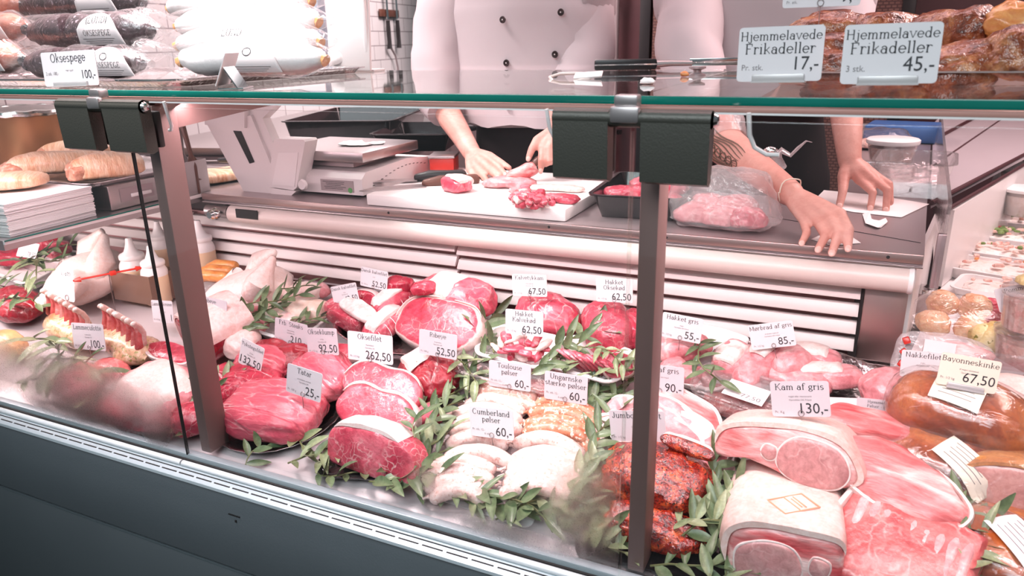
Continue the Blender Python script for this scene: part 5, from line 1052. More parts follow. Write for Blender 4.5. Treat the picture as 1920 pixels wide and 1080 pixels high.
# display stand behind the salamis
p0, p1 = py(628, 150, 1.6), py(716, 150, 1.6)
t = thing('leaflet_stand', 'tall white plastic leaflet stand on the shelf right of the white salamis', 'stand', frame(Vector(((p0.x+p1.x)/2, 1.585, SZ)), None, None, math.radians(8)))
obj('front_plate', MB().box((0, 0, .16), (.115, .012, .32), rot('X', -6), .004), M['white'], t); obj('base_plate', MB().box((0, .02, .003), (.125, .06, .006), bev=.002), M['white'], t)
obj('side_rib', MB().box((.048, -.012, .15), (.012, .012, .29), bev=.003), M['white'], t); obj('round_knob', MB().lathe([(0, 0), (.018, 0), (.02, .006), (.012, .012), (0, .012)], 18).xf(Matrix.Translation((-.035, -.012, .03)) @ rot('X', 90)), M['white'], t)
p0, p1 = py(556, 140, 1.63), py(626, 140, 1.63)
t = thing('blue_grey_box', 'blue-grey box standing behind the white salamis', 'box', frame(Vector(((p0.x+p1.x)/2-.02, 1.635, SZ))))
obj('carton', MB().box((0, 0, .13), (.12, .03, .26), bev=.003), M['bluegrey'], t); obj('base_strip', MB().box((0, -.016, .025), (.12, .003, .05)), M['label'], t)
# carving knife and small litter on the shelf
A_, B_ = py(1112, 121, 1.6), py(1234, 117, 1.64); zk = SZ+.012
t = thing('carving_knife', 'long knife with a black handle lying at the back of the glass shelf', 'knife', frame(Vector(((A_.x+B_.x)/2, 1.62, zk)), Vector((B_.x-A_.x, .05, 0)))); L_ = B_.x-A_.x
obj('handle', MB().box((0, 0, 0), (L_, .020, .022), bev=.004), M['black'], t); obj('tang', MB().box((0, 0, .0), (L_*1.0, .0205, .003)), M['chrome'], t)
obj('bolster', MB().tube([(L_/2, 0, 0), (L_/2+.03, 0, .001), (L_/2+.075, 0, 0)], [.011, .009, .008], 12, .7), M['alu'], t); obj('blade', MB().box((L_/2+.17, 0, .002), (.20, .0025, .016), bev=.001), M['chrome'], t)
t = thing('plastic_tie', 'looped white plastic strip lying on the glass shelf', 'strip', sframe(1075, 152, 1.28) @ rot('X', 22))
obj('loop', MB().tube([(-.045, 0, .003), (-.03, -.018, .003), (.0, -.02, .003), (.035, -.006, .004), (.03, .012, .004), (-.0, .016, .003), (-.03, .014, .003), (-.045, 0, .003)], .0026, 6), M['cream'], t); obj('flat_end', MB().box((.028, .002, .006), (.05, .022, .004), rot('Z', 10), .0015), M['white'], t)
t = thing('plastic_scrap', 'crumpled white plastic scrap on the shelf near the pane joint', 'scrap', sframe(1214, 163, 1.13)); obj('scrap', roast(.022, .018, .014, 6, .006, 60, nu=16, nv=8), M['white'], t)
t = thing('chrome_spool', 'small dark chrome spool clip on the shelf left of the 17,- card', 'clip', sframe(1307, 140, 1.38)); obj('spool', MB().lathe([(0, 0), (.015, 0), (.015, .003), (.007, .006), (.007, .010), (.015, .013), (.015, .016), (0, .016)], 18), M['steel_dark'], t)
t = thing('meat_crumb', 'small orange crumb on the glass shelf beside the chrome spool', 'crumb', sframe(1283, 145, 1.35)); obj('crumb', roast(.014, .012, .012, 8, .003, 80, nu=14, nv=8), M['saus_orange'], t)
# meatballs on their tray
c = Vector((.175, 1.345, SZ+.001)); t = thing('meatball_tray', 'steel tray with a white frilled edge under the fried meatballs', 'tray', frame(c))
obj('tray_body', tray_mb(.60, .46, .018, .012, .012, .002), M['steel_warm'], t)
b = MB(); o = rrect(.585, .445, .02, 6); R = []
for k, (s_, z_) in enumerate(((1.0, .016), (1.015, .0235), (1.03, .0215), (1.01, .018))): R.append([Vector((x*s_, y*s_, z_+.002*math.sin(j*2.4))) for j, (x, y) in enumerate([((o[q][0]*(1-f)+o[(q+1) % len(o)][0]*f), (o[q][1]*(1-f)+o[(q+1) % len(o)][1]*f)) for q in range(len(o)) for f in [z/12 for z in range(12)]])])
b.rings(R, False); obj('paper_frill', b, M['paper'], t)
for k, (x, y_, y, ln, w_, h_, ya, lb) in enumerate(((1540, 75, 1.06, .095, .075, .05, -10, 'behind the 17 card'), (1655, 38, 1.20, .10, .08, .062, 10, 'topmost between the two cards'), (1562, 34, 1.22, .10, .08, .05, 0, 'at the back left'), (1795, 30, 1.16, .12, .085, .065, -30, 'big one at the top behind the 45 card'), (1838, 92, 1.02, .125, .08, .055, 28, 'long one right of the 45 card'), (1565, 105, 1.00, .085, .07, .045, 5, 'between the cards in front'), (1690, 92, 1.10, .11, .08, .05, 0, 'hidden behind the 45 card'), (1925, 70, 1.0, .08, .07, .06, 10, 'at the right photo edge'), (1915, 18, 1.12, .07, .06, .05, 0, 'orange one at the top right corner'), (1700, 120, .99, .1, .07, .03, 0, 'low one behind the 45 card'))):
    y += .15; ln, w_, h_ = ln*1.3, w_*1.25, h_*1.3; p = py(x, y_, y); t = thing('fried_meatball', 'browned fried meatball on the shelf tray, ' + lb, 'meatball', frame(Vector((p.x, y, p.z-h_*.72)), None, None, math.radians(ya)) @ rot('Y', -10 if k in (3, 4) else 0), 'fried meatballs on the shelf tray')
    obj('crust', roast(ln, w_, h_, 200+k, .009, 26, .85, .7), M['frik'] if k != 8 else M['saus_orange'], t)
# ================================================================= things on the worktop
WZ = 1.036
t = thing('cutting_board', 'thick white cutting board on the worktop in front of the first butcher', 'board', frame(Vector((-.835, 1.705, WZ+.0005)), None, None, 0))
obj('board', MB().box((0, 0, .0145), (.53, .425, .029), bev=.004), M['board'], t); BZ = WZ+.030
t = thing('meat_block', 'white and red fatty meat block at the left of the cutting board', 'meat', zframe(857, 358, BZ, -30)); obj('flesh', roast(.085, .06, .05, 301, .006, 22, .6), M['beef_pale'], t); fatpatch(t, .085, .06, .05, 10, 120, -.5, .9, M['fat'], .001, 2, e=.6)
t = thing('rib_piece', 'pale rib piece under the first butcher\'s hand', 'meat', zframe(955, 350, BZ, 8)); obj('flesh', roast(.14, .075, .035, 302, .006, 22, .7), M['pork'], t)
obj('rib_end', roast(.085, .045, .05, 303, .005, 24, .6).xf(Matrix.Translation((.035, .02, .015)) @ rot('Y', -24)), M['pork_belly'], t)
t = thing('fat_strip', 'long pale strip of fat and meat at the back right of the board', 'meat', zframe(1045, 358, BZ, 6)); obj('strip', roast(.14, .035, .022, 304, .004, 26, .6), M['fat_pink'], t)
t = thing('flank_piece', 'flat red meat piece at the right of the diced pile', 'meat', zframe(1050, 378, BZ, -4)); obj('flesh', roast(.09, .05, .026, 305, .006, 24), M['beef_slice'], t)
q = random.Random(5)
for k in range(56):
    u, v = q.gauss(0, .42), q.gauss(0, .42); u = max(-1, min(1, u)); v = max(-1, min(1, v)); x, y_ = 990+52*u, 374+17*v+5*u
    s = q.uniform(.012, .021); hz = BZ+max(0, .020*(1-u*u-v*v))*q.uniform(.2, 1)
    c = thing('diced_meat', 'small dice of pink meat in the heap on the cutting board', 'meat', zframe(x, y_, hz, q.uniform(0, 180)) @ rot('X', q.uniform(-30, 30)), 'diced meat heaped on the cutting board')
    obj('dice', roast(s*1.3, s, s*.8, 310+k, .0025, 70, .6, .9, nu=12, nv=7), M['veal'] if k % 4 else (M['fat'] if k % 8 else M['pork']), c)
t = thing('meat_tray', 'black tray of raw meat on the worktop left of the right post', 'tray', frame(Vector((-.442, 1.705, WZ+.0005)), None, None, math.radians(4)))
obj('tray_body', tray_mb(.20, .30, .055, .02, .010, .003, .02), M['black_gloss'], t)
for k, (x, y_, z_, ln, ya) in enumerate(((-.03, -.05, .03, .12, 20), (.03, .03, .032, .13, -30), (-.02, .09, .03, .11, 60), (.05, -.09, .028, .1, 10))):
    t = thing('meat_slice', 'pink meat slice in the black worktop tray, ' + ('front left', 'middle', 'back', 'front right')[k], 'meat', frame(Vector((-.442+x, 1.705+y_, WZ+z_)), None, None, math.radians(ya)), 'meat in the black worktop tray'); obj('flesh', roast(ln, .075, .04, 380+k, .005, 22), M['veal'], t)
def blade_knife(label, px, py_, yaw, hl, hmat, z, wide=.045, bl=.16):
    t = thing('butcher_knife', label, 'knife', zframe(px, py_, z, yaw))
    pr = [(0, 0), (.0, wide), (-bl*.75, wide*.9), (-bl, wide*.15), (-bl*.95, 0)]
    obj('blade', MB().rings([[Vector((x, y, z_)) for x, y in pr] for z_ in (0, .002)]), M['steel'], t, smooth=False)
    obj('handle', MB().tube([(0, wide*.55, .006), (hl*.3, wide*.5, .010), (hl*.7, wide*.55, .010), (hl, wide*.45, .009)], [.009, .013, .011, .013], 10, 1.2, True), M[hmat], t); return t
blade_knife('wide knife with a wooden handle on the left of the cutting board', 800, 352, 38, .13, 'wood', BZ, .05, .17)
blade_knife('grey knife with a black handle lying beside the scale', 782, 340, 30, .12, 'black', BZ+.004, .04, .14)
# deli scale
t = thing('deli_scale', 'white deli scale with steel weighing plate left of the cutting board', 'scale', frame(Vector((-1.32, 1.555, WZ+.0005))))
obj('base_body', MB().rings([[Vector((x, y, z)) for y, z in ((0, .008), (0, .050), (.02, .066), (.22, .074), (.36, .060), (.37, .008))] for x in (-.155, .165)]), M['white'], t, smooth=False)
for x in (-.12, .13):
    for y in (.03, .33): obj('foot', MB().lathe([(.014, 0), (.012, .009), (0, .009)], 12, (x, y, 0)), M['rubber'], t)
pl = obj('weighing_plate', MB().box((.005, .15, .103), (.315, .27, .026), bev=.003), M['steel'], t); obj('plate_support', MB().box((.005, .15, .082), (.2, .2, .022)), M['steel_dark'], t)
tp = obj('type_plate', MB().box((.085, -.001, .030), (.105, .002, .030)), M['grey_plate'], t); b = MB()
for k in range(5): b.box((.075+.004*(k % 2), -.0024, .040-.0045*k), (.07-.012*(k % 3), .0004, .0012))
obj('plate_print', b, M['ink'], tp); obj('green_sticker', MB().lathe([(0, 0), (.007, 0), (.007, .0006), (0, .0006)], 16).xf(Matrix.Translation((.127, -.002, .020)) @ rot('X', 90)), M['green_sticker'], tp)
b = MB()
for k in range(14): b.box((.1655, .05+.02*k, .026+.030*math.sin(k/13*2.4)), (.0008, .009, .0014))
obj('side_seam', b, M['rubber'], t); obj('level_knob', MB().lathe([(0, 0), (.012, 0), (.014, .006), (.010, .012), (0, .012)], 16).xf(Matrix.Translation((.165, .34, .052)) @ rot('Y', 90)), M['chrome'], t); obj('feed_knob', MB().lathe([(0, 0), (.016, 0), (.016, .02), (0, .024)], 16).xf(Matrix.Translation((.17, .385, .05)) @ rot('Y', 90)), M['black'], t)
def plate(name, quad, y, th, mat, t, bev=.004):
    P = [py(a, b_, y) for a, b_ in quad]; iv = t.matrix_world.inverted(); bm = MB()
    bm.rings([[iv @ (p+Vector((0, d, 0))) for p in P] for d in (0, th)]); return obj(name, bm, mat, t, smooth=False)
h = plate('display_frame', ((388, 233), (470, 216), (525, 350), (520, 374), (462, 368)), 1.535, .035, M['white'], t)
plate('display_head', ((383, 209), (458, 207), (458, 240), (384, 234)), 1.525, .05, M['white'], t)
plate('frame_arm', ((458, 207), (520, 193), (492, 222), (522, 290), (512, 352), (470, 240)), 1.545, .03, M['white'], t)
plate('display_slot', ((437, 245), (452, 246), (477, 304), (468, 307)), 1.5335, .001, M['black'], t)
plate('printer_head', ((517, 260), (569, 262), (572, 266), (556, 352), (550, 357), (506, 350), (503, 344), (513, 264)), 1.522, .05, M['white'], t)
plate('printer_window', ((522, 286), (559, 286), (552, 350), (510, 346)), 1.5205, .001, M['paper'], t)
obj('printer_roll', MB().lathe([(0, 0), (.013, 0), (.015, .004), (.012, .01), (0, .01)], 18).xf(t.matrix_world.inverted() @ Matrix.Translation(py(570, 346, 1.525)) @ rot('X', 90)), M['white'], t)
plate('stand_foot', ((500, 352), (556, 358), (540, 372), (515, 372)), 1.53, .05, M['white'], t)
t = thing('crumpled_paper', 'crumpled white paper on the weighing plate', 'paper', frame(py(668, 280, 1.69)) @ rot('Z', 20)); p = t.location; t.matrix_world = frame(Vector((p.x, 1.69, WZ+.1175)), None, None, .3)
obj('paper', roast(.085, .05, .012, 9, .010, 40, nu=26, nv=12), M['paper'], t); obj('paper_fold', roast(.05, .03, .01, 12, .008, 50, nu=18, nv=8).xf(Matrix.Translation((.05, .02, 0))), M['paper'], t)
t = thing('red_case', 'dark red case behind the scale beside the first butcher', 'case', frame(Vector((-1.085, 1.86, WZ+.0005)), None, None, math.radians(20))); obj('case_body', MB().box((0, 0, .035), (.07, .09, .07), bev=.004), M['red'], t); obj('case_rim', MB().box((0, 0, .0735), (.076, .096, .007), bev=.002), M['steel'], t)
# paper, tubs and bags at the right end of the worktop
def paper(label, quad, z, name='paper_sheet', lift=.0):
    P = [pz(a, b_, z) for a, b_ in quad]; c = sum(P, Vector())/len(P); c.z = z; t = thing(name, label, 'paper', frame(c)); m = len(P)
    b = MB(); b.rings([[p-c+Vector((0, 0, d+lift*abs(math.sin(k*2.1)))) for k, p in enumerate(P)] for d in (0, .0008)]); obj('sheet', b, M['paper'], t, smooth=False); return t
paper('sheet of white wrapping paper under the second butcher\'s far hand', ((1530, 372), (1545, 357), (1640, 366), (1742, 383), (1690, 408), (1600, 398), (1560, 390)), WZ+.001)
paper('sheet of white paper under the near hand of the second butcher', ((1521, 449), (1545, 438), (1590, 440), (1614, 456), (1560, 461)), WZ+.001)
paper('torn scrap of white paper on the worktop right of the near hand', ((1617, 402), (1630, 400), (1634, 414), (1646, 415), (1660, 412), (1664, 419), (1652, 427), (1645, 430), (1622, 422)), WZ+.001, 'paper_scrap', .004)
t = thing('clear_tub', 'large open clear tub at the back right of the worktop', 'tub', frame(pz(1685, 372, WZ+.001)+Vector((.03, .12, 0)), None, None, math.radians(-5))); obj('tub_body', tray_mb(.17, .24, .085, .03, .008, .002, .016), M['film_tray'], t)
t = thing('tub_cover', 'clear lid leaning on the large clear tub', 'lid', frame(pz(1648, 325, WZ+.06)) @ rot('X', 10)); obj('lid_body', tray_mb(.15, .12, .010, .025, .005, .002, .004), M['film_tray'], t)
t = thing('white_lid_tub', 'round tub of pink salad with a white lid behind the clear tub', 'tub', frame(pz(1668, 312, WZ+.001)))
obj('tub_body', MB().lathe([(0, 0), (.055, 0), (.068, .07), (.066, .07), (.053, .003), (0, .003)], 28), M['film_tray'], t); obj('filling', MB().lathe([(0, .004), (.052, .004), (.063, .058), (0, .06)], 28), M['salad_pink'], t); obj('white_lid', MB().lathe([(0, .068), (.071, .068), (.073, .072), (.073, .08), (.068, .084), (0, .084)], 28), M['white'], t)
t = thing('blue_pack', 'blue pack lying at the far right of the worktop', 'pack', frame(pz(1690, 262, WZ+.001), None, None, math.radians(-8))); obj('pack', MB().box((.0, 0, .03), (.24, .20, .06), bev=.012), M['blue'], t)
t = thing('shrimp_bag', 'clear bag of pale shrimps leaning on the blue pack', 'bag', frame(pz(1660, 278, WZ+.001)+Vector((-.02, -.02, 0)))); obj('film_bag', roast(.20, .16, .10, 15, .010, 20), M['film'], t); obj('filling', roast(.15, .12, .05, 16, .008, 26), M['salad_pink'], t)
t = thing('meat_bag', 'large pinkish plastic bag of meat on the worktop right of the right post', 'bag', frame(pz(1345, 434, WZ+.001)+Vector((0, .06, 0)), None, None, math.radians(-4)))
obj('film_bag', roast(.23, .17, .20, 18, .014, 14, .7, .25).jitter(.006, 50, 3), M['film_pink'], t)
for k, (x, y_, s) in enumerate(((-.055, -.02, .085), (.0, -.03, .075), (.055, -.025, .08), (.02, .03, .09), (-.04, .04, .08))): obj('meat_lump', roast(s, s*.8, s*.7, 400+k, .006, 24).xf(Matrix.Translation((x, y_, .006+.01*(k > 2)))), M['pork' if k != 2 else 'veal'], t)
A_ = pz(1400, 340, WZ+.14)
t = thing('bag_tail', 'twisted translucent bag end beside the second butcher\'s apron', 'bag', frame(py(1450, 320, 1.74)))
iv = t.matrix_world.inverted(); obj('twist', MB().tube([iv @ py(*q_) for q_ in ((1462, 318, 1.74), (1455, 296, 1.74), (1466, 282, 1.74), (1482, 292, 1.74), (1496, 278, 1.74), (1512, 264, 1.74), (1522, 267, 1.74))], [.030, .020, .014, .010, .008, .004, .002], 10, .5).jitter(.004, 60, 2), M['film_milk'], t)
obj('foil_end', roast(.03, .02, .02, 44, .004, 60, nu=16, nv=8).xf(iv @ Matrix.Translation(py(1446, 287, 1.74))), M['chrome'], t)
# ================================================================= left wing of the counter
t = thing('side_table', 'steel-edged side table at the left end of the worktop', 'table', Matrix.Translation((-2.2, 1.5, 1.036))); I_ = t.matrix_world.inverted()
b = MB(); b.rings([[I_ @ Vector((x, y, z)) for x, y in ((-1.642, .93), (-1.642, 1.86), (-2.55, 1.86), (-2.55, .93))] for z in (1.012, 1.034)]); obj('table_top', b, M['steel'], t, smooth=False)
obj('glass_edge', MB().box(I_ @ Vector((-1.640, 1.395, 1.030)), (.006, .93, .008)), M['white'], t); obj('teal_line', MB().box(I_ @ Vector((-1.6365, 1.15, 1.034)), (.002, .44, .003)), M['edge_green'], t)
obj('under_rail', MB().box(I_ @ Vector((-1.66, 1.395, 1.018)), (.02, .93, .012)), M['steel_dark'], t)
for x, y in ((-2.5, 1.82), (-1.9, 1.82)): obj('leg', MB().tube([I_ @ Vector((x, y, 0)), I_ @ Vector((x, y, 1.012))], .02, 10), M['steel_dark'], t)
t = thing('paper_stack', 'thick stack of white wrapping paper on the side table at the left edge', 'paper', frame(Vector((-1.655, .955, 1.0345)), None, None, math.radians(4)))
b = MB(); q = random.Random(3)
for k in range(26): b.box((-.20+q.uniform(-.002, .002), .11+q.uniform(-.002, .002), .0014+.0028*k), (.40, .22, .0022))
obj('sheets', b, M['paper'], t, smooth=False)
t = thing('warming_unit', 'grey warming unit with three dark slots under the roast tray', 'machine', frame(Vector((-1.665, 1.36, 1.0345))))
obj('housing', MB().box((-.28, 0, .032), (.54, .28, .062), bev=.004), M['steel'], t)
for k in range(3): obj('vent_slot', MB().box((-.009, .055, .046-.012*k), (.003, .05, .003)), M['rubber'], t)
obj('front_recess', MB().box((-.0095, -.06, .034), (.003, .10, .034)), M['steel_dark'], t); obj('switch_bar', MB().box((-.006, -.05, .030), (.006, .06, .009), bev=.002), M['white'], t)
t = thing('roast_tray', 'steel tray with a pale rim under the roasts with crackling', 'tray', frame(Vector((-1.95, 1.36, 1.099)))); obj('tray_body', tray_mb(.54, .36, .014, .02, .012, .003), M['silver_tray'], t)
for k, (x, y_, z, ln, w_, h_, ya, lb) in enumerate(((205, 332, 1.112, .17, .12, .085, 60, 'right one showing its roasted cut end'), (110, 322, 1.112, .24, .12, .075, 62, 'long one in the middle'), (20, 352, 1.112, .16, .11, .05, 40, 'front left one at the photo edge'), (150, 300, 1.115, .20, .10, .08, 30, 'behind the others'))):
    t = thing('pork_roast', 'pork roast with golden crackling on the roast tray, ' + lb, 'meat', zframe(x, y_, z, ya), 'pork roasts with crackling'); obj('crackling', roast(ln, w_, h_, 420+k, .004, 16, .7), M['crackling'], t); obj('cut_end', roast(ln*.35, w_*.86, h_*.7, 430+k, .007, 30, .6).xf(Matrix.Translation((-ln*.36, 0, 0))), M['roast_cut'], t)
t = thing('copper_pot', 'large copper-brown pot with a beaded chrome lid at the left edge', 'pot', frame(pz(20, 340, 1.034))); I_ = None
p = t.location.copy(); t.matrix_world = frame(Vector((-2.38, 1.52, 1.035))); rr = .15
obj('pot_body', MB().lathe([(0, 0), (rr*.8, 0), (rr*.86, .02), (rr, .20), (rr*.98, .2), (rr*.8, .02), (0, .02)], 40), M['pot'], t)
obj('lid_rim', MB().tube([((rr+.015)*math.cos(2*PI*k/40), (rr+.015)*math.sin(2*PI*k/40), .206+.003*(k % 2)) for k in range(41)], .010, 8), M['chrome'], t); obj('lid', MB().lathe([(0, .222), (rr*.6, .218), (rr, .206), (rr, .202), (0, .2)], 36), M['steel'], t)
t = thing('utensil_box', 'steel box with kitchen tools at the corner of the side table', 'box', frame(Vector((-1.690, 1.475, 1.0345)), None, None, math.radians(4)))
b = MB()
for c_, d_ in (((0, -.04, .045), (.08, .002, .09)), ((0, .04, .045), (.08, .002, .09)), ((-.04, 0, .045), (.002, .08, .09)), ((.04, 0, .045), (.002, .08, .09)), ((0, 0, .002), (.08, .08, .003))): b.box(c_, d_)
obj('box_body', b, M['steel'], t, smooth=False)
for k, (a_, c_, m_, lb) in enumerate((((345, 312), (333, 222), 'steel', 'broad steel spatula standing in the utensil box'), ((364, 312), (341, 232), 'wood', 'dark spatula with a brown handle standing in the utensil box'))):
    A_, B_ = py(*a_, 1.475), py(*c_, 1.475); t = thing('spatula', lb, 'spatula', frame(A_)); d = B_-A_
    obj('handle', MB().tube([Vector((0, 0, -.06))-d*.1, Vector(), d*.4, d], [.006, .007, .006, .008], 8, 1, True), M['steel' if k == 0 else 'wood'], t)
    obj('blade', MB().tube([d*-.08+Vector((0, 0, -.03)), d*.12, d*.28], [.020, .018, .007], 10, .15), M['steel' if k == 0 else 'wood'], t)
t = thing('roast_slab', 'flat pinkish roast slab behind the utensil box', 'meat', frame(Vector((-1.745, 1.64, 1.0345)), None, None, math.radians(75))); obj('flesh', roast(.19, .12, .05, 440, .004, 18, .6), M['crackling'], t)
t = thing('table_knife', 'knife with a dark handle lying on the roast slab', 'knife', frame(Vector((-1.75, 1.66, 1.088)), None, None, math.radians(20))); obj('handle', MB().tube([(0, 0, .006), (.05, 0, .007), (.1, 0, .007)], [.007, .010, .009], 8, 1, True), M['black'], t); obj('blade', MB().box((-.06, 0, .004), (.12, .018, .002)), M['chrome'], t)
# back counter with two black oven pans
t = thing('back_counter', 'dark steel counter along the tiled wall behind the scale', 'counter', frame(Vector((-2.12, 2.75, 0)), None, None, math.radians(14)))
obj('counter_top', MB().box((0, 0, 1.06), (1.0, 1.5, .03), bev=.004), M['steel'], t); obj('cabinet', MB().box((0, 0, .53), (.96, 1.46, 1.02)), M['steel_dark'], t)
for k in range(2): obj('cabinet_door', MB().box((.485, -.36+.72*k, .53), (.02, .68, .96), bev=.004), M['steel_dark'], t)
t = thing('oven_pan', 'large black oven pan of browned food behind the scale', 'pan', frame(Vector((-1.79, 2.44, 1.0755)), None, None, math.radians(18)))
obj('pan_body', tray_mb(.40, .56, .085, .02, .012, .004, .02), M['black_gloss'], t); obj('browned_food', roast(.34, .48, .03, 450, .006, 24, .4), M['roast_cut'], t)
t = thing('oven_pan', 'black oven pan with a bent handle left of the first butcher', 'pan', frame(Vector((-1.40, 2.26, 1.0755)), None, None, math.radians(18)))
obj('pan_body', tray_mb(.26, .36, .06, .02, .012, .004, .02), M['black_gloss'], t); obj('bent_handle', MB().tube([(.12, -.10, .06), (.16, -.13, .075), (.20, -.12, .07), (.25, -.14, .085)], .010, 8), M['black'], t)
# ================================================================= right wing: salad display
t = thing('salad_counter', 'white salad display running back at the right edge', 'counter', Matrix.Translation((.6, 2.6, .82))); I_ = t.matrix_world.inverted()
b = MB(); b.rings([[I_ @ Vector((x, y, z)) for x, y in ((.135, 1.525), (1.4, 1.525), (1.9, 4.2), (.62, 4.2))] for z in (.80, .825)]); obj('display_bed', b, M['white_rough'], t, smooth=False)
b = MB(); b.rings([[I_ @ Vector((x, y, z)) for x, y in ((.168, 1.97), (.48, 2.84), (.95, 4.2), (.34, 4.2), (.275, 3.72), (.172, 2.03))] for z in (1.022, 1.036)]); obj('steel_ledge', b, M['lilac'], t, smooth=False)
for a, c_, r_ in (((.168, 1.965, 1.036), (.95, 4.19, 1.036), .006), ((.205, 1.97, 1.024), (.97, 4.19, 1.024), .005), ((.196, 2.497, 1.037), (.56, 3.99, 1.037), .003), ((.231, 3.10, 1.038), (.48, 4.1, 1.038), .008)): obj('ledge_trim', MB().tube([I_ @ Vector(a), I_ @ Vector(c_)], r_, 8), M['maroon'], t)
obj('ledge_wall', MB().rings([[I_ @ Vector((x+d_, y, z)) for z in (.826, 1.020)] for (x, y) in ((.19, 1.99), (.93, 4.19)) for d_ in (0,)][:2], False, None, False), M['white'], t) if False else None
obj('riser', MB().box(I_ @ Vector((.575, 3.08, .923)), (.012, 2.30, .19), rot('Z', -18.3)), M['white'], t)
obj('front_glass', MB().box(I_ @ Vector((.62, 2.35, .96)), (.005, .001, .001)), M['film'], t) if False else None
obj('side_panel', MB().box(I_ @ Vector((.152, 1.76, .916)), (.008, .47, .18), rot('Z', -8)), M['white'], t)
DZ2 = .8265
def salad(label, px, py_, L, W, yaw, kind, tops=()):
    L *= .8; t = thing('salad_dish', label, 'salad', zframe(px, py_, DZ2, yaw) @ Matrix.Translation((.13, 0, 0)), 'salad dishes in the right display'); obj('dish', tray_mb(L, W, .03, .02, .008, .003, .008), M['white'], t); obj('salad_heap', roast(L*.92, W*.86, .045, px, .006, 40, .5), M[kind], t); q = random.Random(px)
    for k, (m_, n_) in enumerate(tops):
        b = MB()
        for _ in range(n_):
            u, v = q.uniform(-.42, .42), q.uniform(-.36, .36); b.v, b.f, b.rim = b.v, b.f, b.rim; s = q.uniform(.008, .016)
            bb = roast(s*1.6, s, s*.9, q.randint(0, 99), .002, 60, nu=8, nv=5).xf(Matrix.Translation((u*L, v*W, .030+.012*(1-4*u*u)*(1-4*v*v))) @ Matrix.Rotation(q.uniform(0, 6), 4, 'Z')); b.add(bb.v, bb.f)
        obj('topping', b, M[m_], t)
    return t
salad('salad dish with brown topping, farthest on the right display', 1842, 398, .34, .10, -18, 'salad', (('meatball', 26),))
salad('salad dish with dark olive topping, second from the far end', 1812, 418, .34, .10, -18, 'salad', (('roast_cut', 16), ('herb', 8)))
salad('salad dish with green herbs and a pink radish', 1815, 448, .36, .13, -18, 'salad', (('herb', 40), ('salad_pink', 22), ('veal', 3)))
salad('salad dish with pink shrimps and a little green', 1805, 478, .36, .12, -18, 'salad', (('salad_pink', 36), ('herb', 8)))
salad('creamy salad dish with a few orange bits', 1810, 512, .40, .14, -18, 'salad', (('saus_orange', 5), ('salad_pink', 14)))
salad('creamy pale salad dish nearest to the bag of breaded balls', 1800, 548, .34, .13, -18, 'salad', (('salad_pink', 18),))
salad('pale salad dish at the right photo edge', 1925, 480, .26, .30, -18, 'salad', (('salad_pink', 12), ('saus_orange', 4)))
def tub(label, Mx, r, h, fill, lid=True):
    t = thing('deli_tub', label, 'tub', Mx); obj('tub_body', MB().lathe([(0, 0), (r*.85, 0), (r, h), (r*.97, h), (r*.83, .002), (0, .002)], 28), M['film_tray'], t); obj('filling', MB().lathe([(0, .003), (r*.82, .003), (r*.94, h*.84), (0, h*.86)], 28), M[fill], t)
    if lid: obj('tub_lid', MB().lathe([(0, h), (r*1.04, h), (r*1.05, h+.003), (r*1.05, h+.008), (r*.98, h+.010), (0, h+.009)], 28), M['white' if lid == 1 else 'film_tray'], t)
    return t
tub('clear tub of brown preserve with a pale lid at the upper right edge', frame(pz(1912, 350, .93)+Vector((0, 0, -.0))), .062, .055, 'brown_paste', 1)
tub('tub of beige salad with a white lid below the brown preserve', frame(pz(1915, 402, .90)), .06, .07, 'salad', 1)
t = thing('ledge_stand', 'clear step stand under the upper right tubs', 'stand', frame(pz(1925, 420, .865))); obj('step', MB().box((.03, .08, .0), (.30, .36, .06), bev=.004), M['film_tray'], t)
for k, (x, y_, hh) in enumerate(((1905, 670, 0), (1905, 632, .075))): tub('ribbed clear tub at the right edge, ' + ('lower one', 'upper one under a pastry piece')[k], frame(pd(x+8, 690, .05)+Vector((0, 0, hh))), .05, .065, 'salad_pink', 2)
t = thing('pastry_piece', 'golden pastry piece on the upper ribbed tub', 'pastry', frame(pd(1913, 690, .05)+Vector((0, 0, .155)))); obj('crust', roast(.07, .05, .03, 460, .006, 30), M['potato'], t)
def bag(label, Mx, L, W, H, film_, fills, name='meat_pack'):
    t = thing(name, label, 'pack', Mx); obj('film_bag', roast(L, W, H, 19, .006, 22, .6), M[film_], t)
    for n_, mb, m_ in fills: obj(n_, mb, M[m_], t)
    return t
balls = [('breaded_ball', roast(.06, .055, .055, 470+k, .004, 30).xf(Matrix.Translation((x, y_, z))), 'meatball') for k, (x, y_, z) in enumerate(((-.035, -.02, .012), (.03, -.025, .014), (-.02, .03, .03), (.035, .03, .03)))]
bag('clear bag of breaded balls beside the louvre corner', dframe(1782, 622, .02, 0), .155, .12, .095, 'film', balls, 'ball_bag')
t = bag('clear vacuum pack of sliced bacon with a white label and red emblem', dframe(1770, 680, .06, -6) @ rot('X', 50), .165, .105, .02, 'film_pink', [('bacon', roast(.12, .085, .016, 480, .004, 26, .6).xf(Matrix.Translation((.02, 0, .002))), 'pork_belly')])
obj('pack_label', MB().box((-.012, 0, .024), (.05, .07, .0006)), M['label'], t); st = MB()
for k in range(5): st.box((-.012, .012-.011*k, .0246), (.034, .0012, .0003))
obj('label_print', st, M['ink_grey'], t); st = MB()
for k in range(3): st.box((-.066, .026-.022*k, .022), (.012, .013, .001), rot('Z', 30+20*k), .002)
obj('red_emblem', st, M['red'], t)
t = thing('beef_pack', 'pack of dark red meat behind the breaded balls', 'pack', zframe(1858, 590, .875, -10) @ rot('X', 40)); obj('flesh', roast(.08, .07, .02, 490, .004, 40), M['beef'], t)
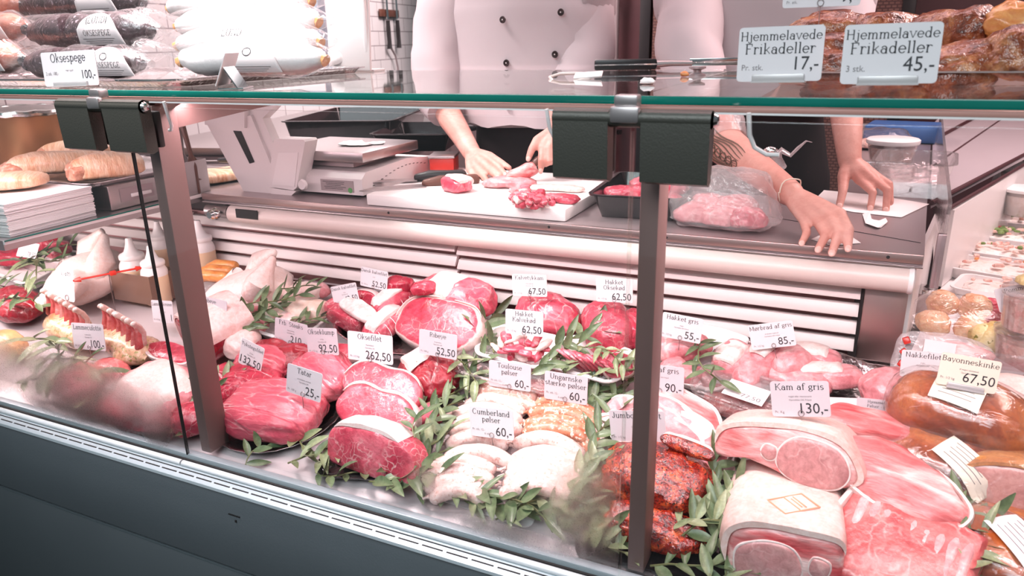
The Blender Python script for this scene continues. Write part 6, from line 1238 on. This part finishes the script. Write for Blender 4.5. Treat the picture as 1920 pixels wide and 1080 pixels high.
t = thing('raised_block', 'white raised block under the dark red meat pack', 'block', zframe(1868, 612, .828, -10)); obj('block', MB().box((0, .04, .02), (.12, .14, .04), bev=.004), M['white'], t)
t = thing('potato_gratin', 'slice of herbed potato gratin left of the ribbed tubs', 'food', dframe(1868, 672, .03, 0)); obj('gratin', roast(.075, .06, .10, 491, .006, 26, .6), M['potato'], t)
t = thing('potato_gratin', 'paler herbed potato wedge behind the bacon pack', 'food', dframe(1842, 665, .03, 20)); obj('gratin', roast(.05, .05, .085, 492, .006, 26, .6), M['potato'], t)
t = thing('steel_canister', 'small dark steel canister between end panel and bag of balls', 'canister', zframe(1722, 595, .827)); obj('body', MB().lathe([(0, 0), (.022, 0), (.022, .06), (.0, .06)], 20), M['steel_dark'], t); obj('lid', MB().lathe([(0, .0605), (.023, .0605), (.023, .07), (0, .072)], 20), M['chrome'], t)
t = thing('clear_box', 'clear box of red meat at the right edge below the ribbed tubs', 'box', dframe(1912, 740, .06, 0)); obj('box_body', tray_mb(.12, .10, .04, .02, .006, .002, .008), M['film_tray'], t); obj('filling', roast(.09, .07, .035, 495, .004, 30), M['beef'], t)
t = thing('grey_ticket', 'small grey plastic ticket left of the ribbed tubs', 'label', dframe(1882, 700, .07, 0) @ rot('X', 60)); obj('ticket', MB().box((0, 0, 0), (.05, .035, .002), rot('Z', -25)), M['grey_plate'], t)
# ================================================================= the two butchers
def capsule(bm_list, P, r, n=12): bm_list.append(MB().tube(P, r, n, 1, True))
def remesh(name, parts, mat, parent, vox, smooth_it=4):
    b = MB()
    for p in parts: b.add(p.v, p.f)
    me = bpy.data.meshes.new(name); me.from_pydata([v for v in b.v], [], b.f); me.validate()
    o = bpy.data.objects.new(name, me); C.objects.link(o)
    m = o.modifiers.new('r', 'REMESH'); m.mode = 'VOXEL'; m.voxel_size = vox
    s = o.modifiers.new('s', 'SMOOTH'); s.factor = .5; s.iterations = smooth_it
    dg = bpy.context.evaluated_depsgraph_get(); dg.update(); m2 = bpy.data.meshes.new_from_object(o.evaluated_get(dg)); bpy.data.objects.remove(o)
    m2.materials.clear(); m2.materials.append(mat)
    for p in m2.polygons: p.use_smooth = True
    return obj(name, m2, mat, parent)
def C3(*q): return [py(a, b, c) for a, b, c in q]
def blobs(c, r3, n=14):
    b = MB(); b.lathe([(max(.001, math.sin(PI*k/10)), -math.cos(PI*k/10)) for k in range(11)], n); b.v = [Vector(c)+Vector((v.x*r3[0], v.y*r3[1], v.z*r3[2])) for v in b.v]; return b
def figure(x, y, hz, lean=0):
    """head, neck, trunk and legs of a standing adult at x, y facing -y; hz is shoulder height"""
    P = []; h = Vector((x, y-.04+lean, hz+.20))
    P.append(blobs(h+Vector((0, 0, .02)), (.078, .098, .112))); P.append(blobs(h+Vector((0, -.03, -.05)), (.058, .062, .062)))
    capsule(P, [h+Vector((0, -.098, .012)), h+Vector((0, -.112, -.020))], [.010, .016])
    for s in (-1, 1):
        P.append(blobs(h+Vector((s*.078, .01, -.01)), (.012, .022, .032))); capsule(P, [h+Vector((s*.045, -.086, .028)), h+Vector((s*.015, -.092, .026))], [.012, .010])
    capsule(P, [h+Vector((-.022, -.094, -.052)), h+Vector((.022, -.094, -.052))], [.008, .008])
    capsule(P, [(x, y, hz-.02), h+Vector((0, .02, -.04))], [.062, .055])
    for zz, w, d in ((hz-.06, .17, .10), (hz-.2, .16, .115), (hz-.36, .145, .105), (hz-.5, .155, .11)): P.append(blobs((x, y, zz), (w, d, .13)))
    for s in (-1, 1): capsule(P, [(x+s*.09, y, hz-.52), (x+s*.10, y, hz-.95), (x+s*.10, y+.01, .10)], [.088, .058, .042]); capsule(P, [(x+s*.10, y+.03, .045), (x+s*.11, y-.13, .035)], [.042, .034])
    return P, h
def face(t, body, h):
    for s in (-1, 1):
        e = obj('eye', blobs(h+Vector((s*.031, -.086, .012)), (.012, .010, .009)).xf(t.matrix_world.inverted()), M['white'], body); obj('pupil', blobs(h+Vector((s*.031, -.0945, .012)), (.005, .003, .005)).xf(t.matrix_world.inverted()), M['ink'], e)
    obj('hair', MB().lathe([(.001, .122), (.05, .108), (.080, .07), (.088, .02), (.086, -.03), (.078, -.03), (.078, .02), (.07, .06), (.04, .098), (.001, .108)], 24).xf(t.matrix_world.inverted() @ Matrix.Translation(h+Vector((0, .022, .02)))), simple('brown_hair', (.07, .035, .02), .6, bump=.6), t)
def cloth(name, rings_, mat, t, jit=.004, n=40, seed=0, th=True):
    R = []
    for z, cx_, cy_, a, b_ in rings_: R.append([Vector((cx_+a*math.copysign(abs(math.cos(2*PI*k/n))**.8, math.cos(2*PI*k/n)), cy_+b_*math.copysign(abs(math.sin(2*PI*k/n))**.8, math.sin(2*PI*k/n)), z+(.0 if not th else .006*math.sin(k*1.3)*(z == rings_[0][0])))) for k in range(n)])
    # subdivide between rings
    S = []
    for a, b_ in zip(R, R[1:]):
        for q in range(5): S.append([p.lerp(w, q/5) for p, w in zip(a, b_)])
    S.append(R[-1]); b = MB().rings(S); o = []
    for v in b.v:
        d = noise.noise(Vector((v.x*7, v.y*7, v.z*2.6+seed)))+.6*noise.noise(Vector((v.x*16+v.z*5, v.y*16, v.z*6+seed))); c = Vector((rings_[0][1], rings_[0][2], v.z)); o.append(v+(v-c).normalized()*jit*d)
    b.v = [t.matrix_world.inverted() @ v for v in o]; return obj(name, b, mat, t)
def sleeve(name, P, r, mat, t, seed=0):
    Q_ = []; rr = []
    for i in range(len(P)-1):
        for k in range(6): Q_.append(P[i].lerp(P[i+1], k/6)); rr.append(r[i]+(r[i+1]-r[i])*k/6)
    Q_.append(P[-1]); rr.append(r[-1]); b = MB().tube(Q_, rr, 22); o = []
    ctr = {}
    for i, v in enumerate(b.v):
        k = i//22; c = Q_[k]; d = noise.noise(Vector((v.x*14, v.y*14, v.z*11+seed)))+.5*noise.noise(v*30); o.append(v+(v-c).normalized()*.007*d)
    b.v = [t.matrix_world.inverted() @ v for v in o]; return obj(name, b, mat, t)
def hand_parts(P, wrist, fingers, thumb, rw=.024):
    """palm as overlapping tapered bars from the wrist to every knuckle, then one chain per finger"""
    for f, r in fingers:
        capsule(P, [wrist, wrist.lerp(f[0], .5), f[0]], [rw*.8, .0165, r*1.25])
    for (f, r), (g, r2) in zip(fingers, fingers[1:]): capsule(P, [f[0], g[0]], [r*1.15, r2*1.15]); m = wrist.lerp((f[0]+g[0])/2, .55); P.append(blobs(m, (.019, .016, .016)))
    for f, r in fingers: capsule(P, f, [r*1.1]+[r]*(len(f)-2)+[r*.82])
    f, r = thumb; capsule(P, [wrist.lerp(f[0], .3), f[0]], [.017, r*1.5]); capsule(P, f, [r*1.45]+[r*1.05]*(len(f)-2)+[r*.85])
def nails(t, body, fingers):
    for f, r in fingers:
        d = (f[-1]-f[-2]).normalized(); c = f[-1]+d*r*.25; up = (EYE-c).normalized(); up = (up-d*up.dot(d)).normalized()
        obj('fingernail', blobs((0, 0, 0), (r*.62, r*.25, r*.75), 10).xf(t.matrix_world.inverted() @ frame(c+up*r*.68, d.cross(up), None if False else d) ), M['nail'], body)
# ---- first butcher
B1 = thing('person', 'butcher in a white double-breasted jacket cutting meat, both hands on the board', 'person', Matrix.Translation((-.94, 2.12, 0)))
P, h1 = figure(-.945, 2.13, 1.60)
wr = py(885, 287, 1.845); capsule(P, [py(830, 190, 2.02), py(846, 224, 1.97), py(864, 252, 1.91), wr], [.040, .038, .032, .026], 16)
F1 = [(C3((914, 297, 1.80), (936, 314, 1.765), (948, 328, 1.745)), .0092), (C3((903, 306, 1.795), (925, 325, 1.755), (934, 334, 1.74)), .0096), (C3((893, 315, 1.79), (908, 332, 1.75), (914, 341, 1.735)), .0092), (C3((880, 319, 1.79), (893, 341, 1.745), (903, 353, 1.725)), .0082)]
T1 = (C3((918, 293, 1.815), (940, 305, 1.79), (955, 315, 1.775)), .0088); hand_parts(P, wr, F1, T1)
wr = py(1047, 240, 1.86); capsule(P, [py(1052, 190, 1.98), py(1052, 214, 1.92), wr], [.038, .034, .027], 16)
F2 = [(C3((1017, 276, 1.81), (1015, 302, 1.785), (1014, 318, 1.785)), .0098), (C3((1029, 283, 1.805), (1030, 303, 1.785), (1024, 308, 1.80)), .0098), (C3((1040, 286, 1.81), (1040, 300, 1.795), (1033, 305, 1.81)), .0094), (C3((1050, 283, 1.82), (1050, 296, 1.81), (1043, 301, 1.82)), .0086)]
T2 = (C3((1008, 264, 1.82), (997, 280, 1.79), (991, 297, 1.78)), .0098); hand_parts(P, wr, F2, T2)
for p in P: p.xf(B1.matrix_world.inverted())
body = remesh('body', P, M['skin'], B1, .0036); nails(B1, body, F1+[F2[0], T2]); face(B1, body, h1)
cloth('jacket', ((1.180, -.93, 2.12, .190, .135), (1.25, -.94, 2.125, .212, .14), (1.38, -.94, 2.13, .245, .135), (1.50, -.945, 2.13, .25, .13), (1.57, -.95, 2.13, .22, .115), (1.635, -.95, 2.13, .10, .08)), M['jacket'], B1, .012, seed=1)
sleeve('sleeve', [Vector((-1.06, 2.13, 1.585)), Vector((-1.16, 2.125, 1.53)), py(838, 10, 2.10), py(828, 110, 2.06), py(826, 180, 2.02), py(836, 212, 1.985)], [.045, .088, .094, .094, .080, .060], M['jacket'], B1, 2)
sleeve('sleeve', [Vector((-.83, 2.13, 1.585)), Vector((-.735, 2.13, 1.53)), py(1096, 10, 2.15), py(1102, 100, 2.10), py(1074, 175, 2.03), py(1056, 205, 1.965)], [.045, .086, .084, .080, .072, .056], M['jacket'], B1, 5)
cloth('apron', ((.42, -.93, 2.13, .19, .12), (.8, -.935, 2.13, .205, .135), (1.0, -.935, 2.125, .180, .118), (1.215, -.935, 2.125, .165, .105)), M['apron'], B1, .010, seed=3)
for a, b_ in ((943, 37), (950, 118), (953, 200), (1052, 23), (1041, 102), (1050, 184)):
    n_ = 1.995 if b_ < 150 else 2.0; p = py(a, b_, 1.985); r = max(.05, 1-min(.95, abs((p.x+.943)/.246)**2.5))**.4; p = py(a, b_, 2.128-.144*r)
    bt_ = obj('button', MB().lathe([(0, 0), (.0085, 0), (.0098, .0025), (.0085, .005), (.004, .0045), (0, .0045)], 18).xf(B1.matrix_world.inverted() @ Matrix.Translation(p) @ rot('X', 90)), M['button'], B1); obj('button_stud', MB().lathe([(0, .0046), (.002, .0048), (0, .006)], 8).xf(B1.matrix_world.inverted() @ Matrix.Translation(p) @ rot('X', 90)), M['white'], bt_)
t = thing('boning_knife', 'boning knife with a dark handle in the first butcher\'s fist', 'knife', frame(py(1006, 303, 1.795))); iv = t.matrix_world.inverted()
obj('handle', MB().tube([iv @ py(1034, 290, 1.825), iv @ py(1008, 302, 1.79), iv @ py(1000, 308, 1.785)], [.010, .012, .010], 10, 1, True), M['wood'], t)
obj('blade', MB().tube([iv @ py(1000, 308, 1.785), iv @ py(985, 318, 1.77), iv @ py(974, 329, 1.76)], [.009, .008, .002], 8, .14), M['chrome'], t)
# ---- second butcher
B2 = thing('person', 'butcher with a tattooed forearm and dark apron leaning over the right of the worktop', 'person', Matrix.Translation((-.28, 2.12, 0)))
P, h2 = figure(-.265, 2.17, 1.60, -.02)
wr = py(1481, 362, 1.595); capsule(P, [py(1335, 215, 1.86), py(1358, 272, 1.76), py(1420, 318, 1.67), wr], [.044, .046, .036, .027], 18)
F3 = [(C3((1577, 402, 1.52), (1592, 430, 1.475), (1590, 466, 1.455)), .0094), (C3((1555, 408, 1.515), (1573, 438, 1.468), (1560, 474, 1.448)), .0098), (C3((1531, 412, 1.52), (1548, 442, 1.470), (1534, 468, 1.452)), .0096), (C3((1507, 412, 1.535), (1513, 437, 1.492), (1503, 457, 1.475)), .0088)]
T3 = (C3((1545, 392, 1.555), (1572, 412, 1.53), (1585, 428, 1.51)), .0086); hand_parts(P, wr, F3, T3)
wr = py(1593, 302, 1.925); capsule(P, [py(1578, 150, 2.04), py(1588, 225, 1.98), py(1590, 262, 1.95), wr], [.040, .036, .031, .026], 18)
F4 = [(C3((1612, 338, 1.885), (1637, 361, 1.85), (1632, 390, 1.835)), .0098), (C3((1635, 336, 1.885), (1664, 356, 1.855), (1661, 393, 1.838)), .0100), (C3((1640, 328, 1.905), (1668, 345, 1.885), (1670, 380, 1.865)), .0090), (C3((1632, 322, 1.92), (1655, 338, 1.905), (1662, 362, 1.89)), .0080)]
T4 = (C3((1582, 330, 1.895), (1580, 360, 1.86), (1574, 386, 1.84)), .0100); hand_parts(P, wr, F4, T4)
for p in P: p.xf(B2.matrix_world.inverted())
body = remesh('body', P, M['skin'], B2, .0036); nails(B2, body, F3+[F4[0], F4[1], T4]); face(B2, body, h2)
iv = B2.matrix_world.inverted()
q = random.Random(4); tt = MB()
def on_arm(u, a):      # point on the skin of the near forearm
    S = C3((1358, 272, 1.76), (1420, 318, 1.67)); c = S[0].lerp(S[1], u); d = (S[1]-S[0]).normalized(); up = (EYE-c).normalized(); up = (up-d*up.dot(d)).normalized(); s = d.cross(up); r = .046-.010*u+.0004
    return iv @ (c+(up*math.cos(a)+s*math.sin(a))*r)
for k in range(9):
    a0 = -.35+.17*k; tt.tube([on_arm(-.1+.13*j+.02*math.sin(k), a0+.10*math.sin(j*.9+k*.7)) for j in range(8)], [.0008, .0022, .0028, .0024, .0026, .002, .0016, .0008], 5, .5)
for k in range(5):
    c0 = .15+.15*k; tt.tube([on_arm(c0+.07*math.cos(j*.7), .55+.25*math.sin(j*.7)) for j in range(10)], .0015, 5, .5)
obj('tattoo', tt, simple('tattoo_ink', (.13, .075, .05), .6), body)
w_ = py(1481, 358, 1.595); d = (py(1481, 362, 1.595)-py(1420, 318, 1.67)).normalized(); s1 = d.cross(Vector((0, 0, 1))).normalized(); s2 = d.cross(s1)
obj('bracelet', MB().tube([iv @ (w_+(s1*math.cos(2*PI*k/20)+s2*math.sin(2*PI*k/20))*.0285+d*.004*math.sin(k)) for k in range(21)], .0014, 6), M['label_cream'], B2)
cloth('jacket', ((1.19, -.275, 2.16, .16, .11), (1.26, -.275, 2.165, .185, .13), (1.38, -.27, 2.17, .205, .135), (1.50, -.265, 2.17, .215, .13), (1.57, -.265, 2.17, .20, .115), (1.635, -.265, 2.17, .10, .08)), M['jacket'], B2, .009, seed=11)
sleeve('sleeve', [Vector((-.385, 2.16, 1.585)), Vector((-.475, 2.13, 1.52)), py(1296, 20, 2.06), py(1292, 95, 1.97), py(1318, 190, 1.89), py(1345, 238, 1.825)], [.045, .086, .086, .082, .070, .058], M['jacket'], B2, 12)
sleeve('sleeve', [Vector((-.15, 2.17, 1.585)), Vector((-.065, 2.165, 1.52)), py(1570, 0, 2.14), py(1578, 90, 2.08), py(1583, 170, 2.03)], [.045, .086, .084, .074, .058], M['jacket'], B2, 13)
cloth('apron', ((.42, -.275, 2.17, .19, .13), (.8, -.265, 2.17, .215, .15), (1.05, -.265, 2.165, .205, .142), (1.20, -.275, 2.165, .178, .136), (1.26, -.275, 2.165, .175, .13)), M['apron'], B2, .010, seed=14)
obj('apron_tie', MB().tube([iv @ Vector((-.28+.19*math.cos(a), 2.165-.150*math.sin(a), 1.10+.01*math.sin(3*a))) for a in [PI*k/14 for k in range(15)]], .009, 8, .4), M['apron'], B2)
obj('glove_cuff', MB().tube([iv @ p for p in C3((1342, 222, 1.82), (1352, 246, 1.79), (1360, 270, 1.765))], [.060, .058, .050], 18).jitter(.006, 40, 2), M['film_pink'], B2)
# ================================================================= light, world, camera
def area(name, loc, size, sy, energy, colr, target, spread=180):
    l = bpy.data.lights.new(name, 'AREA'); l.shape = 'RECTANGLE'; l.size = size; l.size_y = sy; l.energy = energy; l.color = colr; l.spread = math.radians(spread)
    o = bpy.data.objects.new(name, l); C.objects.link(o); o.location = loc
    d = Vector(target)-Vector(loc); o.rotation_euler = d.to_track_quat('-Z', 'Y').to_euler(); return o
area('case_lamp', (-1.3, .965, 1.325), 3.4, .03, 15, (1, .70, .75), (-1.3, 1.18, .7))
area('case_lamp_warm', (.2, .98, 1.325), 1.2, .03, 2.6, (1, .74, .72), (.2, 1.18, .7))
area('ceiling_light_staff', (-1.2, 2.2, 2.75), 3.0, .5, 24, (1, .68, .72), (-1.2, 2.0, 1))
area('ceiling_light_right', (1.0, 2.4, 2.75), 1.5, 1.0, 75, (1, .74, .74), (.7, 2.4, 1))
area('ceiling_light_shelf', (-1.6, 1.1, 2.75), 1.4, .5, 24, (1, .88, .89), (-1.3, 1.3, 1.35), 60)
area('side_table_fill', (-2.05, 1.0, 1.005), .8, .03, 6, (1, .80, .80), (-2.05, 1.15, .7))  # added light for the left end, where the table top blocks case_lamp
area('hall_fill', (-.6, -.9, 2.7), 3.0, 1.2, 21, (.86, .95, 1), (-.6, .85, .6), 70)  # added fill on the customer side, brightens sill, panel and front faces
area('back_wall_fill', (-1.9, 4.0, 2.75), 1.6, .6, 130, (1, .85, .86), (-2.6, 4.2, 1.2))  # added fill that brightens the far tiled wall around the knives
w = bpy.data.worlds.new('hall'); bpy.context.scene.world = w; w.use_nodes = True
bg = w.node_tree.nodes['Background']; bg.inputs[0].default_value = (.62, .74, .80, 1); bg.inputs[1].default_value = .2
cam = bpy.data.cameras.new('camera'); co = bpy.data.objects.new('camera', cam); C.objects.link(co)
cam.sensor_width = 36; cam.sensor_fit = 'HORIZONTAL'; cam.lens = F_PX*36/1920; cam.clip_start = .02; cam.dof.use_dof = True; cam.dof.focus_distance = 1.5; cam.dof.aperture_fstop = 7.1
X, Y, Z = [Vector([r[i] for r in AX]) for i in range(3)]
mw = Matrix((X, -Y, -Z)).transposed().to_4x4(); mw.translation = EYE; co.matrix_world = mw
sc = bpy.context.scene; sc.camera = co
sc.view_settings.view_transform = 'Standard'; sc.view_settings.look = 'None'; sc.view_settings.gamma = 1; sc.view_settings.exposure = 0.0
sc.cycles.max_bounces = 10; sc.cycles.transparent_max_bounces = 24; sc.cycles.transmission_bounces = 8; sc.cycles.diffuse_bounces = 4; sc.cycles.glossy_bounces = 4
sc.cycles.caustics_reflective = False; sc.cycles.caustics_refractive = False; sc.cycles.use_denoising = True; sc.cycles.sample_clamp_indirect = 6
